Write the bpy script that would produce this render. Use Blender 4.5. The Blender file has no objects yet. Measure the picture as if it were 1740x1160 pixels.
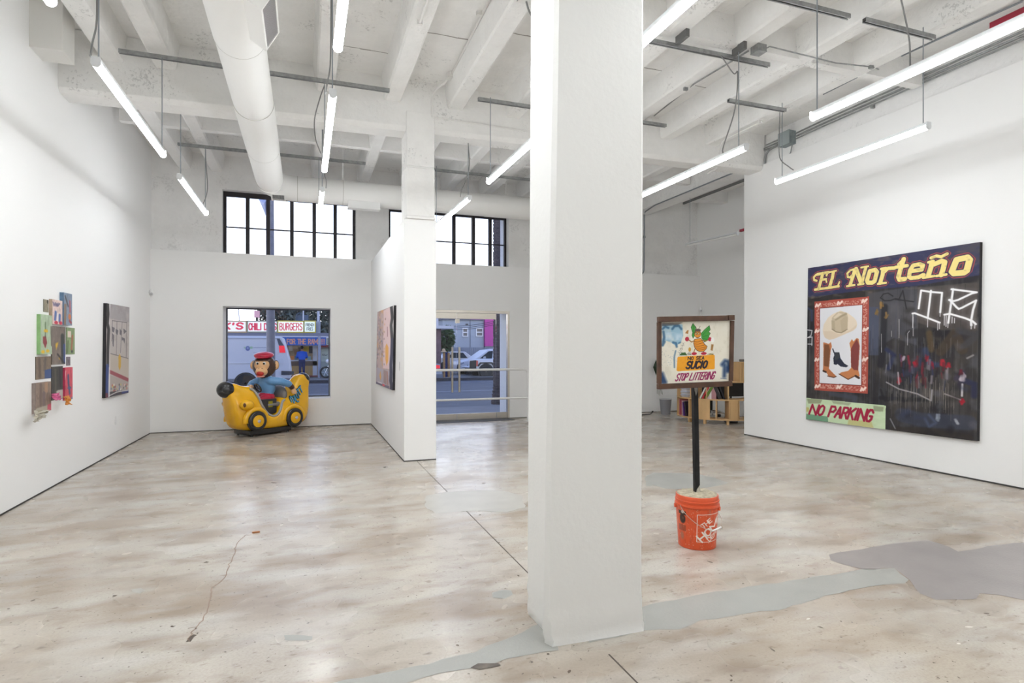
import bpy, bmesh, math, random
import numpy as np
from mathutils import Vector, Matrix, noise as mnoise
rnd = random.Random(7)
PI = math.pi
C = bpy.context.scene.collection
scene = bpy.context.scene

# ------------------------------------------------------------------ camera
F = 990.0; CX = 870.0; CY = 592.0; EYE = 1.45
TH = math.atan((870 - 518) / F); ct, st = math.cos(TH), math.sin(TH)
cam = bpy.data.cameras.new('camera'); co = bpy.data.objects.new('camera', cam); C.objects.link(co)
cam.sensor_width = 36.0; cam.lens = 36.0 * F / 1740.0
cam.shift_y = (CY - 580.0) / 1740.0
cam.clip_start = 0.05; cam.clip_end = 400
co.location = (0, 0, EYE); co.rotation_euler = (PI / 2, 0, -TH)
scene.camera = co

# ------------------------------------------------------------------ world and exposure
vs = scene.view_settings
vs.view_transform = 'Standard'; vs.look = 'None'; vs.gamma = 1.0; vs.exposure = 0.0; vs.use_curve_mapping = False
TUBE = 31.5                       # radiance of the lamps inside the tube lights
GLOW = 28.0                        # radiance of their lit lenses
w = bpy.data.worlds.new('dusk_sky'); scene.world = w; w.use_nodes = True
nt = w.node_tree; nt.nodes.clear()
wo = nt.nodes.new('ShaderNodeOutputWorld'); bg = nt.nodes.new('ShaderNodeBackground')
tc = nt.nodes.new('ShaderNodeTexCoord'); sx = nt.nodes.new('ShaderNodeSeparateXYZ'); rp = nt.nodes.new('ShaderNodeValToRGB')
nt.links.new(tc.outputs['Generated'], sx.inputs[0]); nt.links.new(sx.outputs['Z'], rp.inputs[0])
SK = 2.8
rp.color_ramp.elements[0].position = 0.0; rp.color_ramp.elements[0].color = (2.6 / SK, 2.4 / SK, 2.35 / SK, 1)
rp.color_ramp.elements[1].position = 1.0; rp.color_ramp.elements[1].color = (.34 / SK, .52 / SK, 1.15 / SK, 1)
for ps_, c_ in ((.16, (2.45, 2.55, 2.8)), (.42, (.62, .86, 1.6))):
    e = rp.color_ramp.elements.new(ps_); e.color = (c_[0] / SK, c_[1] / SK, c_[2] / SK, 1)
nt.links.new(rp.outputs[0], bg.inputs[0]); bg.inputs[1].default_value = SK
nt.links.new(bg.outputs[0], wo.inputs[0])
try:
    scene.cycles.max_bounces = 10; scene.cycles.diffuse_bounces = 7; scene.cycles.transparent_max_bounces = 12
    scene.cycles.sample_clamp_indirect = 6.0
except Exception:
    pass

# ------------------------------------------------------------------ points on planes of the room
def ray(u, v):
    xc = (u - CX) / F
    return (xc * ct + st, -xc * st + ct, (CY - v) / F)
def fl(u, v, z=0.0):
    r = ray(u, v); t = (z - EYE) / r[2]; return Vector((r[0] * t, r[1] * t, z))
def atY(u, v, Y):
    r = ray(u, v); t = Y / r[1]; return Vector((r[0] * t, Y, EYE + r[2] * t))
def atX(u, v, X):
    r = ray(u, v); t = X / r[0]; return Vector((X, r[1] * t, EYE + r[2] * t))

# ------------------------------------------------------------------ materials
def lin(c):
    c = np.asarray(c, dtype=float) / 255.0
    return np.where(c <= .04045, c / 12.92, ((c + .055) / 1.055) ** 2.4)
def L3(r, g, b): 
    a = lin((r, g, b)); return (float(a[0]), float(a[1]), float(a[2]))
MATS = {}
def mat(name, col, rough=.6, metal=0.0, spec=.5, coat=0.0, noise=0.0, nscale=8.0, bump=0.0, bscale=40.0, emit=0.0, ecol=None, stretch=None):
    if name in MATS: return MATS[name]
    m = bpy.data.materials.new(name); m.use_nodes = True; n = m.node_tree.nodes; l = m.node_tree.links
    p = n['Principled BSDF']
    p.inputs['Base Color'].default_value = (*col, 1); p.inputs['Roughness'].default_value = rough
    p.inputs['Metallic'].default_value = metal; p.inputs['Specular IOR Level'].default_value = spec
    p.inputs['Coat Weight'].default_value = coat
    if noise > 0 or bump > 0:
        t = n.new('ShaderNodeTexCoord'); src = t.outputs['Object']
        if stretch:
            mp = n.new('ShaderNodeMapping'); mp.inputs['Scale'].default_value = stretch
            l.new(src, mp.inputs[0]); src = mp.outputs[0]
    if noise > 0:
        z = n.new('ShaderNodeTexNoise'); z.inputs['Scale'].default_value = nscale; z.inputs['Detail'].default_value = 5
        l.new(src, z.inputs['Vector'])
        r = n.new('ShaderNodeMapRange'); r.inputs[1].default_value = .3; r.inputs[2].default_value = .7
        r.inputs[3].default_value = 1 - noise; r.inputs[4].default_value = 1 + noise * .5
        l.new(z.outputs['Fac'], r.inputs[0])
        mx = n.new('ShaderNodeVectorMath'); mx.operation = 'SCALE'; mx.inputs[0].default_value = col
        l.new(r.outputs[0], mx.inputs['Scale']); l.new(mx.outputs[0], p.inputs['Base Color'])
    if bump > 0:
        z2 = n.new('ShaderNodeTexNoise'); z2.inputs['Scale'].default_value = bscale; z2.inputs['Detail'].default_value = 6
        l.new(src, z2.inputs['Vector'])
        b = n.new('ShaderNodeBump'); b.inputs['Strength'].default_value = bump; b.inputs['Distance'].default_value = .02
        l.new(z2.outputs['Fac'], b.inputs['Height']); l.new(b.outputs[0], p.inputs['Normal'])
    if emit > 0:
        p.inputs['Emission Color'].default_value = (*(ecol or col), 1); p.inputs['Emission Strength'].default_value = emit
    MATS[name] = m; return m

def attr_mat(name, rough=.6, spec=.4, emit=0.0, bump=0.0):
    if name in MATS: return MATS[name]
    m = bpy.data.materials.new(name); m.use_nodes = True; n = m.node_tree.nodes; l = m.node_tree.links
    p = n['Principled BSDF']; a = n.new('ShaderNodeAttribute'); a.attribute_name = 'paint'
    l.new(a.outputs['Color'], p.inputs['Base Color']); p.inputs['Roughness'].default_value = rough
    p.inputs['Specular IOR Level'].default_value = spec
    if emit > 0:
        l.new(a.outputs['Color'], p.inputs['Emission Color']); p.inputs['Emission Strength'].default_value = emit
    if bump > 0:
        t = n.new('ShaderNodeTexCoord'); z2 = n.new('ShaderNodeTexNoise'); z2.inputs['Scale'].default_value = 90
        l.new(t.outputs['Object'], z2.inputs['Vector']); b = n.new('ShaderNodeBump'); b.inputs['Strength'].default_value = bump
        b.inputs['Distance'].default_value = .01
        l.new(z2.outputs['Fac'], b.inputs['Height']); l.new(b.outputs[0], p.inputs['Normal'])
    MATS[name] = m; return m

def glass_mat(name, tint=(.93, .95, .97), refl=.05):
    m = bpy.data.materials.new(name); m.use_nodes = True; n = m.node_tree.nodes; l = m.node_tree.links
    n.clear(); o = n.new('ShaderNodeOutputMaterial'); t = n.new('ShaderNodeBsdfTransparent'); t.inputs[0].default_value = (*tint, 1)
    g = n.new('ShaderNodeBsdfGlossy'); g.inputs['Roughness'].default_value = .01
    fz = n.new('ShaderNodeFresnel'); fz.inputs[0].default_value = 1.35
    mx = n.new('ShaderNodeMixShader'); l.new(fz.outputs[0], mx.inputs[0]); l.new(t.outputs[0], mx.inputs[1]); l.new(g.outputs[0], mx.inputs[2])
    l.new(mx.outputs[0], o.inputs[0]); return m

def concrete_paint(name, col, dirt=.25):
    """white painted cast concrete: board marks, pits and small dark flaws"""
    m = bpy.data.materials.new(name); m.use_nodes = True; n = m.node_tree.nodes; l = m.node_tree.links
    p = n['Principled BSDF']; p.inputs['Roughness'].default_value = .7; p.inputs['Specular IOR Level'].default_value = .25
    t = n.new('ShaderNodeTexCoord')
    a = n.new('ShaderNodeTexNoise'); a.inputs['Scale'].default_value = 2.2; a.inputs['Detail'].default_value = 8; a.inputs['Roughness'].default_value = .65
    l.new(t.outputs['Object'], a.inputs['Vector'])
    r = n.new('ShaderNodeMapRange'); r.inputs[1].default_value = .3; r.inputs[2].default_value = .7; r.inputs[3].default_value = .93; r.inputs[4].default_value = 1.03
    l.new(a.outputs['Fac'], r.inputs[0])
    # sparse dark pits
    v = n.new('ShaderNodeTexNoise'); v.inputs['Scale'].default_value = 26; v.inputs['Detail'].default_value = 4; v.inputs['Roughness'].default_value = .7
    l.new(t.outputs['Object'], v.inputs['Vector'])
    v2 = n.new('ShaderNodeTexNoise'); v2.inputs['Scale'].default_value = 1.7; v2.inputs['Detail'].default_value = 2
    l.new(t.outputs['Object'], v2.inputs['Vector'])
    mu = n.new('ShaderNodeMath'); mu.operation = 'MULTIPLY'; l.new(v.outputs['Fac'], mu.inputs[0]); l.new(v2.outputs['Fac'], mu.inputs[1])
    r2 = n.new('ShaderNodeMapRange'); r2.inputs[1].default_value = .345; r2.inputs[2].default_value = .40; r2.inputs[3].default_value = 1; r2.inputs[4].default_value = 1 - dirt
    l.new(mu.outputs[0], r2.inputs[0])
    m2 = n.new('ShaderNodeMath'); m2.operation = 'MULTIPLY'; l.new(r.outputs[0], m2.inputs[0]); l.new(r2.outputs[0], m2.inputs[1])
    sc = n.new('ShaderNodeVectorMath'); sc.operation = 'SCALE'; sc.inputs[0].default_value = col; l.new(m2.outputs[0], sc.inputs['Scale'])
    l.new(sc.outputs[0], p.inputs['Base Color'])
    b = n.new('ShaderNodeBump'); b.inputs['Strength'].default_value = .7; b.inputs['Distance'].default_value = .02
    b2 = n.new('ShaderNodeTexNoise'); b2.inputs['Scale'].default_value = 14; b2.inputs['Detail'].default_value = 8
    l.new(t.outputs['Object'], b2.inputs['Vector']); l.new(b2.outputs['Fac'], b.inputs['Height']); l.new(b.outputs[0], p.inputs['Normal'])
    return m

def floor_mat():
    m = bpy.data.materials.new('sealed_concrete'); m.use_nodes = True; n = m.node_tree.nodes; l = m.node_tree.links
    p = n['Principled BSDF']; p.inputs['Specular IOR Level'].default_value = .5
    t = n.new('ShaderNodeTexCoord')
    def noise(scale, detail, rough, sx_=1., sy_=1., dist=0.):
        mp = n.new('ShaderNodeMapping'); mp.inputs['Scale'].default_value = (sx_, sy_, 1); l.new(t.outputs['Object'], mp.inputs[0])
        z = n.new('ShaderNodeTexNoise'); z.inputs['Scale'].default_value = scale; z.inputs['Detail'].default_value = detail
        z.inputs['Roughness'].default_value = rough; z.inputs['Distortion'].default_value = dist
        l.new(mp.outputs[0], z.inputs['Vector']); return z.outputs['Fac']
    def ramp(src, lo, hi, a, b):
        r = n.new('ShaderNodeMapRange'); r.inputs[1].default_value = lo; r.inputs[2].default_value = hi; r.inputs[3].default_value = a; r.inputs[4].default_value = b
        l.new(src, r.inputs[0]); return r.outputs[0]
    def mixc(fac, c1, c2):
        x = n.new('ShaderNodeMix'); x.data_type = 'RGBA'
        l.new(fac, x.inputs[0])
        for k, c in ((6, c1), (7, c2)):
            if isinstance(c, tuple): x.inputs[k].default_value = (*c, 1)
            else: l.new(c, x.inputs[k])
        return x.outputs[2]
    base = mixc(ramp(noise(.55, 2, .45, .8, 1.4), .3, .7, 0, 1), L3(178, 168, 155), L3(200, 194, 185))
    base = mixc(ramp(noise(1.3, 3, .5, .65, 1.4), .46, .76, 0, .95), base, L3(142, 123, 105))              # brown stains
    base = mixc(ramp(noise(4.2, 3, .55, .65, 1.4), .48, .80, 0, .85), base, L3(136, 119, 104))
    base = mixc(ramp(noise(.7, 2, .5, 1.2, 1), .48, .75, 0, .35), base, L3(200, 186, 168))                 # warm blush
    base = mixc(ramp(noise(2.6, 2.5, .5, .6, 1.5), .48, .8, 0, .75), base, L3(206, 205, 201))             # pale worn areas
    base = mixc(ramp(noise(17, 2, .6, .7, 1.4), .62, .80, 0, .8), base, L3(112, 98, 87))                # scuffs
    base = mixc(ramp(noise(40, 2, .6), .66, .74, 0, .9), base, L3(84, 76, 70))                            # pits
    base = mixc(ramp(noise(75, 2, .6), .4, .7, 0, .22), base, L3(140, 128, 116))                          # grain
    l.new(base, p.inputs['Base Color'])
    rr = ramp(noise(2.0, 2, .5, 1, 1), .3, .7, .20, .32); l.new(rr, p.inputs['Roughness'])
    b = n.new('ShaderNodeBump'); b.inputs['Strength'].default_value = .08; b.inputs['Distance'].default_value = .004
    l.new(noise(24, 2, .5), b.inputs['Height']); l.new(b.outputs[0], p.inputs['Normal'])
    return m

WALL = mat('gallery_white', (.875, .875, .87), .65, spec=.25, bump=.03, bscale=60)
CONC = concrete_paint('white_painted_concrete', (.85, .845, .83))
CONC2 = concrete_paint('white_painted_concrete_smooth', (.86, .857, .85), .12)
DUCT = mat('duct_white', (.84, .835, .815), .5, spec=.35)
STEEL = mat('galvanised_steel', (.36, .37, .37), .45, metal=.7, noise=.25, nscale=20)
STEELD = mat('galvanised_steel_dark', (.17, .17, .17), .5, metal=.5)
RODM = mat('threaded_rod', (.30, .33, .36), .4, metal=.7)
CABLE = mat('grey_cable', (.22, .22, .22), .6)
BLACK = mat('black_plastic', (.015, .015, .016), .4)
RUB = mat('black_rubber', (.02, .02, .02), .6)
WHITEP = mat('white_plastic', (.8, .8, .8), .4)
STAINL = mat('brushed_stainless', (.62, .58, .52), .32, metal=.95, noise=.1, nscale=4, stretch=(1, 1, 30))
DARKFR = mat('dark_bronze_frame', (.022, .018, .022), .5)
GAPM = mat('shadow_gap', (.05, .047, .045), .8)
GLASS = glass_mat('window_glass')
GREYCON = mat('grey_concrete_patch', L3(163, 163, 158), .42, noise=.10, nscale=3.5, bump=.1, bscale=60)
GREYCON2 = mat('mauve_concrete_patch', L3(150, 144, 142), .4, noise=.12, nscale=3, bump=.1, bscale=60)

# ------------------------------------------------------------------ object helpers
def link(name, me, mats, parent=None):
    o = bpy.data.objects.new(name, me); C.objects.link(o)
    if mats is not None:
        for m in (mats if isinstance(mats, (list, tuple)) else [mats]): me.materials.append(m)
    if parent is not None: o.parent = parent
    return o
def tag(o, label=None, cat=None, group=None, kind=None):
    if label: o['label'] = label
    if cat: o['category'] = cat
    if group: o['group'] = group
    if kind: o['kind'] = kind
    return o
def thing(name, label, cat, loc=(0, 0, 0), rotz=0.0, group=None):
    o = bpy.data.objects.new(name, None); C.objects.link(o); o.location = loc; o.rotation_euler = (0, 0, rotz); o.empty_display_size = .1
    return tag(o, label, cat, group)
def base_matrix(o):
    m = Matrix.Translation(o.location) @ o.rotation_euler.to_matrix().to_4x4()
    return m

class MB:
    def __init__(s): s.v = []; s.f = []; s.mi = []; s.m = 0
    def add(s, vs_, fs_):
        k = len(s.v); s.v += [tuple(x) for x in vs_]; s.f += [tuple(i + k for i in f) for f in fs_]; s.mi += [s.m] * len(fs_); return s
    def box(s, x0, x1, y0, y1, z0, z1):
        v = [(x, y, z) for z in (z0, z1) for y in (y0, y1) for x in (x0, x1)]
        return s.add(v, [(0, 2, 3, 1), (4, 5, 7, 6), (0, 1, 5, 4), (2, 6, 7, 3), (0, 4, 6, 2), (1, 3, 7, 5)])
    def bx(s, c, d, R=None):
        h = Vector(d) / 2; c = Vector(c); v = []
        for z in (-1, 1):
            for y in (-1, 1):
                for x in (-1, 1):
                    p = Vector((x * h.x, y * h.y, z * h.z)); v.append(c + (R @ p if R is not None else p))
        return s.add(v, [(0, 2, 3, 1), (4, 5, 7, 6), (0, 1, 5, 4), (2, 6, 7, 3), (0, 4, 6, 2), (1, 3, 7, 5)])
    def frame(s, p0, p1, ref=(0, 0, 1)):
        d = (Vector(p1) - Vector(p0)).normalized(); r = Vector(ref)
        if abs(d.dot(r)) > .95: r = Vector((1, 0, 0))
        a = d.cross(r).normalized(); return d, a, a.cross(d)
    def bar(s, p0, p1, w, h, ref=(0, 0, 1)):
        d, a, b = s.frame(p0, p1, ref); p0 = Vector(p0); p1 = Vector(p1)
        v = [p + a * (i * w / 2) + b * (j * h / 2) for p in (p0, p1) for j in (-1, 1) for i in (-1, 1)]
        return s.add(v, [(0, 1, 3, 2), (4, 6, 7, 5), (0, 4, 5, 1), (2, 3, 7, 6), (0, 2, 6, 4), (1, 5, 7, 3)])
    def cyl(s, p0, p1, r0, r1=None, n=12, cap=True):
        r1 = r0 if r1 is None else r1; d, a, b = s.frame(p0, p1); p0 = Vector(p0); p1 = Vector(p1)
        v = [p + (a * math.cos(2 * PI * i / n) + b * math.sin(2 * PI * i / n)) * r for p, r in ((p0, r0), (p1, r1)) for i in range(n)]
        f = [(i, (i + 1) % n, n + (i + 1) % n, n + i) for i in range(n)]
        if cap: f += [tuple(range(n))[::-1], tuple(range(n, 2 * n))]
        return s.add(v, f)
    def tube(s, pts, r, n=8, closed=False, rs=None):
        pts = [Vector(p) for p in pts]; N = len(pts); v = []; a = None
        for i, p in enumerate(pts):
            if closed: d = (pts[(i + 1) % N] - pts[i - 1]).normalized()
            else: d = (pts[min(i + 1, N - 1)] - pts[max(i - 1, 0)]).normalized()
            if a is None:
                rf = Vector((0, 0, 1)) if abs(d.z) < .9 else Vector((1, 0, 0)); a = d.cross(rf).normalized()
            else:
                a = (a - d * a.dot(d)).normalized()
            b = d.cross(a); rr = rs[i] if rs else r
            v += [p + (a * math.cos(2 * PI * k / n) + b * math.sin(2 * PI * k / n)) * rr for k in range(n)]
        f = []
        for i in range(N if closed else N - 1):
            j = (i + 1) % N
            f += [(i * n + k, i * n + (k + 1) % n, j * n + (k + 1) % n, j * n + k) for k in range(n)]
        if not closed: f += [tuple(range(n))[::-1], tuple(range((N - 1) * n, N * n))]
        return s.add(v, f)
    def lathe(s, prof, c=(0, 0, 0), n=32, axis=(0, 0, 1)):
        c = Vector(c); d = Vector(axis).normalized(); r = Vector((0, 0, 1)) if abs(d.z) < .9 else Vector((1, 0, 0))
        a = d.cross(r).normalized(); b = d.cross(a); v = []
        for (rr, z) in prof: v += [c + d * z + (a * math.cos(2 * PI * k / n) + b * math.sin(2 * PI * k / n)) * rr for k in range(n)]
        f = []
        for i in range(len(prof) - 1): f += [(i * n + k, i * n + (k + 1) % n, (i + 1) * n + (k + 1) % n, (i + 1) * n + k) for k in range(n)]
        f += [tuple(range(n))[::-1], tuple(range((len(prof) - 1) * n, len(prof) * n))]
        return s.add(v, f)
    def ell(s, c, r, R=None, nu=20, nv=12):
        c = Vector(c); v = []; f = []
        for j in range(1, nv):
            t = PI * j / nv
            for i in range(nu):
                p = 2 * PI * i / nu; q = Vector((r[0] * math.sin(t) * math.cos(p), r[1] * math.sin(t) * math.sin(p), r[2] * math.cos(t)))
                v.append(c + (R @ q if R is not None else q))
        top = Vector((0, 0, r[2])); v.append(c + (R @ top if R is not None else top)); v.append(c - (R @ top if R is not None else top))
        T, B = len(v) - 2, len(v) - 1
        for j in range(nv - 2): f += [(j * nu + i, (j + 1) * nu + i, (j + 1) * nu + (i + 1) % nu, j * nu + (i + 1) % nu) for i in range(nu)]
        f += [(T, i, (i + 1) % nu) for i in range(nu)] + [(B, (nv - 2) * nu + (i + 1) % nu, (nv - 2) * nu + i) for i in range(nu)]
        return s.add(v, f)
    def prism(s, poly, dirv):
        n = len(poly); d = Vector(dirv); v = [Vector(p) for p in poly] + [Vector(p) + d for p in poly]
        f = [tuple(range(n))[::-1], tuple(range(n, 2 * n))] + [(i, (i + 1) % n, n + (i + 1) % n, n + i) for i in range(n)]
        return s.add(v, f)
    def build(s, name, mats, parent=None, smooth=None, world=True, bevel=0.0, fix=True, label=None, cat=None, group=None, kind=None):
        me = bpy.data.meshes.new(name); me.from_pydata(s.v, [], s.f)
        if s.m or any(s.mi): me.polygons.foreach_set('material_index', s.mi)
        if fix:
            bm = bmesh.new(); bm.from_mesh(me); bmesh.ops.recalc_face_normals(bm, faces=bm.faces); bm.to_mesh(me); bm.free()
        o = link(name, me, mats, parent)
        if parent is not None and world: o.matrix_parent_inverse = chain(parent).inverted()
        if smooth is not None:
            me.polygons.foreach_set('use_smooth', [True] * len(me.polygons)); me.set_sharp_from_angle(angle=math.radians(smooth))
        if bevel > 0:
            b = o.modifiers.new('bevel', 'BEVEL'); b.width = bevel; b.segments = 2; b.limit_method = 'ANGLE'
        return tag(o, label, cat, group, kind)
def chain(o):
    m = base_matrix(o)
    return (chain(o.parent) @ o.matrix_parent_inverse @ m) if o.parent else m

def arc_path(pts, r=.06, n=5):
    """polyline with rounded corners"""
    pts = [Vector(p) for p in pts]; out = [pts[0]]
    for i in range(1, len(pts) - 1):
        a, b, c = pts[i - 1], pts[i], pts[i + 1]; d1 = (a - b); d2 = (c - b); k = min(r, d1.length * .45, d2.length * .45)
        p = b + d1.normalized() * k; q = b + d2.normalized() * k
        for t in [j / n for j in range(n + 1)]: out.append(p * (1 - t) ** 2 + b * 2 * t * (1 - t) + q * t * t)
    out.append(pts[-1]); return out
def smooth_path(pts, n=8):
    P = [Vector(p) for p in pts]; P = [P[0] * 2 - P[1]] + P + [P[-1] * 2 - P[-2]]; out = []
    for i in range(1, len(P) - 2):
        for j in range(n):
            t = j / n; a, b, c, d = P[i - 1:i + 3]
            out.append(.5 * ((2 * b) + (c - a) * t + (2 * a - 5 * b + 4 * c - d) * t * t + (3 * b - a - 3 * c + d) * t ** 3))
    out.append(P[-2]); return out

# ------------------------------------------------------------------ painter: makes flat artwork as vertex colour
def homog(src, dst):
    A = []; B = []
    for (x, y), (u, v) in zip(src, dst):
        A.append([x, y, 1, 0, 0, 0, -u * x, -u * y]); B.append(u)
        A.append([0, 0, 0, x, y, 1, -v * x, -v * y]); B.append(v)
    h = np.linalg.solve(np.array(A, float), np.array(B, float)); return np.append(h, 1).reshape(3, 3)
GL = {
 'A': [[(0, 1), (.5, 0), (1, 1)], [(.2, .65), (.8, .65)]], 'B': [[(0, 1), (0, 0), (.7, 0), (.9, .2), (.7, .46), (0, .48)], [(.7, .48), (1, .72), (.75, 1), (0, 1)]],
 'C': [[(1, .2), (.7, 0), (.3, 0), (0, .3), (0, .7), (.3, 1), (.7, 1), (1, .8)]], 'D': [[(0, 0), (0, 1), (.6, 1), (1, .7), (1, .3), (.6, 0), (0, 0)]],
 'E': [[(1, 0), (0, 0), (0, 1), (1, 1)], [(0, .48), (.8, .48)]], 'F': [[(1, 0), (0, 0), (0, 1)], [(0, .48), (.8, .48)]],
 'G': [[(1, .2), (.7, 0), (.3, 0), (0, .3), (0, .7), (.3, 1), (.7, 1), (1, .8), (1, .55), (.6, .55)]], 'H': [[(0, 0), (0, 1)], [(1, 0), (1, 1)], [(0, .5), (1, .5)]],
 'I': [[(.5, 0), (.5, 1)]], 'K': [[(0, 0), (0, 1)], [(1, 0), (0, .55)], [(.3, .4), (1, 1)]], 'L': [[(0, 0), (0, 1), (1, 1)]],
 'M': [[(0, 1), (0, 0), (.5, .7), (1, 0), (1, 1)]], 'N': [[(0, 1), (0, 0), (1, 1), (1, 0)]], 'O': [[(.5, 0), (.1, .15), (0, .5), (.1, .85), (.5, 1), (.9, .85), (1, .5), (.9, .15), (.5, 0)]],
 'P': [[(0, 1), (0, 0), (.7, 0), (1, .25), (.7, .52), (0, .52)]], 'R': [[(0, 1), (0, 0), (.7, 0), (1, .25), (.7, .5), (0, .5)], [(.5, .5), (1, 1)]],
 'S': [[(1, .15), (.7, 0), (.3, 0), (0, .22), (.2, .45), (.8, .55), (1, .78), (.7, 1), (.3, 1), (0, .85)]], 'T': [[(0, 0), (1, 0)], [(.5, 0), (.5, 1)]],
 'U': [[(0, 0), (0, .7), (.25, 1), (.75, 1), (1, .7), (1, 0)]], "'": [[(.5, 0), (.4, .25)]], '!': [[(.5, 0), (.5, .68)], [(.5, .93), (.5, 1)]],
}
GW = {'I': .35, "'": .35, '!': .3, ' ': .55, 'M': 1.25, 'L': .85, 'N': 1.05}
class Paint:
    def __init__(s, W, H, corners=None, bg=(200, 200, 200), seed=1, ss=1.0):
        s.ss = ss; s.W0, s.H0 = W, H; W, H = int(W * ss), int(H * ss); s.W, s.H = W, H; s.a = np.ones((H, W, 3)) * np.array(bg, float); s.rs = np.random.RandomState(seed)
        s.Y, s.X = np.mgrid[0:H, 0:W].astype(float)
        s.Hm = homog(corners, [(0, 0), (W, 0), (W, H), (0, H)]) if corners else np.eye(3)
    def P(s, pts):
        q = np.c_[np.array(pts, float), np.ones(len(pts))] @ s.Hm.T; return q[:, :2] / q[:, 2:]
    def put(s, m, col, y0=0, x0=0):
        h, w_ = m.shape; r = s.a[y0:y0 + h, x0:x0 + w_]; r += (np.array(col, float) - r) * np.clip(m, 0, 1)[..., None]
    def noise(s, sx_, sy_, octv=3, seed=0):
        out = np.zeros((s.H, s.W)); amp = 1; tot = 0; rs = np.random.RandomState(seed + s.rs.randint(99999))
        for o in range(octv):
            nx, ny = max(2, int(sx_ * 2 ** o)), max(2, int(sy_ * 2 ** o)); g = rs.rand(ny + 1, nx + 1)
            fx = s.X / s.W * nx; fy = s.Y / s.H * ny; ix = np.minimum(fx.astype(int), nx - 1); iy = np.minimum(fy.astype(int), ny - 1)
            tx = fx - ix; ty = fy - iy; tx = tx * tx * (3 - 2 * tx); ty = ty * ty * (3 - 2 * ty)
            v = (g[iy, ix] * (1 - tx) + g[iy, ix + 1] * tx) * (1 - ty) + (g[iy + 1, ix] * (1 - tx) + g[iy + 1, ix + 1] * tx) * ty
            out += v * amp; tot += amp; amp *= .55
        return out / tot
    def seg(s, p, q, w_, soft=1.0):
        r = w_ / 2 + soft + 1; x0 = int(max(0, min(p[0], q[0]) - r)); x1 = int(min(s.W, max(p[0], q[0]) + r + 1)); y0 = int(max(0, min(p[1], q[1]) - r)); y1 = int(min(s.H, max(p[1], q[1]) + r + 1))
        if x1 <= x0 or y1 <= y0: return None
        X = s.X[y0:y1, x0:x1] - p[0]; Y = s.Y[y0:y1, x0:x1] - p[1]; dx, dy = q[0] - p[0], q[1] - p[1]; L = dx * dx + dy * dy + 1e-9
        t = np.clip((X * dx + Y * dy) / L, 0, 1); d = np.hypot(X - t * dx, Y - t * dy)
        return np.clip((w_ / 2 + soft * .5 - d) / soft, 0, 1), y0, x0
    def mask_stroke(s, pts, w_, soft=1.0, raw=False, M=None):
        M = np.zeros((s.H, s.W)) if M is None else M; p = np.array(pts, float) * s.ss if raw else s.P(pts); w_ = w_ * s.ss; soft = soft * s.ss
        for i in range(len(p) - 1):
            r = s.seg(p[i], p[i + 1], w_, soft)
            if r: m, y0, x0 = r; v = M[y0:y0 + m.shape[0], x0:x0 + m.shape[1]]; np.maximum(v, m, out=v)
        return M
    def stroke(s, pts, w_, col, alpha=1.0, soft=1.0, raw=False): s.put(s.mask_stroke(pts, w_, soft, raw) * alpha, col)
    def mask_poly(s, pts, raw=False):
        p = np.array(pts, float) * s.ss if raw else s.P(pts); ins = np.zeros((s.H, s.W), bool); n = len(p)
        for i in range(n):
            x1, y1 = p[i]; x2, y2 = p[(i + 1) % n]
            if y1 == y2: continue
            c = (y1 > s.Y) != (y2 > s.Y); ins ^= c & (s.X < (x2 - x1) * (s.Y - y1) / (y2 - y1) + x1)
        return ins.astype(float)
    def poly(s, pts, col, alpha=1.0, raw=False, blur=0):
        m = s.mask_poly(pts, raw)
        for _ in range(blur): m = s.blur(m)
        s.put(m * alpha, col)
    def blur(s, m):
        p = np.pad(m, 1, mode='edge'); return (p[1:-1, 1:-1] * 2 + p[:-2, 1:-1] + p[2:, 1:-1] + p[1:-1, :-2] + p[1:-1, 2:]) / 6
    def grow(s, m, k):
        for _ in range(k):
            p = np.pad(m, 1); m = np.maximum.reduce([p[1:-1, 1:-1], p[:-2, 1:-1], p[2:, 1:-1], p[1:-1, :-2], p[1:-1, 2:]])
        return m
    def ell(s, c, rx, ry, col, alpha=1.0, soft=.1, raw=False):
        c = np.array(c, float) * s.ss if raw else s.P([c])[0]; rx *= s.ss; ry *= s.ss; d = np.hypot((s.X - c[0]) / rx, (s.Y - c[1]) / ry); s.put(np.clip((1 - d) / soft, 0, 1) * alpha, col)
    def text(s, txt, quad, w_, col, gap=.22, slant=0.0, M=None, raw=False, alpha=1.0):
        ws = [GW.get(ch, .8) for ch in txt]; tot = sum(ws) + gap * (len(txt) - 1); x = 0; mk = np.zeros((s.H, s.W))
        q = [np.array(k, float) for k in quad]
        for ch, wd in zip(txt, ws):
            for ln in GL.get(ch, []):
                pts = []
                for (gx, gy) in ln:
                    u = (x + gx * wd + slant * (1 - gy)) / tot; pts.append((q[0] * (1 - u) + q[1] * u) * (1 - gy) + (q[3] * (1 - u) + q[2] * u) * gy)
                s.mask_stroke(pts, w_, 1.0, raw, mk)
            x += wd + gap
        s.put(mk * alpha, col); return mk
    def drips(s, n, x0, x1, y0, y1, lmin, lmax, w_, col, alpha, raw=True):
        for _ in range(n):
            x = s.rs.uniform(x0, x1); y = s.rs.uniform(y0, y1); s.stroke([(x, y), (x + s.rs.uniform(-1, 1), y + s.rs.uniform(lmin, lmax))], w_, col, alpha * s.rs.uniform(.4, 1), 1.2, True)
    def colors(s): return lin(np.clip(s.a, 0, 255)).astype(np.float32)

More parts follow.
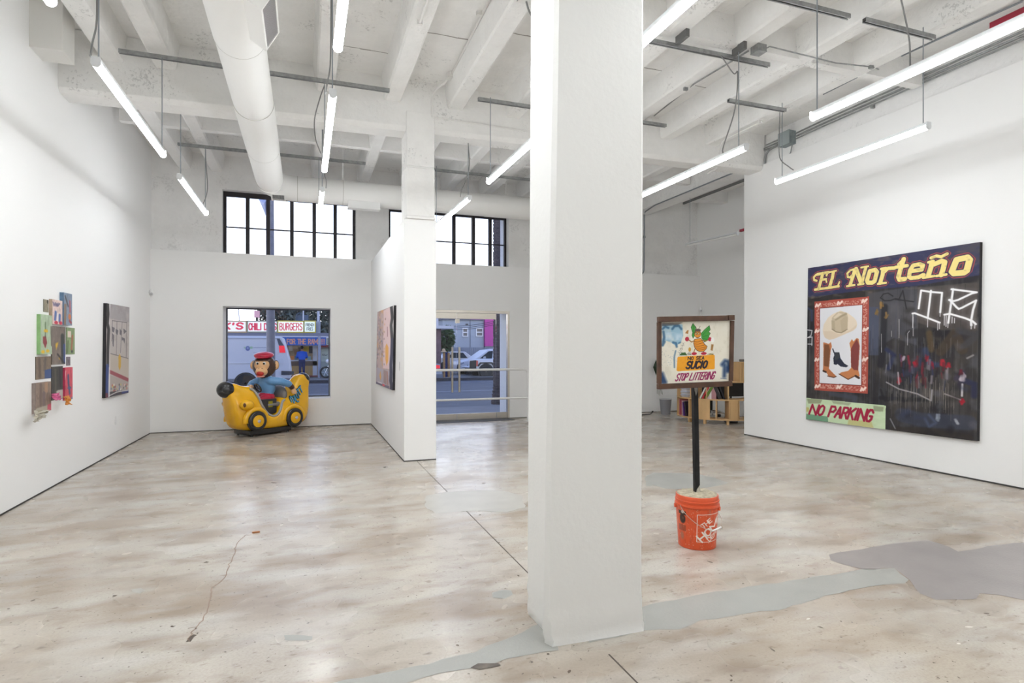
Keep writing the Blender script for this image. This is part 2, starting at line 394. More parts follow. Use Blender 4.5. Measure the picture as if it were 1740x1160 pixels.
def painted_grid(name, paint, fn, material, parent=None, thick=None, label=None, cat=None, kind=None, smooth=False):
    """grid of quads over a paint canvas; fn(U,V) -> X,Y,Z arrays (U,V in 0..1, V down)"""
    H, W = paint.H, paint.W; V, U = np.mgrid[0:H, 0:W]; U = (U / (W - 1)).ravel(); V = (V / (H - 1)).ravel()
    co_ = np.stack(fn(U, V), 1).astype(np.float32); i = np.arange(H * W).reshape(H, W)
    q = np.stack([i[:-1, :-1], i[1:, :-1], i[1:, 1:], i[:-1, 1:]], -1).reshape(-1, 4)
    me = bpy.data.meshes.new(name); me.vertices.add(len(co_)); me.vertices.foreach_set('co', co_.ravel())
    me.loops.add(q.size); me.loops.foreach_set('vertex_index', q.ravel().astype(np.int32))
    me.polygons.add(len(q)); me.polygons.foreach_set('loop_start', (np.arange(len(q)) * 4).astype(np.int32))
    if smooth: me.polygons.foreach_set('use_smooth', [True] * len(q))
    me.update(calc_edges=True)
    at = me.color_attributes.new('paint', 'FLOAT_COLOR', 'POINT'); c = np.ones((H * W, 4), np.float32); c[:, :3] = paint.colors().reshape(-1, 3)
    at.data.foreach_set('color', c.ravel())
    o = link(name, me, material, parent)
    if parent is not None: o.matrix_parent_inverse = chain(parent).inverted()
    return tag(o, label, cat, None, kind)
def quad_fn(TL, TR, BR, BL):
    TL, TR, BR, BL = [np.array(p, float) for p in (TL, TR, BR, BL)]
    def fn(U, V):
        U = U[:, None]; V = V[:, None]; p = (TL * (1 - U) + TR * U) * (1 - V) + (BL * (1 - U) + BR * U) * V; return p[:, 0], p[:, 1], p[:, 2]
    return fn

# =================================================================== THE SETTING
XL, XR, XA, YB, YU = -2.49, 6.97, 8.77, 11.45, 11.55     # left wall, gallery wall, annex wall, lower back wall, upper back wall
YN = -3.4; ZS, ZJ, ZB = 4.90, 4.60, 4.22                  # near end of the room; slab, joist and beam undersides
LEDGE = 3.15
def struct(name, mb, m, **k):
    return tag(mb.build(name, m, **k), kind='structure')

# floor slab
b = MB(); b.box(XL - .3, XA + .3, YN - .2, 12.25, -.15, 0); floor = struct('floor', b, floor_mat())
def wavy(px, step=.07, amp=.012, seed=0):
    r = random.Random(seed); P = [fl(*p) for p in px]; out = []
    for i, p in enumerate(P):
        q = P[(i + 1) % len(P)]; n = max(1, int((q - p).length / step)); d = (q - p); nr = Vector((-d.y, d.x, 0)).normalized() if d.length else Vector()
        for j in range(n):
            t = j / n; out.append(p + d * t + nr * r.uniform(-amp, amp) * (1 if j else .3))
    return [(p.x, p.y) for p in out]
def patch(name, px, m, h=.0012, seed=0):
    o = wavy(px, seed=seed); bm = bmesh.new(); vs_ = [bm.verts.new((x, y, h)) for x, y in o]; es = [bm.edges.new((vs_[i], vs_[(i + 1) % len(vs_)])) for i in range(len(vs_))]
    bmesh.ops.triangle_fill(bm, use_beauty=True, edges=es); bmesh.ops.recalc_face_normals(bm, faces=bm.faces)
    if sum(f.normal.z for f in bm.faces) < 0: bmesh.ops.reverse_faces(bm, faces=bm.faces)
    me = bpy.data.meshes.new(name); bm.to_mesh(me); bm.free(); o = link(name, me, m, floor); return o
patch('concrete_patch', [(1090, 1031), (1183, 1011), (1269, 997), (1351, 985), (1426, 974), (1467, 967), (1520, 965), (1545, 985), (1538, 991), (1505, 993), (1460, 1000), (1389, 1017), (1333, 1034), (1251, 1045), (1191, 1053), (1154, 1069), (1090, 1071), (1000, 1092), (1000, 1050)], GREYCON, seed=1)
patch('concrete_patch', [(1467, 967), (1411, 952), (1408, 942), (1464, 933), (1523, 922), (1576, 918), (1613, 929), (1628, 937), (1688, 926), (1740, 922), (1800, 918), (1800, 1022), (1740, 1019), (1695, 1010), (1665, 1008), (1658, 1017), (1591, 1019), (1564, 1008), (1545, 985), (1520, 965)], GREYCON2, seed=2)
patch('concrete_patch', [(940, 1050), (905, 1064), (888, 1074), (850, 1090), (807, 1108), (672, 1139), (560, 1162), (590, 1180), (693, 1160), (724, 1149), (807, 1134), (860, 1120), (900, 1112), (950, 1105)], GREYCON, seed=3)
patch('concrete_patch', [(1097, 808), (1110, 803), (1140, 803), (1190, 806), (1215, 812), (1238, 820), (1215, 826), (1180, 831), (1130, 830), (1112, 824), (1097, 826)], GREYCON, seed=4)
patch('concrete_patch', [(724, 842), (760, 836), (810, 833), (858, 834), (888, 842), (892, 862), (860, 870), (800, 868), (740, 872), (722, 860)], mat('pale_concrete_patch', L3(184, 181, 174), .36, noise=.1, nscale=4), seed=5)
patch('concrete_patch', [(800, 1135), (812, 1128), (846, 1127), (852, 1131), (835, 1135), (815, 1138)], mat('dark_scuff', L3(112, 103, 95), .6, noise=.5, nscale=20), h=.0026, seed=6)
patch('concrete_patch', [(483, 1079), (505, 1079), (532, 1081), (530, 1087), (507, 1089), (484, 1088)], GREYCON, seed=8)
patch('concrete_patch', [(223, 1001), (240, 999), (247, 1003), (238, 1008), (224, 1006)], mat('pale_scuff', L3(175, 172, 165), .5), seed=9)
patch('concrete_patch', [(836, 1007), (852, 1002), (868, 1003), (872, 1010), (858, 1017), (838, 1015)], GREYCON, seed=10)
jb = MB()
for y0, y1 in ((-1.0, 2.45), (3.4, 7.45)): jb.box(1.355, 1.363, y0, y1, 0, .0008)
jb.box(2.72, 2.727, 3.4, 6.2, 0, .0008) if False else None
jb.build('control_joint', mat('joint_dark', L3(86, 78, 72), .8), floor)
ck = MB(); cp = smooth_path([fl(*p) for p in [(428, 908), (414, 911), (401, 926), (398, 941), (388, 962), (383, 978), (371, 990), (360, 1000), (357, 1014), (352, 1040), (336, 1062), (324, 1077), (321, 1090)]], 5)
r5 = random.Random(3)
for i in range(len(cp) - 1):
    a = cp[i] + Vector((r5.uniform(-.008, .008), r5.uniform(-.008, .008), 0)); cp[i] = a
for i in range(len(cp) - 1): ck.bar(cp[i] + Vector((0, 0, .0004)), cp[i + 1] + Vector((0, 0, .0004)), .005, .0008)
ck.build('crack', mat('crack_brown', L3(140, 118, 104), .8), floor)
ck = MB(); cp = smooth_path([fl(*p) for p in [(320, 1090), (326, 1082), (332, 1078)]], 4)
for i in range(len(cp) - 1): ck.bar(cp[i], cp[i + 1], .022, .0016)
ck.build('gouge', mat('gouge_dark', L3(88, 78, 70), .8), floor)
# little gouges, spots and drips scattered over the slab
sp = MB(); rs = random.Random(11)
for k in range(300):
    x, y = rs.uniform(-2.3, 6.8), rs.uniform(1.6, 9.5); a = rs.uniform(0, PI); s1 = rs.uniform(.003, .008) * (2.2 if k % 9 == 0 else 1); s2 = s1 * rs.uniform(1, 3.2); n = 7
    pts = [(x + math.cos(a) * s2 * math.cos(t) * rs.uniform(.7, 1.2) - math.sin(a) * s1 * math.sin(t), y + math.sin(a) * s2 * math.cos(t) + math.cos(a) * s1 * math.sin(t) * rs.uniform(.7, 1.2), .0009) for t in [2 * PI * i / n for i in range(n)]]
    sp.m = 0 if rs.random() < .75 else 1; sp.add(pts, [tuple(range(n))])
tag(sp.build('floor_chips', [mat('chip_dark', L3(96, 84, 74), .7), mat('chip_pale', L3(205, 200, 192), .7)], floor), kind='stuff')

# walls
b = MB(); b.box(XL - .25, XL, YN, YB + .8, 0.012, ZS); struct('wall_left', b, WALL)
wx = [(-1.37, .46, .52, 2.205)]                                   # low window opening
DX0, DX1, DZ = 1.72, 4.02, 2.225                                  # door opening
b = MB()
for x0, x1, z0, z1 in ((XL, -1.37, .012, LEDGE), (-1.37, .46, .012, .52), (-1.37, .46, 2.205, LEDGE), (.46, DX0, .012, LEDGE), (DX0, DX1, DZ, LEDGE), (DX1, XA, .012, LEDGE)):
    b.box(x0, x1, YB, 12.1, z0, z1)
struct('wall_back', b, WALL)
W1 = (-1.392, .925, 3.15, 4.30); W2 = (1.55, 4.03, 3.15, 4.26)    # clerestory openings
b = MB()
for x0, x1, z0, z1 in ((XL, W1[0], LEDGE, ZS), (W1[0], W1[1], W1[3], ZS), (W1[1], W2[0], LEDGE, ZS), (W2[0], W2[1], W2[3], ZS), (W2[1], XA, LEDGE, ZS)):
    b.box(x0, x1, YU, 12.1, z0, z1)
struct('wall_back_upper', b, CONC2)
b = MB(); b.box(1.2, 1.615, 7.5, YB, .012, 3.12); struct('wall_middle', b, WALL)
b = MB(); b.box(XR, XR + .14, YN, 7.935, .014, 4.42); struct('wall_right', b, WALL)
b = MB(); b.box(7.03, 7.4, YN, 7.9, 4.42, ZS); struct('wall_right_upper', b, CONC2)
b = MB(); b.box(XA, XA + .2, 3.0, 12.1, .012, ZS); struct('wall_annex', b, WALL)
b = MB(); b.box(XL - .25, XA + .2, YN - .2, YN, 0, ZS); struct('wall_near', b, WALL)
b = MB(); b.box(XR + .14, XA, 2.9, 3.0, 0, ZS); struct('wall_annex_near', b, WALL)
# dark strips standing in for the shade in the gap at the wall foot
b = MB(); b.box(XL, XL + .006, YN, YB, 0, .013); struct('gap_shade_left', b, GAPM)
b = MB(); b.box(XL, .46 + .74, YB - .006, YB, 0, .013); struct('gap_shade_back', b, GAPM)
b = MB(); b.box(1.194, 1.2, 7.5, YB, 0, .013); b.box(1.194, 1.615, 7.494, 7.5, 0, .013); struct('gap_shade_middle', b, GAPM)
b = MB(); b.box(XR - .006, XR, YN, 7.935, 0, .016); b.box(XR - .002, XR + .1, 7.935, 7.938, 0, .014); struct('gap_shade_right', b, GAPM)

# near pillar: cast corner, worn and flared at the foot (front-right, front-left and back-left edges lean a little)
def pillar():
    b = MB(); rows = []; n = 26
    zs = [0, .03, .06, .1, .15, .2, .28, .4, .6, 1.0, 1.6, 2.4, 3.2, 4.9]
    rr = random.Random(5)
    for z in zs:
        k = max(0, 1 - z / .2); wear = .012 * k
        lean = -.0035 * z
        fx0 = 1.098 + .0185 * min(z, 3.2) + .014 * k * k; fx1 = 1.637 + .003 * z + .014 * k; fy = 2.60 - .004 * k; by = 2.96
        bx = 1.141 + .0068 * min(z, 3.2) + .006 * k
        c = .028 + .02 * k
        poly = [(bx, by), (bx + .008, fy + .09), (fx0 - .004, fy + c), (fx0 + c * .55, fy + .004), (fx0 + .12, fy), (1.45, fy), (fx1 - .012, fy), (fx1, fy + .012), (fx1, by)]
        j = .007 * max(0, 1 - z / .3) + .0012
        rows.append([(x + rr.uniform(-j, j), y + rr.uniform(-j, j), z + (rr.uniform(-.004, .004) if 0 < z < .3 else 0)) for x, y in poly])
    m = len(rows[0]); v = [p for r in rows for p in r]; f = []
    for i in range(len(rows) - 1):
        for q in range(m): f.append((i * m + q, i * m + (q + 1) % m, (i + 1) * m + (q + 1) % m, (i + 1) * m + q))
    f.append(tuple(range(m))); b.add(v, f)
    return struct('pillar', b, mat('pillar_white', (.80, .80, .785), .6, spec=.25, bump=.10, bscale=30), smooth=25)
pillar()
# far column: raw painted concrete above the middle wall
b = MB()
for z0, z1, g in ((3.12, 3.155, .035), (3.155, 3.78, .012), (3.78, 3.80, -.004), (3.80, 4.50, .004)): b.box(1.228 - g * .3, 1.588 + g * .3, 7.475 - g * .3, 7.88, z0, z1)
struct('column', b, CONC, bevel=.012)

# ceiling: slab with joists, cross beams and formwork joints as pieces
b = MB(); b.box(XL, XA, YN, 12.1, ZS, ZS + .15); ceiling = struct('ceiling', b, CONC)
def chamfer_beam(name, x0, x1, y0, y1, z0, z1, c, m=CONC, dz=0.0):
    b = MB(); b.prism([(x0, y0, z1), (x0, y0, z0 + c), (x0, y0 + c, z0), (x0, y1 - c, z0), (x0, y1, z0 + c), (x0, y1, z1)], (x1 - x0, 0, dz)); return b.build(name, m, ceiling, bevel=.006)
def joist(xc, w0, y0, y1, m=CONC, z=ZJ):
    b = MB(); h = w0 / 2; c = .02; t = .035
    b.prism([(xc - h - t, y0, ZS), (xc - h, y0, z + c), (xc - h + c, y0, z), (xc + h - c, y0, z), (xc + h, y0, z + c), (xc + h + t, y0, ZS)], (0, y1 - y0, 0)); return b.build('joist', m, ceiling)
JX = [-1.99, -1.48, -.62, .235, 1.055, 1.87, 2.69, 3.50, 4.32, 5.14, 5.96]
for x in JX: joist(x, .21, YN, 7.5)
for x in JX: joist(x, .19, 7.86, YU, CONC2)
chamfer_beam('beam', XL, 7.0, 7.5, 7.86, 4.205, ZS - .01, .05, dz=.125)
chamfer_beam('beam', XL, XR + .1, 2.55, 3.0, ZB, ZS, .05)
for y in (4.97, 9.42):
    xs = [XL] + JX + [XR + .06]
    for i in range(len(xs) - 1):
        if y < 6 and i < 6: continue
        b = MB(); b.box(xs[i] + .08, xs[i + 1] - .08, y - .055, y + .055, ZJ - .01, ZS); b.build('bridging', CONC2 if y > 6 else CONC, ceiling)
chamfer_beam('beam', 7.3, XA, 7.5, 7.86, ZB + .1, ZS, .05, CONC2)
b = MB(); b.box(6.98, 7.40, 7.935, YU, 4.5, ZS); b.build('beam', CONC2, ceiling, bevel=.01)
for y in (9.2, 10.6): b = MB(); b.box(7.4, XA, y - .1, y + .1, 4.66, ZS); b.build('joist', CONC2, ceiling)
SEAM = mat('formwork_seam', L3(150, 146, 142), .8)
for (y, x0, x1) in ((6.05, -1.37, -.1), (6.9, .36, .98), (5.75, .36, 1.0), (5.6, -1.9, -1.6), (5.45, 1.24, 1.8), (6.3, 1.24, 1.8), (4.4, .36, 1.0), (6.0, 2.06, 2.7), (6.2, 3.85, 4.45), (6.4, 4.75, 5.3), (6.6, 5.55, 6.15)):
    b = MB(); r_ = random.Random(int(y * 100)); x = x0
    while x < x1:
        q = min(x1, x + .12); b.bar((x, y + r_.uniform(-.006, .006), ZS - .0005), (q, y + r_.uniform(-.006, .006), ZS - .0005), .008 + r_.uniform(0, .012), .002); x = q
    b.build('formwork_joint', SEAM, ceiling)

# boxed-in stub on the left wall, near the ceiling
b = MB(); b.box(XL, -2.22, 6.81, 7.12, 4.345, ZS); struct('trim_1', b, mat('box_grey_white', (.74, .73, .70), .6), bevel=.004)

# clerestory windows
def clerestory(n, W, mull, bars_z, left_closed=True):
    x0, x1, z0, z1 = W; g = 11.72
    b = MB(); fw = .05; b.box(x0, x0 + fw, g - .03, g + .03, z0, z1); b.box(x1 - fw, x1, g - .03, g + .03, z0, z1); b.box(x0 + fw, x1 - fw, g - .03, g + .03, z1 - .085, z1); b.box(x0 + fw, x1 - fw, g - .03, g + .03, z0 - .02, z0 + .012)
    wdw = struct(f'window_{n}', b, DARKFR)
    xs = [x0 + fw] + mull + [x1 - fw]
    for x in mull: b = MB(); b.box(x - .032, x + .032, g - .04, g + .04, z0 + .012, z1 - .085); b.build('mullion', DARKFR, wdw)
    for i in range(len(xs) - 1):
        a = xs[i] + (.032 if i else 0); c = xs[i + 1] - (.032 if i < len(mull) else 0); zb = bars_z(.5 * (a + c))
        b = MB(); b.box(a, c, g - .012, g + .012, zb - .011, zb + .011); b.build('glazing_bar', DARKFR, wdw)
        for za, zc in ((z0 + .012, zb - .011), (zb + .011, z1 - .085)): b = MB(); b.box(a, c, g - .003, g + .003, za, zc); b.build('pane', GLASS, wdw)
    return wdw
m1 = [atY(u, 400, 11.72).x for u in (421, 456, 496, 534, 569.5)]
clerestory(1, W1, m1, lambda x: 3.66)
m2 = [W2[0] + .05 + i * .413 for i in (1, 2)] + [atY(u, 410, 11.72).x for u in (771, 804, 832.5)]
clerestory(2, W2, m2, lambda x: 3.64)
# low picture window in a deep white reveal
b = MB(); g = 11.93
for a in ((-1.37, -1.345, .52, 2.205), (.435, .46, .52, 2.205), (-1.345, .435, .52, .545), (-1.345, .435, 2.18, 2.205)): b.box(a[0], a[1], g - .02, g + .02, a[2], a[3])
w3 = struct('window_3', b, mat('frame_grey', (.10, .11, .14), .5))
b = MB(); b.box(-1.345, .435, g - .004, g + .004, .545, 2.18); b.build('pane', GLASS, w3)

# glass entrance doors: two leaves and a sidelight in a stainless frame
g = 11.5
dr = thing('door_1', 'frameless glass double doors with stainless rails and tall bar handles', None, (2.9, g, 0)); tag(dr, kind='structure')
xm, xs_ = atY(776, 620, g).x, atY(843, 620, g).x
b = MB(); b.box(DX0, DX1, g - .04, g + .06, DZ - .05, DZ); b.box(DX1 - .04, DX1, g - .04, g + .06, 0, DZ - .05); b.box(DX0, DX0 + .04, g - .04, g + .06, 0, DZ - .05); b.build('door_frame', STAINL, dr)
def leaf(x0, x1, handle):
    b = MB(); b.box(x0, x1, g - .006, g + .006, .13, DZ - .17); b.build('glass_pane', GLASS, dr)
    b = MB(); b.box(x0, x1, g - .022, g + .022, .012, .13); b.build('bottom_rail', STAINL, dr)
    b = MB(); b.box(x0, x1, g - .022, g + .022, DZ - .17, DZ - .055); b.build('top_rail', STAINL, dr)
    b = MB(); b.cyl((handle, g - .07, .57), (handle, g - .07, 1.48), .022, n=14); h = b.build('handle', STAINL, dr, smooth=40)
    b = MB()
    for z in (.72, 1.34): b.cyl((handle, g - .07, z), (handle, g - .006, z), .010, n=10)
    b.build('handle_mount', STAINL, h)
hz = [atY(u, 620, g - .07).x for u in (768.5, 780.5)]
leaf(DX0 + .045, xm - .006, hz[0]); leaf(xm + .006, xs_ - .006, hz[1])
b = MB(); b.box(xs_ + .006, DX1 - .045, g - .006, g + .006, .13, DZ - .06); b.build('glass_pane', GLASS, dr)
b = MB(); b.box(xs_ + .006, DX1 - .045, g - .022, g + .022, .012, .13); b.build('bottom_rail', STAINL, dr)
b = MB(); b.box(xm - .035, xm + .055, g - .03, g - .007, DZ - .26, DZ - .18); b.build('patch_lock', STAINL, dr)
b = MB(); b.box(DX0, DX1 - .0, YB - .32, YB + .65, .001, .006); struct('trim_2', b, mat('threshold_dark', (.06, .06, .065), .5, metal=.3))

# =================================================================== CEILING SERVICES
TUBEM = mat('lit_diffuser', (1, 1, 1), .4, emit=GLOW, ecol=(.955, .985, 1.0))
TUBEW = mat('lit_diffuser_wall_row', (1, 1, 1), .4, emit=GLOW * .6, ecol=(.955, .985, 1.0))
HOUS = mat('fixture_white', (.74, .76, .78), .45)
def tube_light(x, y0, y1, z, label, rods, cables, group='hanging tube lights', lit=True, xe=None, name='tube_light'):
    TM = TUBEW if (x < -1 or 5 < x < 7) else TUBEM
    xe = x if xe is None else xe
    t = thing(name, label, 'light', (x, y0, z - .05), 0, group)
    def X(y): return x + (xe - x) * (y - y0) / (y1 - y0)
    b = MB(); n = 14                                   # diffuser: three quarter round lens under a flat channel
    sec = [(.030 * math.cos(a), .030 * math.sin(a) - .006) for a in [PI * .96 + i * PI * 1.08 / n for i in range(n + 1)]]
    v = [(X(y) + sx_, y, z + sz) for y in (y0 + .012, y1 - .012) for sx_, sz in sec]; m = len(sec)
    b.add(v, [(i, i + 1, m + i + 1, m + i) for i in range(m - 1)] + [(m - 1, 0, m, 2 * m - 1)]); b.build('diffuser', TM if lit else WHITEP, t, smooth=40)
    b = MB(); b.prism([(X(y0) - .025, y0 + .004, z + .008), (X(y0) + .025, y0 + .004, z + .008), (X(y0) + .025, y0 + .004, z + .036), (X(y0) - .025, y0 + .004, z + .036)], (xe - x, y1 - y0 - .008, 0)); b.build('housing', HOUS, t)
    for yy in (y0, y1 - .012):
        b = MB(); sec2 = [(.031 * math.cos(a), .031 * math.sin(a) - .006) for a in [PI * .9 + i * PI * 1.2 / 12 for i in range(13)]] + [(.028, .038), (-.028, .038)]
        b.prism([(X(yy) + sx_, yy, z + sz) for sx_, sz in sec2], (0, .012, 0)); b.build('end_cap', HOUS if not (lit and yy > y0) else TM, t)
    if lit:
        ld = bpy.data.lights.new('lamp', 'AREA'); ld.shape = 'RECTANGLE'; ld.size = .05; ld.size_y = y1 - y0 - .06; ld.color = (.955, .985, 1.0)
        ld.energy = TUBE * (.48 if TM is TUBEW else 1.0) * PI * ld.size * ld.size_y
        lo = bpy.data.objects.new('lamp', ld); C.objects.link(lo); lo.parent = t; lo.location = ((xe - x) / 2, (y1 - y0) / 2, .05 - .0385); lo.rotation_euler = (0, 0, -math.atan2(xe - x, y1 - y0))
    for (yy, zt) in rods:
        b = MB(); b.cyl((X(yy), yy, z + .034), (X(yy), yy, zt), .0052, n=6); b.build('rod', RODM, t)
    for pts in cables:
        b = MB(); b.tube(smooth_path(pts, 6), .0065, 6); b.build('cable', CABLE, t, smooth=60)
    return t
Z1 = 3.5
xl, xm_, xc_, xr_, xw = -1.41, .212, 2.125, 4.235, 5.78
tube_light(xl, 2.02, 4.147, Z1, 'tube light of the left row, only its far tip in view at the top', [(2.3, ZJ), (3.95, ZS)], [])
tube_light(xl, 4.92, 7.03, Z1, 'long tube light beside the left wall, in front of the first cross beam', [(4.99, ZS), (6.98, 4.50)], [[(xl - .045, 4.97, Z1 + .05), (xl - .035, 4.98, Z1 + .16), (xl - .012, 4.99, Z1 + .33), (xl - .012, 4.99, 4.2), (xl - .012, 4.99, 4.9)]])
tube_light(xl, 7.88, 9.87, Z1, 'short looking tube light left of the far clerestory window', [(7.95, ZS), (9.80, 4.49)], [[(xl, 9.55, Z1 + .05), (xl + .03, 9.68, Z1 + .22), (xl + .03, 9.80, Z1 + .42), (xl + .01, 9.80, Z1 + .7), (xl + .0, 9.81, 4.45)]])
tube_light(xm_, 2.02, 4.131, Z1, 'tube light right of the duct, cut by the top edge of the view', [(3.9, ZJ)], [[(xm_ - .07, 3.0, Z1 + .05), (xm_ - .09, 3.3, Z1 + .2), (xm_ - .07, 3.7, 4.2), (xm_ - .05, 3.8, ZJ)]])
tube_light(xm_, 4.89, 7.011, Z1, 'tube light right of the duct, hung below the first strut', [(4.96, ZJ), (6.97, 4.5)], [[(xm_ - .05, 5.03, Z1 + .045), (xm_ - .04, 5.0, Z1 + .12), (xm_ - .014, 4.97, Z1 + .33), (xm_ - .01, 4.97, ZJ)], [(xm_ - .05, 6.6, Z1 + .05), (xm_ - .10, 6.75, Z1 + .25), (xm_ - .11, 6.85, Z1 + .5), (xm_ - .05, 6.92, Z1 + .78), (xm_, 6.98, 4.45)]])
tube_light(xm_, 7.90, 9.9, Z1, 'tube light below the cross duct, before the far clerestory window', [(7.97, ZS), (9.82, 4.5)], [[(xm_ + .05, 8.02, Z1 + .05), (xm_ + .05, 8.0, Z1 + .15), (xm_ + .02, 7.98, Z1 + .35), (xm_, 7.97, ZS)]])
tube_light(xc_, 2.0, 4.1, Z1, 'tube light running behind the top of the big pillar', [(2.2, ZJ), (3.95, ZJ)], [])
tube_light(xc_, 4.8, 6.83, Z1, 'tube light right of the far column, partly behind the big pillar', [(4.9, ZJ), (6.76, 4.5)], [])
tube_light(xc_ - .01, 7.66, 9.75, Z1, 'tube light before the clerestory window above the entrance doors', [(7.74, ZS), (9.6, 4.5)], [[(xc_ - .09, 7.86, Z1 + .05), (xc_ - .08, 7.82, Z1 + .15), (xc_, 7.74, Z1 + .42), (xc_ - .015, 7.73, Z1 + .8), (xc_ - .015, 7.73, ZS - .1)]], xe=xc_ - .06)
tube_light(xr_, 4.784, 6.90, Z1, 'tube light right of the big pillar, above the litter sign', [(4.90, 4.62), (6.84, 4.5)], [[(xr_ - .01, 5.13, Z1 + .045), (xr_ - .01, 5.12, Z1 + .12), (xr_ - .005, 4.95, Z1 + .45), (xr_ - .014, 4.90, Z1 + .8), (xr_ - .05, 4.92, 4.30), (xr_ - .15, 4.99, 4.5)]])
tube_light(xr_, 1.87, 3.972, Z1, 'long tube light crossing the upper right corner of the room', [(2.3, ZJ), (3.92, 4.62)], [[(xr_ + .02, 3.1, Z1 + .05), (xr_ + .03, 3.12, Z1 + .3), (xr_ + .0, 3.2, Z1 + .8), (xr_, 3.25, ZJ)]])
tube_light(xw - .03, 4.0, 6.02, Z1 + .13, 'tube light hung close to the right wall above the dark painting', [(4.06, 4.62), (5.92, 4.62)], [[(xw - .03, 5.68, Z1 + .18), (xw - .03, 5.75, Z1 + .24), (xw - .03, 5.90, Z1 + .4), (xw - .02, 5.92, Z1 + .7), (xw, 5.93, 4.5)]], xe=xw + .03)
# the same rows go on behind the viewer
for x, y, z in ((xl, -.9, Z1), (xm_, -.9, Z1), (xc_, -.9, Z1), (xr_, -.9, Z1), (xw, 1.0, Z1 + .13), (xw, -1.9, Z1 + .13)):
    tube_light(x, y, y + 2.1, z, 'tube light of the rows that go on behind the viewer', [(y + .1, ZJ), (y + 2.0, ZJ)], [], group='tube lights behind the viewer')
tube_light(7.50, 8.7, 10.0, 3.56, 'unlit white batten light in the annex beyond the right wall', [(9.9, 4.6)], [], group=None, lit=False, xe=7.33, name='batten_light')

tube_light(8.0, 4.6, 6.7, Z1, 'unseen tube light added to brighten the annex, behind the right wall', [(4.7, ZJ), (6.6, ZJ)], [], group=None)  # added fill lamp, out of view, lifts the brightness of the annex

# slotted strut channels under the joists
def strut(x0, x1, y, z, label, dark=True):
    t = thing('strut_channel', label, 'strut', ((x0 + x1) / 2, y, z), 0, 'steel struts under the ceiling')
    b = MB(); w_, h, k = .041, .041, .004
    b.box(x0, x1, y - w_ / 2, y - w_ / 2 + k, z, z + h); b.box(x0, x1, y + w_ / 2 - k, y + w_ / 2, z, z + h); b.box(x0, x1, y - w_ / 2 + k, y + w_ / 2 - k, z + h - k, z + h)
    for sgn in (-1, 1): b.box(x0, x1, y + sgn * .012 - .004, y + sgn * .012 + .004, z, z + k)
    b.build('channel', STEEL, t)
    b = MB(); b.box(x0 + .004, x1 - .004, y - .007, y + .007, z + .018, z + .022); b.build('slot_shadow', BLACK, t)
    return t
strut(-1.81, .95, 7.03, 4.50, 'long steel strut crossing behind the big round duct, along the first beam')
strut(-1.80, .95, 9.93, 4.50, 'long steel strut above the far left clerestory window')
st_a = strut(3.1, 4.74, 5.02, 4.50, 'steel strut with two dark stub blocks, right of the pillar')
for x in (3.55, 4.25): b = MB(); b.box(x - .02, x + .02, 4.82, 4.998, 4.52, 4.598); b.build('stub_block', STEELD, st_a)
strut(4.94, 5.84, 5.90, 4.50, 'short steel strut holding the far end of the wall side light')
strut(3.6, 4.75, 4.04, 4.50, 'steel strut at the top right, left of the gap between two struts')
strut(4.93, 5.86, 4.03, 4.50, 'short steel strut at the top right, nearest the right wall')
strut(2.01, 3.2, 6.90, 4.50, 'steel strut left of the big pillar, above the first beam')
strut(3.7, 4.69, 6.86, 4.50, 'short steel strut just right of the big pillar')
strut(1.75, 4.3, 9.88, 4.50, 'steel strut above the cross duct near the doors')
strut(7.44, 7.46, 9.3, 4.4, 'strut end in the annex') if False else None
t = thing('strut_channel', 'dark steel strut running away along the annex ceiling', 'strut', (7.45, 8.4, 4.46), 0, None)
b = MB(); b.box(7.42, 7.46, 8.0, 10.25, 4.455, 4.496); b.build('channel', STEELD, t)
b = MB(); b.box(7.435, 7.445, 8.0, 10.25, 4.452, 4.4555); b.build('slot_shadow', BLACK, t)

# round air duct with registers
dz, dR, dx = 4.17, .208, -.535
duct = thing('air_duct', 'large round white air duct hung under the ceiling with register grilles', 'duct', (dx, 6, dz - dR))
def ring_lathe(p0, p1, R, name, mt=DUCT, n=40):
    b = MB(); L = (Vector(p1) - Vector(p0)).length; d = Vector(p1) - Vector(p0)
    b.lathe([(R, 0), (R, L)], p0, n, d); return b.build(name, mt, duct, smooth=40)
ys = [YN, -1.9, -.4, 1.1, 2.6, 4.1, 5.55, 7.0, 8.55, 10.1]
for i in range(len(ys) - 1):
    ring_lathe((dx, ys[i], dz), (dx, ys[i + 1], dz), dR + (.004 if i % 2 else 0), 'duct_section')
ey = 10.52; b = MB(); pts = []
for k in range(10):
    a = PI / 2 * k / 9; pts.append((dx + (.42 - .42 * math.cos(a)), 10.1 + .42 * math.sin(a), dz - .02))
b.tube(pts, dR + .003, 40); b.build('elbow', DUCT, duct, smooth=40)
xs = [dx + .42, .62, 1.9, 3.2, 4.5]
for i in range(4): ring_lathe((xs[i], ey, dz - .02), (xs[i + 1], ey, dz - .02), dR + (.004 if i % 2 else 0), 'duct_section')
SEAMD = mat('duct_seam', L3(196, 194, 188), .5)
for y in ys[5:]: 
    b = MB(); b.tube([(dx + (dR + .002) * math.cos(a), y, dz + (dR + .002) * math.sin(a)) for a in [2 * PI * i / 40 for i in range(40)]], .004, 6, closed=True); b.build('seam_band', SEAMD, duct, smooth=60)
for x in xs[:3]:
    b = MB(); b.tube([(x, ey + (dR + .002) * math.cos(a), dz - .02 + (dR + .002) * math.sin(a)) for a in [2 * PI * i / 40 for i in range(40)]], .005, 6, closed=True); b.build('seam_band', SEAMD, duct, smooth=60)
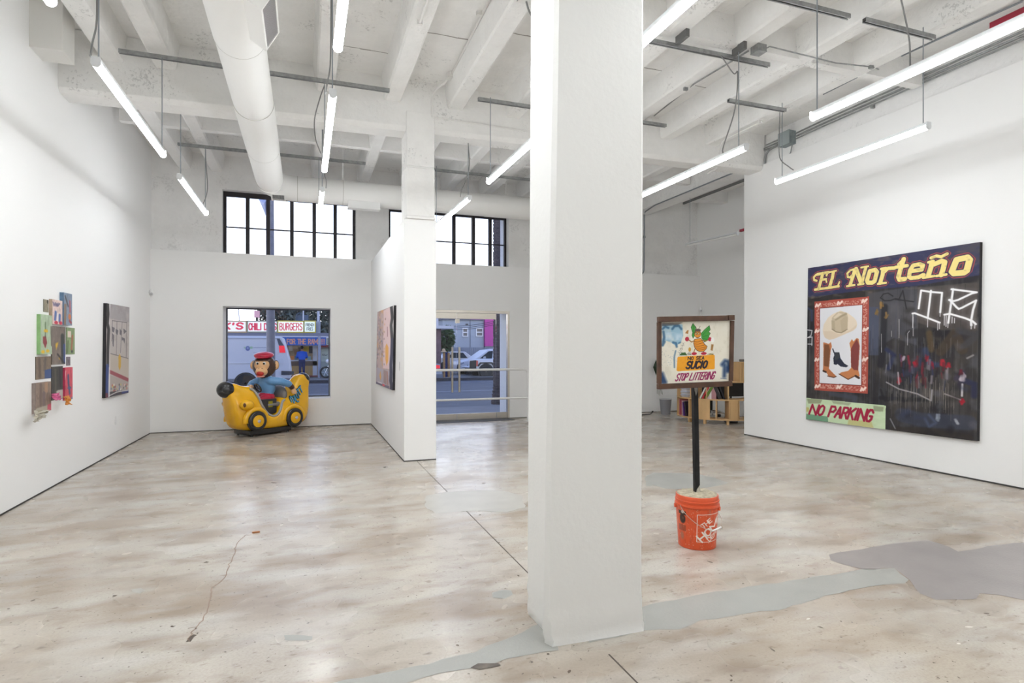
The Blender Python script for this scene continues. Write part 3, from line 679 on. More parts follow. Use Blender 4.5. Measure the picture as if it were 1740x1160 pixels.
def register(c, axis, u_, L, W, dep, slats):
    """box saddle standing off the duct: c centre of the mouth, axis outward, u_ long side"""
    a = Vector(axis).normalized(); u = Vector(u_).normalized(); v_ = a.cross(u); c = Vector(c)
    R = Matrix((u, v_, a)).transposed(); k = .02
    b = MB()
    b.bx(c - a * dep / 2 + v_ * (W / 2 - k / 2), (L, k, dep), R); b.bx(c - a * dep / 2 - v_ * (W / 2 - k / 2), (L, k, dep), R)
    b.bx(c - a * dep / 2 + u * (L / 2 - k / 2), (k, W - 2 * k, dep), R); b.bx(c - a * dep / 2 - u * (L / 2 - k / 2), (k, W - 2 * k, dep), R)
    g_ = b.build('register', DUCT, duct)
    b = MB(); b.bx(c - a * .03, (L - 2 * k, W - 2 * k, .004), R); b.build('register_back', mat('register_dark', (.10, .10, .105), .7), g_)
    sl = MB(); n = slats
    for i in range(n): sl.bx(c - a * .008 + u * ((i + .5) / n - .5) * (L - 2 * k), ((L - 2 * k) / n * .35, W - 2 * k, .008), R)
    tag(sl.build('register_slats', mat('register_grey', (.45, .45, .45), .5), g_), kind='stuff')
ax = Vector((.86, 0, -.5)).normalized()
register(Vector((dx, 4.93, dz)) + ax * .33, ax, (0, 1, 0), .62, .20, .18, 26)
ax = Vector((.12, -.25, -.96)).normalized()
register(Vector((dx + .10, 10.28, dz - .03)) + ax * .245, ax, (1, 0, 0), .22, .22, .07, 12)
b = MB(); b.box(.70, 1.24, ey - .16, ey + .02, dz - .02 - dR - .07, dz - .02 - dR + .06); b.build('register_boot', mat('boot_white', (.82, .82, .81), .5), duct, bevel=.005)
for (x, y, z) in ((.62, ey - .02, ZS), (2.05, ey, ZS), (3.62, ey, ZS)):
    b = MB(); b.bar((x, y, dz + .16), (x, y, z), .022, .006, (0, 1, 0)); b.build('hanger_strap', mat('strap_white', (.75, .75, .73), .5), duct)

# conduits, boxes, detectors
def conduit(label, pts, r, m, name='conduit', n=8, clamps=()):
    c = Vector(pts[0]); t = thing(name, label, 'conduit', c)
    b = MB(); b.tube(pts, r, n); b.build('pipe', m, t, smooth=60)
    for p in clamps: b = MB(); b.bx(p, (.05, .03, .05)); b.build('clamp', STEEL if m is not WP else WP, t)
    return t
WP = mat('conduit_white', (.78, .77, .75), .5)
bx_p = fl(767, 130, 4.86)
conduit('white conduit on the ceiling slab running down to a round box near the far column', [fl(838, -12, 4.885), bx_p + Vector((0, -.05, .02))], .014, WP, clamps=[fl(814, 22, 4.885)])
t = thing('junction_box', 'round white ceiling box at the end of a white conduit', 'junction box', bx_p)
b = MB(); b.cyl(bx_p + Vector((0, 0, -.02)), bx_p + Vector((0, 0, .04)), .055, n=20); b.build('box', WP, t, smooth=40)
b = MB(); b.cyl(bx_p + Vector((0, 0, -.028)), bx_p + Vector((0, 0, -.0205)), .058, n=20); b.build('cover', WP, t, smooth=40)
conduit('bent white conduit from the round box down to the top of the beam', smooth_path([bx_p + Vector((-.02, .05, 0)), bx_p + Vector((-.05, .12, -.03)), Vector((1.56, 7.40, 4.74)), Vector((1.555, 7.47, 4.55)), Vector((1.56, 7.48, 4.45))], 6), .014, WP)
conduit('thin white conduit along the upper edge of the first beam', [(1.56, 7.485, 4.46), (2.1, 7.485, 4.455), (2.9, 7.485, 4.44)], .010, WP)
conduit('white conduit under the joist above the far column', [fl(728, -6, 4.575), fl(713, 40, 4.575)], .013, WP, clamps=[fl(713, 38, 4.58)])
p = fl(894, 6, 4.5)
t = thing('junction_box', 'dark square ceiling box left of the top of the big pillar', 'junction box', p)
b = MB(); b.bx(p + Vector((0, 0, .06)), (.13, .12, .06)); b.build('box', STEEL, t)
b = MB(); b.bx(p + Vector((0, -.02, .024)), (.14, .13, .008)); b.build('cover', WP, t)
conduit('grey flexible cable dropping from the dark box behind the big pillar', smooth_path([p + Vector((0, 0, .02)), p + Vector((.06, .05, -.05)), p + Vector((.2, .1, -.14)), p + Vector((.42, .1, -.2))], 5), .009, CABLE)
sd = fl(1102, 203, 4.84)
conduit('thin grey conduit along the joist from the strut to the smoke detector', [fl(1272, 84, 4.60) + Vector((0, 0, -.015)), fl(1240, 106, 4.585), fl(1180, 142, 4.585), sd + Vector((.03, -.1, .02))], .009, STEEL, clamps=[fl(1165, 150, 4.59)])
t = thing('smoke_detector', 'white dome smoke detector under the ceiling right of the big pillar', 'smoke detector', sd)
b = MB(); b.lathe([(.05, .05), (.06, .03), (.06, .0)], sd, 20); b.build('base', WP, t, smooth=40)
b = MB(); b.lathe([(.052, -.001), (.05, -.03), (.036, -.05), (.012, -.056)], sd, 20); b.build('dome', WHITEP, t, smooth=40)
jb_ = fl(1289, 84, 4.56)
t = thing('junction_box', 'small galvanised box on the joist beside the long strut', 'junction box', jb_)
b = MB(); b.bx(jb_, (.11, .11, .07)); b.build('box', STEEL, t)
b = MB(); b.bx(jb_ + Vector((0, 0, -.038)), (.115, .115, .005)); b.build('cover', STEEL, t)
conduit('thin conduit from the small galvanised box across the joists to the right wall', [jb_ + Vector((.05, 0, 0)), fl(1308, 79, 4.585), fl(1420, 107, 4.585), fl(1485, 114, 4.6), fl(1506, 124, 4.8)], .007, STEEL, clamps=[fl(1480, 113, 4.59)])
# conduits on the upper right wall
def xw_(u, v, X=6.99): return atX(u, v, X)
t = thing('junction_box', 'large grey square box where the conduits meet on the right wall', 'junction box', xw_(1340, 236))
q0, q1 = xw_(1331, 229), xw_(1349, 243); b = MB(); b.box(6.90, 7.03, min(q0.y, q1.y), max(q0.y, q1.y), 4.56, 4.76); b.build('box', mat('box_galv', (.30, .35, .36), .5, metal=.4, noise=.3, nscale=14), t)
b = MB(); b.box(6.893, 6.899, min(q0.y, q1.y) - .01, max(q0.y, q1.y) + .01, 4.555, 4.765); b.build('cover', mat('box_galv2', (.34, .39, .40), .5, metal=.4), t)
ya, yb_ = 6.86, 3.3
for i, (z, lab) in enumerate(((4.70, 'upper'), (4.655, 'middle'), (4.615, 'lower'))):
    conduit(f'{lab} of the three grey conduits running from the wall box towards the viewer', [(6.985, ya, z), (6.985, ya - .5, z + .012), (6.985, yb_, z + .03)], (.012, .014, .010)[i], STEEL, clamps=[(7.0, 5.6, z)] if i == 2 else ())
for i, (z, lab) in enumerate(((4.72, 'upper'), (4.68, 'middle'), (4.64, 'lower'))):
    conduit(f'{lab} of three short conduits left of the wall box', [(6.985, 7.13, z), (6.985, 7.45, z), (6.985, 7.66, z - .03), (6.985, 7.8, z - .12), (6.985, 7.86, z - .24)][:2 + (i == 1) * 3], .011, STEEL)
conduit('bent grey conduit looping from under the wall box along the wall top', arc_path([xw_(1346, 246), xw_(1343, 262), xw_(1334, 268), xw_(1300, 281), xw_(1276, 286)], .12), .009, STEEL)
conduit('curved flexible conduit dropping left of the wall box', smooth_path([xw_(1330, 244), xw_(1318, 249), xw_(1306, 256), xw_(1300, 268), xw_(1299, 280)], 5), .015, STEEL)
conduit('pair of vertical pipes beside the beam end, front one', arc_path([xw_(1298, 233), xw_(1284, 243), xw_(1281, 262), xw_(1282, 288)], .1), .011, WP)
conduit('vertical grey pipe behind the pair at the wall end', [xw_(1277, 252), xw_(1276, 286)], .015, STEEL)
conduit('straight conduit from the wall end up to the box', [xw_(1280, 262), xw_(1305, 253), xw_(1329, 244)], .013, STEEL)
conduit('white conduit bending from the beam down, left of the wall end', arc_path([fl(1296, 206, 4.50), fl(1227, 239, 4.42), fl(1222, 262, 4.2)], .08), .010, WP, clamps=[fl(1291, 207, 4.5)])
conduit('thin grey conduit at the slab edge along the top of the right wall', [fl(1399, 160, 4.885), fl(1490, 114.5, 4.885), fl(1600, 64, 4.885), fl(1738, 2, 4.885)], .010, RODM)
t = thing('red_bar', 'dark red painted bar under the ceiling at the upper right corner', 'bar', xw_(1712, 30, 6.7))
b = MB(); a_, c_ = xw_(1682, 44, 6.7), xw_(1745, 16, 6.7); b.bar(a_, (6.7, a_.y - 1.2, a_.z), .012, .06, (0, 0, 1)); b.build('bar', mat('dark_red', L3(160, 40, 62), .5), t)
b = MB(); b.cyl((6.7, a_.y - .9, a_.z + .03), (6.7, a_.y - .9, ZS), .006, n=6); b.build('hanger', RODM, t)
t = thing('red_bar', 'small red bar end high on the annex wall', 'bar', (8.6, 10.0, 3.96))
b = MB(); a_ = atX(1258, 392, 8.68); b.bar(a_, (8.68, a_.y - 1.2, a_.z), .05, .05); b.build('bar', MATS['dark_red'], t)
b = MB(); b.box(8.68, XA, a_.y - .15, a_.y - .12, a_.z - .01, a_.z + .01); b.build('bracket', STEEL, t)
conduit('grey pipe rising up the annex back wall and turning along its ceiling beam', arc_path([(7.26, YU - .02, 3.15), (7.30, YU - .02, 3.22), (7.31, YU - .02, 4.53), (7.0, 10.75, 4.485), (6.99, 8.0, 4.485)][:3] + [(7.12, 11.2, 4.485), (6.985, 10.6, 4.485), (6.975, 8.0, 4.485)], .12), .013, RODM, clamps=[(7.31, YU - .015, 4.0)])
conduit('white surface raceway on the annex ceiling beside the beam end', [fl(1203, 294, 4.3), fl(1218, 285, 4.3)], .02, WP, n=4)
for (p_, lab) in ((Vector((XL + .03, 11.38, 2.40)), 'small white motion sensor in the left corner of the back wall'), (Vector((XA - .03, 11.38, 2.36)), 'small white motion sensor in the corner of the annex')):
    t = thing('motion_sensor', lab, 'sensor', p_); b = MB(); b.ell(p_, (.035, .035, .06), nu=14, nv=10); b.build('housing', WHITEP, t, smooth=60)
    b = MB(); b.ell(p_ + Vector((.012 if p_.x < 0 else -.012, -.02, -.02)), (.022, .022, .026), nu=12, nv=8); b.build('lens', mat('sensor_lens', (.55, .55, .56), .3), t, smooth=60)
p_ = atX(196, 714, XL); t = thing('wall_outlet', 'white power outlet plate low on the left wall', 'outlet', p_)
b = MB(); b.box(XL, XL + .006, p_.y - .036, p_.y + .036, p_.z - .058, p_.z + .058); b.build('plate', mat('plate_white', (.78, .78, .775), .4), t, bevel=.003)
b = MB()
for dz_ in (-.02, .02): b.box(XL + .006, XL + .008, p_.y - .015, p_.y + .015, p_.z + dz_ - .013, p_.z + dz_ + .013)
b.build('socket', WHITEP, t)
for X, u, v, lab in ((1.2, 679, 622, 'small white wall caption right of the middle wall painting'),):
    p_ = atX(u, v, X); t = thing('wall_caption', lab, 'caption', p_); b = MB(); b.box(X - .002, X, p_.y - .04, p_.y + .04, p_.z - .06, p_.z + .06); b.build('card', mat('caption_card', (.70, .70, .70), .6), t)
    b = MB()
    for k in range(5): b.box(X - .0026, X - .002, p_.y - .03, p_.y + .03 - .01 * (k % 3), p_.z + .04 - k * .016, p_.z + .043 - k * .016)
    b.build('print_lines', mat('caption_ink', (.45, .45, .45), .6), t)

# =================================================================== ARTWORKS
PAINT = attr_mat('oil_paint', .55, .35, bump=.05)
def art_tools(off, sc):
    return lambda pts: [(off[0] + x / sc, off[1] + y / sc) for x, y in pts]
EDGE = mat('canvas_edge_dark', L3(36, 34, 38), .7)

# --- the large dark painting with shop lettering on the right wall
c_px = [(1373, 455.5), (1665, 411), (1660, 749.5), (1369.5, 712)]
P = Paint(420, 440, c_px, (44, 42, 45), 3, 1.4)
n1, n2, n3 = P.noise(6, 6, 4), P.noise(40, 4, 3), P.noise(14, 10, 4)
P.put(np.clip((n1 - .5) * 3, 0, 1) * .55, (92, 82, 70)); P.put(np.clip((n3 - .52) * 4, 0, 1) * .5, (96, 97, 104)); P.put(np.clip((.45 - n1) * 4, 0, 1) * .8, (22, 21, 27)); P.put(np.clip((n2 - .5) * 3, 0, 1) * .25, (120, 118, 116))
A1 = art_tools((1350, 390), 3.053); A3 = art_tools((1480, 480), 9.67); A4 = art_tools((1570, 480), 9.67); A5 = art_tools((1480, 590), 7.73); A6 = art_tools((1570, 600), 7.73)
P.poly(A1([(380, 330), (640, 290), (640, 600), (520, 560), (380, 640)]), (88, 88, 96), .55, blur=10)
P.poly(A1([(640, 300), (950, 270), (945, 520), (760, 520), (640, 480)]), (98, 88, 82), .6, blur=10)
P.poly(A1([(390, 400), (440, 400), (440, 650), (380, 650)]), (72, 80, 104), .7, blur=4)
for k in range(70):
    x = P.rs.uniform(0, 420); P.stroke([(x, P.rs.uniform(90, 300)), (x, P.rs.uniform(300, 430))], P.rs.uniform(.8, 2), [(28, 27, 30), (110, 108, 106), (70, 74, 92)][k % 3], .35, 1.5, True)
P.poly(A1([(75, 360), (370, 300), (370, 345), (75, 420)]), (36, 32, 30), .7, blur=3)
# navy header
P.poly(A1([(70, 195), (965, 50), (960, 235), (640, 290), (400, 310), (72, 350)]), (47, 49, 84), .96, blur=3)
P.put(np.clip((P.noise(8, 20, 4) - .55) * 5, 0, 1) * (P.Y < 154) * .55, (84, 76, 72)); P.put(np.clip((P.noise(14, 30, 3) - .62) * 6, 0, 1) * (P.Y < 126) * .5, (128, 112, 96))
# smears of many layers
for pts, wd, col, al in (
    ([(470, 400), (460, 640), (450, 700)], 16, (30, 30, 36), .8), ([(600, 540), (700, 530), (700, 640)], 22, (44, 42, 44), .8), ([(700, 535), (712, 620)], 14, (88, 70, 46), .8),
    ([(735, 530), (750, 620)], 14, (30, 28, 32), .9), ([(760, 630), (830, 540), (870, 620)], 22, (72, 58, 44), .7), ([(850, 520), (950, 545), (880, 600)], 14, (64, 62, 66), .8),
    ([(480, 620), (520, 650), (490, 720)], 10, (38, 44, 76), .9), ([(680, 620), (700, 690), (740, 700)], 12, (46, 60, 96), .7), 
    ([(840, 770), (870, 740), (860, 800)], 12, (58, 50, 70), .8), ([(880, 780), (930, 800), (930, 860)], 12, (38, 42, 72), .8),
    ([(450, 870), (600, 880), (700, 880)], 10, (26, 26, 30), .8), ([(450, 830), (470, 885), (505, 880), (510, 840)], 4, (26, 26, 32), .9), ([(540, 855), (570, 890), (620, 860)], 4, (26, 26, 32), .9), ([(560, 960), (660, 985), (900, 1000)], 34, (60, 66, 86), .6),
    ([(520, 1040), (700, 1050), (900, 1080)], 20, (50, 44, 40), .7), ([(700, 960), (735, 1000), (700, 1020), (680, 980)], 6, (74, 84, 108), .8), ([(190, 850), (320, 870), (310, 890)], 12, (70, 74, 86), .7), ([(60, 400), (90, 420), (90, 470)], 5, (52, 60, 96), .9)):
    P.stroke(A1(pts), wd, col, al, 5)
for (x, y, r_, col) in ((630, 690, 7, (176, 32, 48)), (690, 660, 6, (170, 32, 48)), (770, 690, 7, (182, 36, 52)), (800, 700, 6, (176, 36, 50)), (545, 780, 7, (170, 28, 44)), (868, 885, 8, (190, 30, 50)), (870, 760, 9, (188, 176, 186)), (565, 665, 6, (178, 160, 172)), (720, 700, 5, (160, 40, 60)), (745, 970, 7, (160, 170, 186)), (840, 988, 5, (176, 180, 190)), (665, 770, 7, (150, 116, 76)), (862, 740, 6, (110, 28, 44)), (455, 385, 6, (160, 120, 60)), (430, 425, 6, (166, 128, 70)), (480, 440, 6, (160, 124, 72)), (120, 380, 5, (140, 112, 72)), (60, 690, 6, (150, 28, 48))):
    [P.stroke(A1([(x + P.rs.uniform(-9, 9), y + P.rs.uniform(-14, 6)), (x + P.rs.uniform(-9, 9), y + P.rs.uniform(4, 20))]), r_ * P.rs.uniform(.4, 1.0), np.array(col) * P.rs.uniform(.7, 1.05), .8, 3) for _ in range(4)]
for pts, wd, col, al in (([(480, 790), (545, 825), (640, 850), (710, 885), (715, 830)], 3.5, (176, 172, 176), .8), ([(780, 850), (860, 880)], 3, (170, 160, 164), .8), ([(870, 800), (868, 860)], 4, (206, 204, 206), .9), ([(540, 740), (545, 800)], 4, (180, 170, 176), .8), ([(495, 640), (500, 720)], 3, (128, 128, 140), .6), ([(500, 980), (525, 1030)], 3, (150, 152, 160), .7), ([(895, 665), (925, 650)], 4, (150, 146, 144), .8), ([(480, 700), (475, 740)], 3, (140, 142, 150), .6)):
    P.stroke(A1(pts), wd, col, al, 2)
for (x, y0, y1) in ((1500, 508, 590), (1504, 480, 590)): pass
for pts in ([(470, 600), (470, 900)], [(345, 790), (345, 880)], [(640, 790), (610, 830), (608, 1020)], [(180, 840), (182, 1140)], [(700, 560), (700, 870)]): P.stroke(A3(pts), 1.6, (196, 194, 196), .8, 1.2)
P.drips(90, 230, 375, 300, 345, 20, 62, 1.1, (150, 142, 132), .55); P.drips(30, 250, 400, 190, 230, 10, 46, 1.0, (128, 122, 118), .5)
P.drips(40, 170, 400, 60, 300, 20, 60, 1.0, (24, 23, 27), .5)
for k in range(46):
    x = P.rs.uniform(545, 800); y = P.rs.uniform(640, 760) + (x - 545) * .12; P.stroke(A1([(x, y), (x + P.rs.uniform(-6, 6), y + P.rs.uniform(10, 60))]), P.rs.uniform(2, 6), [(150, 34, 50), (104, 30, 42), (44, 52, 90), (28, 26, 32), (150, 140, 148), (120, 36, 48)][k % 6], P.rs.uniform(.4, .85), 3)
for k in range(40):
    x = P.rs.uniform(470, 930); y = P.rs.uniform(400, 1060); P.stroke(A1([(x, y), (x + P.rs.uniform(-40, 50), y + P.rs.uniform(-20, 30))]), P.rs.uniform(4, 16), [(28, 27, 32), (80, 72, 64), (98, 98, 106), (52, 58, 84), (40, 36, 36)][k % 5], P.rs.uniform(.25, .6), 8)
# graffiti tags
for pts in ([(1518, 502.5), (1510, 497.5), (1502, 499), (1497, 505.5), (1504, 510.5), (1514, 510), (1522, 507), (1527, 507.5)], [(1528, 509), (1535, 493), (1541, 524)], [(1522, 508), (1553, 512)]): P.stroke(pts, 3.0, (34, 33, 37), .9, 1.5)
for pts in ([(1561.7, 523.4), (1565.8, 493), (1582, 495.5), (1601, 497), (1598, 530)], [(1582.4, 493.4), (1577, 539.6)], [(1551.4, 532), (1555, 531.5), (1577, 539.6), (1597, 547.5)], [(1619.6, 491), (1611.4, 548)], [(1617, 491), (1622, 491.5), (1659, 496.3), (1651, 498), (1628, 509), (1620.7, 511), (1613, 509)], [(1614, 509), (1625, 521), (1629, 524.3), (1634, 522.5), (1658, 510), (1653, 526), (1649.6, 545), (1650, 552)], [(1605, 534), (1614, 532.5), (1640, 540), (1652, 545), (1657.5, 550)]):
    P.stroke(pts, 12, (190, 188, 190), .16, 8); P.stroke(pts, 4.4, (243, 242, 244), 1, 1.6)
for (x, y, l_) in ((1552, 534, 22), (1577, 541, 14), (1594, 548, 12), (1597, 548, 10), (1598, 531, 6), (1605, 536, 16), (1608, 536, 18), (1611, 548, 8), (1618, 538, 10), (1622, 540, 8), (1650, 552, 6), (1656, 551, 6)): P.stroke([(x, y), (x - .3, y + l_)], 1.6, (226, 225, 228), .9, 1)
for pts in ([(1372, 560), (1380, 561), (1378, 570), (1372.5, 573)], [(1373, 573), (1380, 572), (1379.5, 586)], [(1373, 584), (1380, 584)]): P.stroke(pts, 3, (206, 205, 208), .9, 1.2)
# paisley-bordered poster
A2 = art_tools((1360, 490), 6.108)
P.poly(A2([(148, 135), (718, 80), (705, 1088), (148, 1052)]), (168, 76, 62))
border = P.mask_poly(A2([(168, 158), (700, 105), (686, 1066), (166, 1030)])) - P.mask_poly(A2([(196, 192), (658, 156), (646, 1014), (190, 988)]))
P.put(np.clip((P.noise(150, 170, 1) - .47) * 9, 0, 1) * border * .55, (226, 190, 176))
for (x, y) in ((182, 175), (410, 150), (668, 128), (178, 440), (680, 425), (176, 735), (674, 735), (178, 1012), (405, 1020), (655, 1044)):
    P.stroke(A2([(x - 22, y + 12), (x - 12, y - 12), (x + 2, y + 8), (x + 14, y - 4), (x + 26, y - 18)]), 5.5, (238, 214, 204), 1, 1.5)
P.poly(A2([(202, 200), (650, 165), (640, 1006), (196, 982)]), (90, 40, 36)); P.poly(A2([(207, 205), (646, 170), (635, 1000), (200, 976)]), (226, 226, 231))
P.poly(A2([(235, 430), (245, 370), (290, 300), (340, 262), (420, 228), (500, 255), (560, 300), (585, 330), (595, 370), (585, 405), (560, 430), (440, 482), (350, 520), (300, 530), (255, 505), (240, 470)]), (229, 214, 194), blur=1)
P.poly(A2([(240, 440), (330, 440), (400, 470), (520, 430), (590, 370), (585, 405), (540, 440), (350, 520), (300, 530), (255, 505)]), (216, 196, 172), .6, blur=2)
P.poly(A2([(330, 300), (385, 245), (430, 236), (485, 250), (498, 290), (494, 410), (470, 445), (420, 458), (370, 450), (335, 425), (325, 400)]), (198, 182, 156), blur=2)
P.poly(A2([(325, 330), (360, 330), (365, 445), (335, 425)]), (170, 154, 126), .6, blur=5); P.poly(A2([(420, 330), (470, 275), (497, 300), (492, 410), (460, 445), (430, 452)]), (178, 160, 132), .55, blur=9); P.poly(A2([(345, 300), (400, 250), (440, 262), (400, 300), (372, 318)]), (222, 208, 186), .9, blur=2)
P.stroke(A2([(372, 320), (420, 290), (478, 262)]), 5, (150, 134, 108), .7, 4); P.stroke(A2([(330, 418), (375, 448), (430, 456), (492, 420)]), 2, (120, 104, 82), .8, 2)
P.poly(A2([(240, 555), (268, 562), (298, 572), (320, 552), (330, 600), (318, 640), (300, 830), (340, 872), (378, 908), (350, 920), (300, 915), (270, 862), (250, 862), (237, 850), (242, 700)]), (188, 116, 72), blur=1)
P.poly(A2([(250, 575), (300, 582), (312, 640), (298, 810), (248, 800), (246, 690)]), (112, 70, 44), .85, blur=3); P.stroke(A2([(240, 852), (268, 864)]), 5, (60, 40, 32)); P.stroke(A2([(285, 905), (350, 920), (376, 910)]), 2.5, (84, 44, 30))
P.poly(A2([(346, 640), (360, 660), (408, 658), (420, 720), (460, 775), (502, 800), (480, 815), (420, 806), (390, 780), (375, 790), (350, 782), (345, 720), (356, 690)]), (38, 42, 60), blur=1)
P.stroke(A2([(340, 625), (352, 660)]), 3.5, (50, 52, 66)); P.poly(A2([(362, 664), (404, 662), (414, 715), (380, 740), (360, 735)]), (66, 66, 68), .8, blur=2)
P.poly(A2([(514, 565), (540, 522), (556, 548), (590, 510), (610, 520), (622, 600), (606, 840), (620, 900), (600, 930), (570, 902), (500, 940), (405, 885), (430, 866), (500, 852), (532, 820), (526, 620)]), (196, 126, 78), blur=1)
P.poly(A2([(532, 620), (552, 578), (592, 520), (618, 590), (604, 846), (560, 842), (530, 805)]), (122, 54, 56), .9, blur=2); P.stroke(A2([(405, 884), (440, 905), (500, 940), (570, 905)]), 2.5, (90, 52, 32)); P.stroke(A2([(578, 905), (612, 925)]), 6, (70, 44, 32))
# green painted strip with lettering
A7 = art_tools((1365, 660), 11.6)
gp = [(60, 178), (1637, 330), (1628, 815), (55, 590)]
P.poly(A7(gp), (196, 216, 178)); gm = P.mask_poly(A7(gp))
P.put(np.clip((P.noise(18, 40, 4) - .5) * 4, 0, 1) * gm * .35, (224, 236, 208)); top_ = np.clip(1 - (P.Y - P.P(A7([(60, 178)]))[0, 1]) / 16, 0, 1)
P.poly(A7([(70, 190), (380, 215), (340, 290), (100, 290)]), (120, 122, 92), .6, blur=6); P.poly(A7([(560, 230), (960, 280), (900, 330), (600, 290)]), (126, 130, 104), .5, blur=5); P.poly(A7([(1390, 330), (1600, 360), (1580, 450), (1400, 440)]), (120, 122, 96), .6, blur=6)
P.poly(A7([(60, 490), (490, 545), (495, 655), (55, 590)]), (104, 150, 120), .9, blur=1); P.poly(A7([(900, 600), (1350, 640), (1400, 780), (880, 705)]), (190, 178, 112), .7, blur=5); P.poly(A7([(60, 360), (115, 370), (110, 450), (60, 450)]), (196, 180, 100), .8, blur=3)
P.text('NO PARKING', A7([(170, 312), (1390, 422), (1335, 645), (115, 492)]), 6.2, (160, 30, 62), gap=.2, slant=.1)
# shop name
A8 = art_tools((1360, 420), 5.613); M = np.zeros((P.H, P.W))
for pts, wd in (
    ([(214, 250), (205, 290), (175, 395)], 15), ([(165, 256), (272, 238)], 12), ([(195, 312), (248, 302)], 10), ([(140, 402), (258, 386)], 11), ([(182, 258), (150, 262), (128, 285), (132, 312), (156, 318)], 10), ([(246, 300), (252, 330)], 8), ([(262, 240), (252, 268)], 9),
    ([(318, 236), (308, 290), (282, 376)], 15), ([(285, 236), (345, 222)], 8), ([(255, 388), (368, 370)], 11), ([(376, 330), (358, 372)], 8),
    ([(520, 225), (505, 280), (478, 358)], 15), ([(535, 205), (585, 340)], 17), ([(628, 195), (610, 260), (590, 345)], 13), ([(585, 192), (652, 180)], 8), ([(448, 370), (520, 358)], 9), ([(530, 205), (480, 218), (452, 248), (456, 282), (480, 286), (494, 268)], 9), ([(556, 354), (606, 346)], 9),
    ([(668, 226), (718, 214), (735, 235), (712, 322), (690, 336), (650, 336), (640, 315), (668, 226)], 17),
    ([(795, 210), (790, 260), (766, 338)], 16), ([(745, 347), (820, 337)], 9), ([(775, 205), (820, 196)], 10), ([(806, 232), (840, 200), (902, 196)], 14),
    ([(990, 112), (968, 180), (940, 280), (950, 306), (1000, 300)], 17), ([(912, 190), (1022, 174)], 13), ([(938, 160), (990, 110)], 9),
    ([(1050, 228), (1160, 212), (1172, 172), (1140, 160), (1080, 172), (1050, 220), (1040, 280), (1060, 292), (1130, 284), (1176, 262)], 15),
    ([(1258, 140), (1248, 190), (1222, 272)], 17), ([(1175, 290), (1278, 272)], 9), ([(1225, 142), (1270, 130)], 10), ([(1280, 160), (1350, 130), (1378, 140), (1365, 200), (1345, 262)], 17), ([(1300, 272), (1392, 258)], 9),
    ([(1250, 100), (1300, 82), (1345, 90), (1400, 62)], 11),
    ([(1490, 118), (1590, 96), (1612, 120), (1585, 222), (1560, 240), (1465, 248), (1446, 228), (1490, 118)], 20)):
    P.mask_stroke(A8(pts), wd * .66, 1.0, False, M)
hard = (M > .5).astype(float); g1, g2 = P.grow(hard, 4), P.grow(hard, 6)
P.put(P.blur(g2), (196, 76, 70)); P.put(P.blur(g1), (58, 46, 72)); P.put(M, (240, 220, 140))
P.put(M * np.clip((P.noise(60, 60, 3) - .6) * 6, 0, 1) * .4, (170, 150, 100))
PX = XR - .045
TL_, TR_, BR_, BL_ = [atX(u, v, PX) for u, v in c_px]
art = thing('painting', 'very large dark painting with yellow lettering and a hat and boots poster', 'painting', (XR - .02, (TL_.y + TR_.y) / 2, BL_.z))
painted_grid('painted_canvas', P, quad_fn(TL_, TR_, BR_, BL_), PAINT, art)
b = MB(); e_ = Vector((.0012, 0, 0)); b.prism([TL_ + e_, TR_ + e_, BR_ + e_, BL_ + e_], (.0428, 0, 0)); b.build('stretcher', EDGE, art)

# --- grey painting on the left wall
c_px = [(181.5, 515), (220, 522), (218.5, 667), (179.3, 676)]
P = Paint(120, 300, c_px, (186, 178, 174), 5); A = art_tools((160, 500), 6.1)
P.poly(A([(130, 85), (370, 135), (365, 290), (160, 250)]), (158, 152, 154), .9, blur=8); P.put(np.clip((P.noise(8, 10, 4) - .5) * 3, 0, 1) * .35, (206, 198, 192)); P.put(np.clip((P.noise(6, 14, 4) - .55) * 4, 0, 1) * .4, (140, 128, 126))
P.poly(A([(160, 610), (355, 660), (350, 880), (160, 790)]), (190, 178, 164), .9, blur=3)
for pts in ([(188, 270), (335, 290)], [(235, 280), (228, 620)], [(288, 285), (270, 600)], [(335, 290), (330, 650)], [(188, 270), (182, 480)], [(170, 610), (350, 660)]): P.stroke(A(pts), 2.5, (92, 86, 90), .8, 2)
for q in ([(180, 330), (212, 345), (205, 395), (185, 380)], [(220, 355), (250, 370), (240, 420), (222, 400)], [(262, 350), (285, 380), (280, 425), (262, 410)], [(300, 350), (335, 380), (305, 410)], [(285, 440), (318, 455), (312, 510), (300, 470), (285, 475)], [(186, 400), (205, 420), (200, 540), (190, 530)]): P.poly(A(q), (88, 84, 92), .85, blur=1)
P.poly(A([(250, 640), (262, 610), (276, 650), (276, 740), (262, 785), (250, 750)]), (206, 164, 60), blur=1); P.poly(A([(155, 775), (355, 865), (350, 905), (155, 815)]), (150, 62, 72), .9, blur=2)
P.poly(A([(160, 830), (350, 900), (350, 990), (160, 1000)]), (168, 158, 150), .8, blur=3)
for k in range(40): P.ell(A([(P.rs.uniform(170, 350), P.rs.uniform(930, 1010))])[0], 4, 5, [(70, 66, 66), (196, 92, 90), (200, 178, 90), (90, 110, 150), (220, 214, 206)][k % 5], .7, .5)
P.poly(A([(120, 1010), (355, 985), (350, 1060), (120, 1080)]), (54, 48, 56), .9, blur=2); P.stroke(A([(290, 1015), (350, 1000)]), 8, (52, 66, 130), .9, 3); P.stroke(A([(150, 1050), (230, 1010), (280, 1000), (350, 990)]), 3, (226, 222, 220), .9, 2)
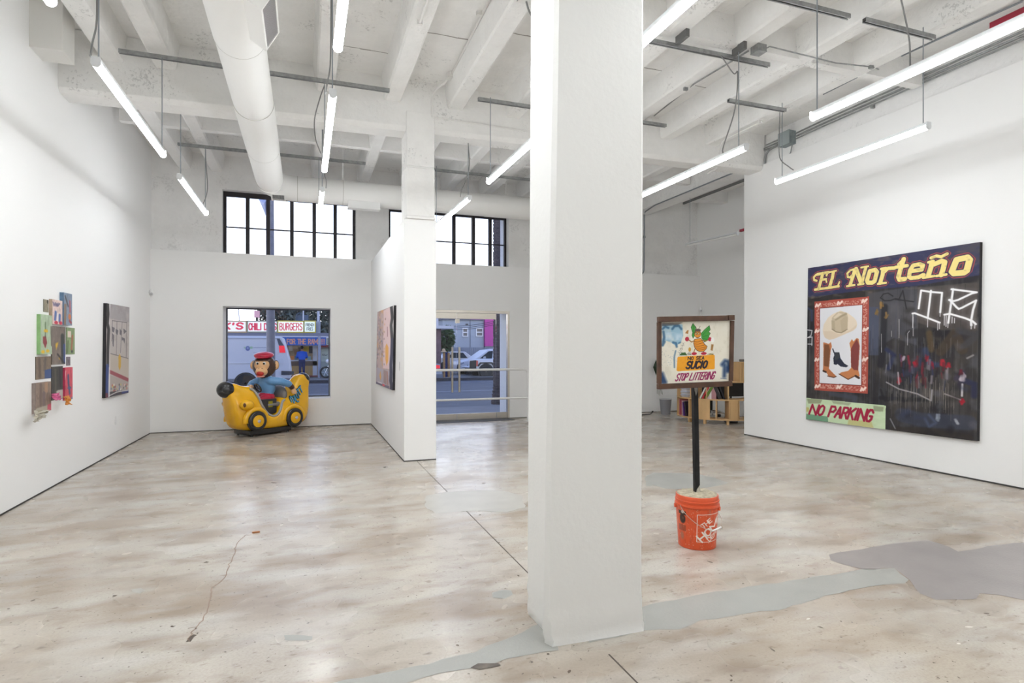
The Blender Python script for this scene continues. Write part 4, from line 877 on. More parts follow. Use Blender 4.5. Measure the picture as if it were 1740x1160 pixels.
P.stroke(A([(158, 100), (150, 300), (150, 500), (155, 720), (152, 1050)]), 9, (222, 220, 220), .9, 3); P.stroke(A([(140, 88), (145, 200), (138, 300), (150, 360), (142, 560), (140, 740)]), 13, (38, 34, 34), 1, 3); P.stroke(A([(136, 740), (132, 900), (130, 1050)]), 15, (42, 62, 122), 1, 3); P.stroke(A([(128, 1040), (130, 1075)]), 14, (110, 40, 56), .9, 2)
PX = XL + .04; TL_, TR_, BR_, BL_ = [atX(u, v, PX) for u, v in c_px]
art = thing('painting', 'tall grey painting of poles with a blue and black edge, on the left wall', 'painting', (XL, (TL_.y + TR_.y) / 2, BL_.z))
painted_grid('painted_canvas', P, quad_fn(TL_, TR_, BR_, BL_), PAINT, art)
b = MB(); e_ = Vector((-.0012, 0, 0)); b.prism([TL_ + e_, TR_ + e_, BR_ + e_, BL_ + e_], (-.0385, 0, 0)); b.build('stretcher', EDGE, art)

# --- painting on the middle wall
c_px = [(641.3, 530), (669.3, 518.5), (667, 663), (638.8, 651.5)]
P = Paint(100, 300, c_px, (188, 164, 162), 6); A = art_tools((620, 500), 6.443)
P.put(np.clip((P.noise(8, 12, 4) - .48) * 4, 0, 1) * .6, (142, 122, 132)); P.put(np.clip((P.noise(10, 14, 4) - .56) * 5, 0, 1) * .7, (206, 150, 90)); P.put(np.clip((P.noise(9, 12, 4) - .56) * 5, 0, 1) * .5, (92, 92, 110))
P.poly(A([(205, 180), (285, 130), (285, 720), (270, 810), (200, 800)]), (226, 198, 198), .9, blur=4)
for k in range(60): P.ell((P.rs.uniform(0, 55), P.rs.uniform(20, 215)), 4, 6, [(120, 84, 90), (206, 150, 92), (92, 104, 136), (222, 196, 190), (150, 120, 70)][k % 5], .6, .6, True)
P.poly(A([(225, 560), (240, 525), (258, 570), (255, 720), (238, 775), (226, 700)]), (230, 166, 66), blur=1); P.stroke(A([(246, 350), (248, 450)]), 3, (150, 90, 96), .9, 2)
P.poly(A([(130, 790), (268, 830), (262, 1000), (125, 950)]), (176, 168, 180), .95, blur=2)
P.poly(A([(160, 880), (172, 830), (180, 900), (170, 940)]), (214, 158, 60), blur=1); P.poly(A([(205, 815), (240, 830), (238, 990), (205, 960)]), (146, 112, 100), .7, blur=2); P.stroke(A([(245, 840), (250, 980)]), 6, (160, 104, 90), .8, 3)
P.poly(A([(120, 950), (265, 1000), (262, 1040), (120, 975)]), (92, 84, 110), .9, blur=1); P.ell(A([(205, 990)])[0], 8, 5, (206, 74, 84)); P.stroke(A([(145, 955), (185, 970)]), 4, (232, 228, 230), .9, 2)
P.stroke(A([(308, 130), (310, 600), (300, 1040)]), 14, (226, 222, 222), 1, 2); P.stroke(A([(288, 130), (298, 250), (286, 330), (296, 480)]), 14, (40, 38, 40), 1, 3); P.stroke(A([(298, 490), (294, 640), (284, 760), (286, 860), (282, 940), (292, 1000), (290, 1040)]), 16, (36, 38, 68), 1, 3); P.stroke(A([(318, 140), (316, 580)]), 5, (50, 48, 50), 1, 2)
PX = 1.2 - .035; TL_, TR_, BR_, BL_ = [atX(u, v, PX) for u, v in c_px]
art = thing('painting', 'colourful narrow painting with a dark painted edge, on the middle wall', 'painting', (1.2, (TL_.y + TR_.y) / 2, BL_.z))
painted_grid('painted_canvas', P, quad_fn(TL_, TR_, BR_, BL_), PAINT, art)
b = MB(); e_ = Vector((.0012, 0, 0)); b.prism([TL_ + e_, TR_ + e_, BR_ + e_, BL_ + e_], (.0335, 0, 0)); b.build('stretcher', EDGE, art)

# --- cluster of painted wooden panels on the left wall
art = thing('panel_cluster', 'cluster of small painted wooden panels fixed together on the left wall', 'artwork', (XL, 7.3, .8))
# (front left u, right u, top v, bottom v, thickness, ground colour, side colour, marks)
panels = [
    (108.5, 122.5, 496.5, 551.5, .10, (128, 142, 160), (98, 128, 158), [('s', [(.15, .1), (.5, .4)], 4, (70, 66, 70)), ('p', [(.05, .35), (.3, .35), (.25, 1), (0, 1)], (134, 112, 92)), ('s', [(.7, .25), (.72, .55)], 6, (168, 84, 92)), ('e', (.68, .72), .2, .12, (206, 116, 66)), ('s', [(.65, .85), (.85, .9)], 5, (160, 70, 78))]),
    (74, 82.5, 508, 529.5, .02, (146, 140, 122), (110, 104, 92), [('e', (.8, .15), .2, .2, (70, 62, 58)), ('s', [(.2, .3), (.25, .8)], 3, (110, 104, 92))]),
    (89.3, 106, 508, 550, .075, (226, 200, 192), (190, 168, 150), [('s', [(.05, .12), (.15, .25), (.25, .12), (.3, .25), (.4, .15), (.42, .25), (.55, .12), (.5, .25), (.7, .13)], 3, (88, 84, 120)), ('s', [(.3, .5), (.25, .8)], 7, (74, 100, 160)), ('s', [(.7, .6), (.68, .85)], 7, (74, 100, 160)), ('s', [(.5, .55), (.48, .85)], 4, (226, 226, 232)), ('e', (.35, .92), .22, .09, (188, 44, 66)), ('e', (.8, .92), .2, .09, (188, 44, 66))]),
    (69, 88.2, 533.5, 602, .085, (170, 188, 160), (140, 182, 122), [('s', [(.4, .2), (.42, .38)], 3, (86, 110, 74)), ('e', (.45, .40), .22, .05, (222, 176, 40)), ('p', [(.2, .55), (.45, .52), (.55, .7), (.4, .84), (.2, .7)], (140, 54, 62)), ('s', [(.4, .45), (.4, .55)], 2, (60, 70, 60)), ('e', (.2, .92), .18, .05, (226, 180, 40)), ('e', (.6, .9), .18, .05, (226, 180, 40)), ('s', [(.9, .3), (.95, .75)], 4, (104, 92, 84))]),
    (88.4, 111, 553.5, 619.5, .06, (124, 112, 104), (86, 78, 72), [('s', [(.75, .25), (.8, .9)], 9, (58, 62, 60)), ('s', [(.9, .5), (.95, .95)], 7, (60, 76, 128)), ('p', [(.25, .45), (.45, .4), (.4, .5), (.28, .62)], (214, 168, 44)), ('e', (.55, .82), .1, .05, (190, 150, 50)), ('s', [(.4, .72), (.9, .97)], 3, (50, 46, 46))]),
    (112.5, 127, 556, 602, .05, (134, 152, 110), (74, 84, 66), [('p', [(.15, .13), (.55, .13), (.55, .36), (.15, .36)], (232, 210, 200)), ('s', [(.7, .3), (.6, .8)], 6, (168, 100, 76)), ('s', [(.2, .5), (.15, .9)], 5, (92, 108, 72)), ('e', (.65, .88), .12, .07, (60, 64, 70))]),
    (61, 87, 606, 645, .045, (128, 112, 96), (88, 78, 66), [('p', [(.55, .6), (1, .55), (1, 1), (.55, 1)], (60, 84, 136)), ('s', [(.2, .1), (.25, .9)], 5, (98, 84, 74)), ('s', [(.6, .1), (.55, .5)], 5, (106, 96, 88))]),
    (88, 106.8, 623, 680.5, .05, (70, 68, 64), (46, 44, 42), [('s', [(.3, .1), (.35, .8)], 5, (92, 88, 78)), ('s', [(.7, .05), (.75, .6)], 5, (54, 50, 54)), ('p', [(.4, .72), (1, .7), (1, .98), (.4, .98)], (196, 188, 180))]),
    (110.5, 123.4, 624.5, 680.5, .07, (200, 82, 96), (176, 50, 84), [('s', [(.4, .25), (.45, .5), (.6, .78)], 7, (60, 84, 120)), ('e', (.55, .62), .3, .05, (70, 96, 130)), ('s', [(.1, .1), (.0, .35)], 2, (236, 210, 206)), ('e', (.9, .95), .15, .05, (110, 120, 150))]),
    (60.6, 87, 651, 703, .085, (142, 124, 112), (150, 136, 130), [('s', [(.3, .05), (.3, .75)], 5, (112, 96, 88)), ('s', [(.65, .05), (.65, .3)], 7, (172, 138, 112)), ('s', [(.5, .35), (.5, .75)], 6, (118, 104, 104)), ('p', [(.72, .78), (1, .74), (1, .97), (.72, 1)], (206, 88, 112)), ('p', [(0, .82), (.72, .78), (.7, 1), (0, 1)], (176, 168, 152))]),
    (113.3, 119.6, 606, 621, .03, (122, 112, 118), (90, 84, 92), [('e', (.5, .5), .25, .25, (94, 84, 96))]),
]
US = {108.5: 101.2, 74: 73.2, 89.3: 82.9, 69: 62.2, 88.4: 86.4, 112.5: 111.5, 61: 59.8, 88: 86.6, 110.5: 106.6, 60.6: 53.6, 113.3: 112.4}
for (u0, u1, v0, v1, t_, col, side, marks) in panels:
    ys_ = atX(US[u0], v0, XL).y; r_ = ray(u0, v0); t_ = r_[0] * ys_ / r_[1] - XL
    X = XL + t_; a_, c_ = atX(u0, v0, X), atX(u0, v1, X); d_ = atX(u1, v0, X)
    P = Paint(34, 60, None, col, int(u0)); P.put(np.clip((P.noise(10, 5, 4) - .5) * 4, 0, 1) * .35, np.array(col) * .62); P.put(np.clip((P.noise(12, 6, 4) - .5) * 4, 0, 1) * .35, np.minimum(np.array(col) * 1.25, 245))
    for mk in marks:
        S = lambda q: [(x * 34, y * 60) for x, y in q]
        if mk[0] == 's': P.stroke(S(mk[1]), mk[2], mk[3], .9, 2, True)
        elif mk[0] == 'p': P.poly(S(mk[1]), mk[2], .9, True, 1)
        else: P.ell((mk[1][0] * 34, mk[1][1] * 60), mk[2] * 34, mk[3] * 60, mk[4], .95, .4, True)
    b = MB(); b.box(XL, X - .001, a_.y, d_.y, c_.z, a_.z); pn = b.build('panel', mat('panel_side_%d' % int(u0 * 10), L3(*side), .7, noise=.2, nscale=20), art)
    fo = painted_grid('panel_face', P, quad_fn((X, a_.y, a_.z), (X, d_.y, a_.z), (X, d_.y, c_.z), (X, a_.y, c_.z)), PAINT); fo.parent = pn; fo.matrix_parent_inverse = (chain(pn)).inverted() if False else Matrix.Identity(4)
    fo.matrix_parent_inverse = Matrix.Identity(4)
def crumple(name, px, X, col, seed, amp=.03):
    r = random.Random(seed); n = 7; b = MB(); TL, TR, BR, BL = [atX(u, v, X) for u, v in px]; v = []
    for j in range(n + 1):
        for i in range(n + 1):
            u = i / n; w_ = j / n; p = (TL * (1 - u) + TR * u) * (1 - w_) + (BL * (1 - u) + BR * u) * w_; v.append(p + Vector((r.uniform(-amp, amp) + .02 * w_, r.uniform(-.006, .006), r.uniform(-.006, .006))))
    b.add(v, [(j * (n + 1) + i, (j + 1) * (n + 1) + i, (j + 1) * (n + 1) + i + 1, j * (n + 1) + i + 1) for j in range(n) for i in range(n)])
    o = b.build(name, col, art, fix=False); s_ = o.modifiers.new('thick', 'SOLIDIFY'); s_.thickness = .004; return o
crumple('crumpled_paper', [(60, 698), (84, 696), (70, 708), (56, 717)], XL + .10, mat('scrap_paper', L3(190, 184, 168), .8, noise=.35, nscale=30), 2)
crumple('crumpled_can', [(109, 673), (118.5, 672), (117, 687), (109.5, 688)], XL + .10, mat('scrap_orange', L3(206, 130, 44), .5, noise=.5, nscale=40), 3, .015)
crumple('crumpled_wrapper', [(89, 669), (101, 667), (99, 680), (89, 679)], XL + .075, mat('scrap_pink', L3(206, 96, 142), .6, noise=.4, nscale=30), 4, .015)

# =================================================================== LITTER SIGN IN A BUCKET
def camp(u, v, d):
    xc = (u - CX) / F * d; return Vector((xc * ct + d * st, -xc * st + d * ct, EYE + (CY - v) / F * d))
bc = Vector((2.735, 3.605, 0)); sign = thing('bucket_sign', 'painted litter sign on a black post set in an orange bucket of concrete', 'sign', bc)
OR = (214, 84, 44)
P = Paint(230, 190, None, OR, 9, 1.5)             # bucket skin: u 0..1 over the half turned to the viewer, v from the rib to the foot
def bk(x, y):                                 # crop pixel (8.923 px per photo px, off 1120,820) to canvas
    u = 1120 + x / 8.923; v = 820 + y / 8.923; r_ = 34.0 - 3.0 * max(0, min(1, (v - 858) / 72)); q = max(-.999, min(.999, (u - 1183.5) / r_)); a = math.asin(q)
    return ((a / PI + .5) * 230, (v + 4.0 * (1 - math.cos(a)) - 863) / (933 - 863) * 190)
BKP = lambda pts: [bk(*p) for p in pts]
P.put(np.clip((P.noise(30, 6, 4) - .54) * 5, 0, 1) * .5, (186, 66, 34)); P.put(np.clip((P.noise(20, 4, 4) - .62) * 6, 0, 1) * .5, (176, 110, 90)); P.put(np.clip((P.noise(60, 30, 2) - .72) * 8, 0, 1) * .6, (222, 200, 180))
P.stroke(BKP([(570, 470), (700, 462), (860, 430)]), 2.4, (236, 228, 220), 1, 1, True); P.stroke(BKP([(570, 470), (562, 885)]), 2.4, (236, 228, 220), 1, 1, True); P.stroke(BKP([(562, 885), (740, 880), (835, 850)]), 2.4, (236, 228, 220), 1, 1, True)
P.text('THE', BKP([(618, 622), (745, 512), (775, 560), (655, 672)]), 3.6, (234, 226, 218), gap=.2, raw=True)
P.text('HOME', BKP([(560, 800), (862, 448), (935, 520), (640, 888)]), 6.6, (234, 226, 218), gap=.16, raw=True)
P.text('DEPOT', BKP([(700, 830), (880, 640), (920, 690), (742, 872)]), 4, (234, 226, 218), gap=.22, raw=True)
P.poly(BKP([(308, 425), (412, 440), (418, 500), (312, 480)]), (30, 26, 26), .9, True); P.ell(bk(365, 450), 8, 9, (206, 196, 190), .9, .3, True)
P.ell(bk(362, 555), 16, 26, (30, 26, 26), .9, .3, True); P.ell(bk(370, 545), 5, 9, (110, 60, 44), .8, .4, True); P.poly(BKP([(312, 640), (412, 655), (410, 750), (312, 735)]), (112, 58, 44), .55, True, 2); P.ell(bk(355, 820), 12, 24, (150, 110, 96), .7, .5, True)
dirv = math.atan2(-bc.y, -bc.x)               # towards the viewer
R0, R1, zt_ = .152, .133, .300
def skin(U, V):
    a = dirv - PI / 2 + U * PI; r_ = R0 + (R1 - R0) * V; return bc.x + r_ * np.cos(a), bc.y + r_ * np.sin(a), zt_ * (1 - V) + .006 * V
bkt = painted_grid('bucket_front', P, skin, attr_mat('bucket_plastic', .38, .45), sign, smooth=True)
ORM = mat('bucket_orange', L3(*OR), .38, noise=.1, nscale=12)
b = MB(); n = 24; v = []
for zz, r_ in ((zt_, R0), (.006, R1)):
    for k in range(n + 1): a = dirv + PI / 2 + PI * k / n; v.append((bc.x + r_ * math.cos(a), bc.y + r_ * math.sin(a), zz))
b.add(v, [(k, k + 1, n + 2 + k, n + 1 + k) for k in range(n)]); b.build('bucket_back', ORM, sign, smooth=60)
b = MB(); b.lathe([(.131, 0), (.134, .004), (.134, .012)], bc, 40); b.build('bucket_foot', ORM, sign, smooth=40)
b = MB(); b.lathe([(.152, .298), (.158, .300), (.1605, .306), (.158, .318), (.152, .321), (.153, .335), (.157, .337), (.157, .345), (.152, .348), (.1515, .376), (.149, .379)], bc, 48); b.build('bucket_rim', ORM, sign, smooth=50)
b = MB(); r_ = random.Random(4); n = 40
b.lathe([(.149, .372), (.142, .384), (.10, .389), (.05, .392), (.02, .393)], bc, n); b.v = [(x + r_.uniform(-.003, .003), y + r_.uniform(-.003, .003), z + r_.uniform(-.004, .004)) for x, y, z in b.v]
b.build('concrete_fill', mat('bucket_concrete', L3(178, 168, 146), .9, noise=.35, nscale=40, bump=.5, bscale=60), sign, smooth=60)
# wire bail with a white grip, hanging down the front
def ons(x, y, off): 
    q = bk(x, y); a = dirv - PI / 2 + q[0] / 230 * PI; V = q[1] / 190; r2 = R0 + (R1 - R0) * V + off; return Vector((bc.x + r2 * math.cos(a), bc.y + r2 * math.sin(a), zt_ * (1 - V)))
b = MB(); bp = [ons(345, 345, .008), ons(370, 400, .008), ons(430, 480, .009), ons(540, 580, .011), ons(640, 645, .013), ons(745, 695, .018)]; b.tube(smooth_path(bp, 5), .0022, 6); hd = b.build('bail', mat('bail_wire', (.6, .52, .45), .4, metal=.6), sign, smooth=60)
b = MB(); g0 = ons(750, 695, .020); g1 = ons(845, 655, .030); b.cyl(g0, g1, .0065, n=12); b.build('grip', WHITEP, hd, smooth=40)
b = MB(); b.tube(smooth_path([g1, g1 + Vector((.03, .03, .05)), g1 + Vector((.035, .10, .10))], 5), .0022, 6); b.build('wire', MATS['bail_wire'], hd, smooth=60)
for sg in (-1, 1): a = dirv + sg * PI * .42; b = MB(); b.cyl(bc + Vector((.150 * math.cos(a), .150 * math.sin(a), .29)), bc + Vector((.166 * math.cos(a), .166 * math.sin(a), .29)), .016, n=12); b.build('bail_ear', ORM, sign, smooth=40)
# post
pt = camp(1180, 640, 4.30); pb = Vector((bc.x - .004, bc.y - .002, .38))
POSTM = mat('post_black', (.010, .010, .011), .6, spec=.3, noise=.3, nscale=30)
b = MB(); dv = (camp(1241, 600, 4.316) - camp(1119, 600, 4.160)).normalized(); b.bar(pb, Vector((pt.x, pt.y, 1.225)), .037, .037, (dv.x, dv.y, 0)); b.build('post', POSTM, sign, bevel=.003)
nv = Vector((dv.y, -dv.x, 0)).normalized()
b = MB(); c_ = Vector((pt.x, pt.y, 1.155)) + nv * .0195; b.prism([c_ + dv * -.014 + Vector((0, 0, .04)), c_ + dv * .015 + Vector((0, 0, .04)), c_ + dv * .012 + Vector((0, 0, -.02)), c_ + Vector((0, 0, -.055)), c_ + dv * -.012 + Vector((0, 0, -.01))], nv * .001); b.build('chipped_paint', mat('primer_grey', L3(150, 150, 146), .7, noise=.3, nscale=60), sign)
b = MB(); c_ = Vector((pb.x, pb.y, .40)) + nv * .0195; b.prism([c_ + dv * -.012 + Vector((0, 0, .012)), c_ + dv * .014 + Vector((0, 0, .045)), c_ + dv * .016 + Vector((0, 0, -.01)), c_ + dv * -.014 + Vector((0, 0, -.012))], nv * .001); b.build('chipped_paint', mat('bare_pale', L3(196, 192, 178), .8, noise=.3, nscale=60), sign)
# board
px_b = [(1119.5, 543.5), (1243, 541), (1241, 650.5), (1119.5, 655.5)]
dl, dr_ = 4.160, 4.316
TL_, TR_, BR_, BL_ = camp(*px_b[0], dl), camp(*px_b[1], dr_), camp(*px_b[2], dr_), camp(*px_b[3], dl)
P = Paint(300, 270, px_b, (226, 221, 206), 12, 1.4); A = art_tools((1100, 530), 8.2875)
P.put(np.clip((P.noise(6, 6, 4) - .5) * 3, 0, 1) * .35, (240, 238, 230)); P.put(np.clip((P.noise(20, 8, 4) - .58) * 5, 0, 1) * .3, (190, 182, 160))
bl = np.clip((P.noise(7, 5, 4) - .34) * 4, 0, 1)
P.put(P.blur(P.blur(P.mask_poly(A([(205, 170), (490, 175), (500, 330), (470, 430), (400, 480), (330, 430), (240, 400), (205, 520)])))) * bl * .8, (128, 172, 200))
P.put(P.mask_poly(A([(250, 290), (490, 280), (480, 400), (260, 390)])) * .7 * np.clip((P.noise(8, 6, 3) - .3) * 3, 0, 1), (222, 230, 234))
for pts, wd in (([(350, 240), (380, 200), (440, 195), (475, 240)], 9), ([(215, 240), (250, 205), (295, 225)], 8), ([(225, 280), (235, 360), (215, 470), (240, 420)], 10), ([(360, 430), (400, 440), (410, 490)], 9), ([(395, 550), (375, 640), (378, 780)], 5), ([(440, 440), (460, 430)], 6)): P.stroke(A(pts), wd, (40, 84, 122), .75, 5)
for q in ([(1050, 740), (1090, 690), (1130, 700), (1145, 760), (1125, 830)], [(1085, 750), (1080, 900)], [(1130, 780), (1148, 820)], [(205, 870), (225, 930), (250, 985)], [(205, 930), (215, 985)]): P.stroke(A(q), 15, (28, 56, 100), .85, 12)
P.stroke(A([(1030, 930), (1110, 938)]), 3, (40, 66, 110), .6, 3)
for k in range(60): P.ell(A([(P.rs.uniform(200, 480), P.rs.uniform(540, 760))])[0], 1.2, 2, (80, 110, 136), .6, .8)
P.poly(A([(205, 150), (500, 150), (420, 185), (205, 200)]), (60, 56, 58), .6, blur=6)
# insect
BRN = (74, 46, 34)
for q in ([(610, 215), (637, 160), (660, 190), (678, 225), (662, 330), (640, 372), (622, 330), (632, 290)], [(755, 300), (800, 250), (868, 190), (882, 250), (858, 280), (884, 300), (862, 340), (870, 380), (830, 410), (800, 425), (760, 370)]):
    P.poly(A(q), (64, 150, 60)); P.stroke(A(q + [q[0]]), 1.6, (34, 70, 36))
for q in ([(640, 190), (650, 330)], [(770, 330), (860, 230)], [(775, 350), (850, 330)], [(780, 370), (840, 390)]): P.stroke(A(q), 1.3, (40, 92, 40))
bp = [(660, 385), (745, 372), (775, 410), (800, 455), (838, 485), (826, 520), (795, 552), (740, 560), (695, 545), (660, 500), (646, 440)]
P.poly(A(bp), (222, 142, 38)); P.stroke(A(bp + [bp[0]]), 2, BRN)
for q in ([(655, 420), (700, 425), (765, 405)], [(650, 450), (710, 455), (785, 432)], [(656, 480), (720, 485), (805, 465)], [(668, 508), (740, 512), (822, 492)], [(690, 535), (750, 536), (812, 520)]): P.stroke(A(q), 2, (120, 66, 30))
P.ell(A([(703, 312)])[0], 15, 17, BRN, 1, .12); P.ell(A([(703, 316)])[0], 13.5, 15, (222, 142, 38), 1, .12); P.ell(A([(705, 258)])[0], 14, 7, (92, 76, 70), 1, .2)
for x in (682, 718): P.ell(A([(x, 305)])[0], 5.2, 7, BRN, 1, .2); P.ell(A([(x, 307)])[0], 3.8, 5.4, (208, 186, 120), 1, .2); P.ell(A([(x + 3, 310)])[0], 1.7, 2.4, (40, 30, 26), 1, .3)
P.stroke(A([(680, 355), (705, 365), (735, 350)]), 2, BRN); P.stroke(A([(690, 235), (672, 200)]), 1.4, BRN); P.stroke(A([(720, 235), (738, 200)]), 1.4, BRN)
P.stroke(A([(655, 405), (620, 425), (580, 395)]), 4, (150, 104, 46)); P.stroke(A([(770, 400), (820, 410), (860, 390)]), 4, (150, 104, 46)); P.stroke(A([(665, 525), (645, 580)]), 4, (150, 104, 46)); P.stroke(A([(785, 555), (790, 580)]), 4, (150, 104, 46))
for (x, y, rx, ry) in ((555, 383, 9, 10), (875, 385, 8, 9), (655, 588, 12, 6.5), (790, 586, 13, 6.5)): P.ell(A([(x, y)])[0], rx, ry, (178, 40, 66), 1, .15)
P.ell(A([(915, 395)])[0], 8, 12, (238, 236, 232), 1, .2); P.poly(A([(895, 455), (930, 460), (915, 550), (885, 540)]), (156, 116, 66)); P.poly(A([(525, 300), (560, 255), (578, 255), (570, 310)]), (170, 118, 60)); P.ell(A([(592, 530)])[0], 6, 10, (200, 150, 60), 1, .2)
for k in range(46): t_ = P.rs.rand(); P.ell(A([(515 - 60 * t_ + P.rs.uniform(-22, 22), 430 + 150 * t_)])[0], 1.2, 1.2, (44, 40, 44), 1, .5)
P.poly(A([(440, 612), (480, 575), (530, 570), (560, 612)]), (58, 92, 44), blur=1); P.poly(A([(548, 612), (575, 560), (605, 565), (620, 610)]), (186, 180, 170), .9, blur=1); P.poly(A([(830, 600), (880, 585), (930, 590), (925, 604)]), (120, 110, 56), blur=1); P.stroke(A([(560, 590), (610, 600)]), 2, (50, 44, 44))
# orange plate
op = [(420, 640), (440, 630), (930, 602), (945, 612), (945, 795), (930, 806), (425, 835), (408, 822)]
P.poly(A(op), (230, 158, 36)); P.put(P.mask_poly(A(op)) * np.clip((P.noise(30, 20, 3) - .55) * 5, 0, 1) * .3, (210, 130, 30))
P.text('NO SEA', A([(570, 634), (795, 624), (792, 668), (566, 676)]), 3.3, (36, 30, 46), gap=.36); P.text('SUCIO', A([(560, 702), (842, 690), (822, 786), (540, 796)]), 7.4, (36, 30, 46), gap=.22, slant=.12)
P.text('STOP LITTERING', A([(420, 872), (955, 840), (925, 940), (388, 968)]), 4.6, (140, 26, 84), gap=.24, slant=.22)
up = (TL_ - BL_).normalized(); rt = (TR_ - TL_).normalized(); nb = rt.cross(up); 
if nb.dot(Vector((0, 0, EYE)) - TL_) < 0: nb = -nb
painted_grid('sign_face', P, quad_fn(TL_, TR_, BR_, BL_), attr_mat('sign_enamel', .5, .35), sign)
b = MB(); b.prism([TL_ - nb * .001, TR_ - nb * .001, BR_ - nb * .001, BL_ - nb * .001], -nb * .012); b.build('plywood_board', mat('ply_back', L3(150, 116, 84), .7), sign)
WOOD = mat('stained_wood', L3(84, 56, 40), .55, noise=.45, nscale=14, stretch=(1, 1, 1))
rw = .038; o_ = nb * .006
def rail(p, q, name='frame_rail'): b = MB(); b.bar(p, q, .030, rw, up); b.build(name, WOOD, sign, bevel=.002)
rail(TL_ + up * .004 - rt * .012 + o_, TR_ + up * .004 - rt * .045 + o_); rail(TR_ + up * .006 - rt * .040 + o_, TR_ + up * .006 + rt * .014 + o_, 'frame_block'); rail(BL_ + o_ - rt * .014 - up * .004, BR_ + o_ + rt * .004 - up * .004)
for p, q in ((TL_, BL_), (TR_, BR_)): b = MB(); b.bar(p - up * .016 + o_ * .6, q + up * .016 + o_ * .6, .028, .026, nb); b.build('frame_stile', WOOD, sign, bevel=.002)

# =================================================================== BANANA CAR RIDE
RO = Vector((-.668, 10.80, 0)); ride = thing('banana_ride', 'yellow banana shaped ride car with a red capped monkey driver, under the window', 'ride', RO, math.atan2(-.608, -.793))
YEL = mat('ride_yellow', L3(236, 178, 8), .22, spec=.5, coat=.5, noise=.06, nscale=5)
BLK = mat('ride_black', (.018, .018, .019), .25, coat=.3); GRY = mat('ride_grey', L3(128, 126, 124), .35); TRIM = mat('ride_trim', L3(160, 160, 158), .35)
out = [(.69, .83), (.63, .885), (.55, .885), (.46, .85), (.37, .83), (.30, .825), (.25, .80), (.185, .69), (.14, .52), (.07, .38), (-.03, .325), (-.12, .37), (-.165, .47), (-.19, .58), (-.25, .62), (-.34, .62), (-.42, .68), (-.50, .79), (-.58, .90), (-.66, .975), (-.76, .99), (-.85, .93), (-.875, .85), (-.855, .74), (-.84, .58), (-.825, .40), (-.79, .26), (-.72, .15), (-.58, .105), (-.3, .095), (0, .092), (.3, .095), (.44, .11), (.55, .16), (.605, .28), (.64, .42), (.665, .56), (.69, .66), (.72, .74)]
N0 = len(out); P3 = [Vector((s_, 0, z)) for s_, z in out]; ol = []
for i in range(N0):
    a, b_, c_, d_ = P3[i - 1], P3[i], P3[(i + 1) % N0], P3[(i + 2) % N0]
    for j in range(4):
        t_ = j / 4; ol.append(.5 * ((2 * b_) + (c_ - a) * t_ + (2 * a - 5 * b_ + 4 * c_ - d_) * t_ * t_ + (3 * b_ - a - 3 * c_ + d_) * t_ ** 3))
sk = [((.62, .77), .11), ((.50, .58), .205), ((.40, .36), .255), ((.1, .22), .295), ((-.3, .22), .295), ((-.54, .32), .27), ((-.64, .56), .215), ((-.745, .84), .125)]
sks = []
for i in range(len(sk) - 1):
    for j in range(10): t_ = j / 10; sks.append((Vector((sk[i][0][0] * (1 - t_) + sk[i + 1][0][0] * t_, 0, sk[i][0][1] * (1 - t_) + sk[i + 1][0][1] * t_)), sk[i][1] * (1 - t_) + sk[i + 1][1] * t_))
sks.append((Vector((sk[-1][0][0], 0, sk[-1][0][1])), sk[-1][1]))
near = []
for p in ol:
    wsum = 0; S = Vector(); W_ = 0
    for q, w_ in sks:
        k = 1 / ((p - q).length_squared + 2e-3) ** 2.2; wsum += k; S += q * k; W_ += w_ * k
    near.append((S / wsum, W_ / wsum))
for _ in range(10): near = [((near[i - 1][0] + near[i][0] * 2 + near[(i + 1) % len(near)][0]) / 4, (near[i - 1][1] + near[i][1] * 2 + near[(i + 1) % len(near)][1]) / 4) for i in range(len(near))]
K = 16; rows = []; q_ = .62
for k in range(K + 1):
    f_ = -PI / 2 + PI * k / K; cc = max(0, math.cos(f_)) ** q_; ss = math.copysign(abs(math.sin(f_)) ** q_, f_)
    rows.append([(S + (p - S) * cc) + Vector((0, W_ * ss, 0)) for p, (S, W_) in zip(ol, near)])
b = MB(); M_ = len(ol); b.add([p for r_ in rows for p in r_], [(k * M_ + i, k * M_ + (i + 1) % M_, (k + 1) * M_ + (i + 1) % M_, (k + 1) * M_ + i) for k in range(K) for i in range(M_)])
b.f += [tuple(range(M_))[::-1], tuple(range(K * M_, (K + 1) * M_))]; b.mi += [0, 0]
body = b.build('body', YEL, ride, smooth=70, world=False)
rm = body.modifiers.new('weld', 'REMESH'); rm.mode = 'VOXEL'; rm.voxel_size = .016; rm.use_smooth_shade = True
sm = body.modifiers.new('relax', 'SMOOTH'); sm.iterations = 6; sm.factor = .5
from mathutils.bvhtree import BVHTree
bvh = BVHTree.FromPolygons([Vector(p) for p in b.v], b.f)
def on_side(s_, z, off=.004, sgn=1):
    h = bvh.ray_cast(Vector((s_, sgn * 1.0, z)), Vector((0, -sgn, 0))); y = h[0].y if h[0] is not None else sgn * .2
    return Vector((s_, y + sgn * off, z))
def ellp(name, c, r, m, par=ride, R=None, nu=24, nv=14): b = MB(); b.ell(c, r, R, nu, nv); return b.build(name, m, par, smooth=60, world=False)
Ry = Matrix.Rotation(math.radians(35), 3, 'Y')
ellp('nose_tip', (.668, 0, .785), (.142, .142, .134), BLK); ellp('tail_tip', (-.800, 0, .900), (.118, .128, .108), BLK, R=Matrix.Rotation(math.radians(-35), 3, 'Y'))
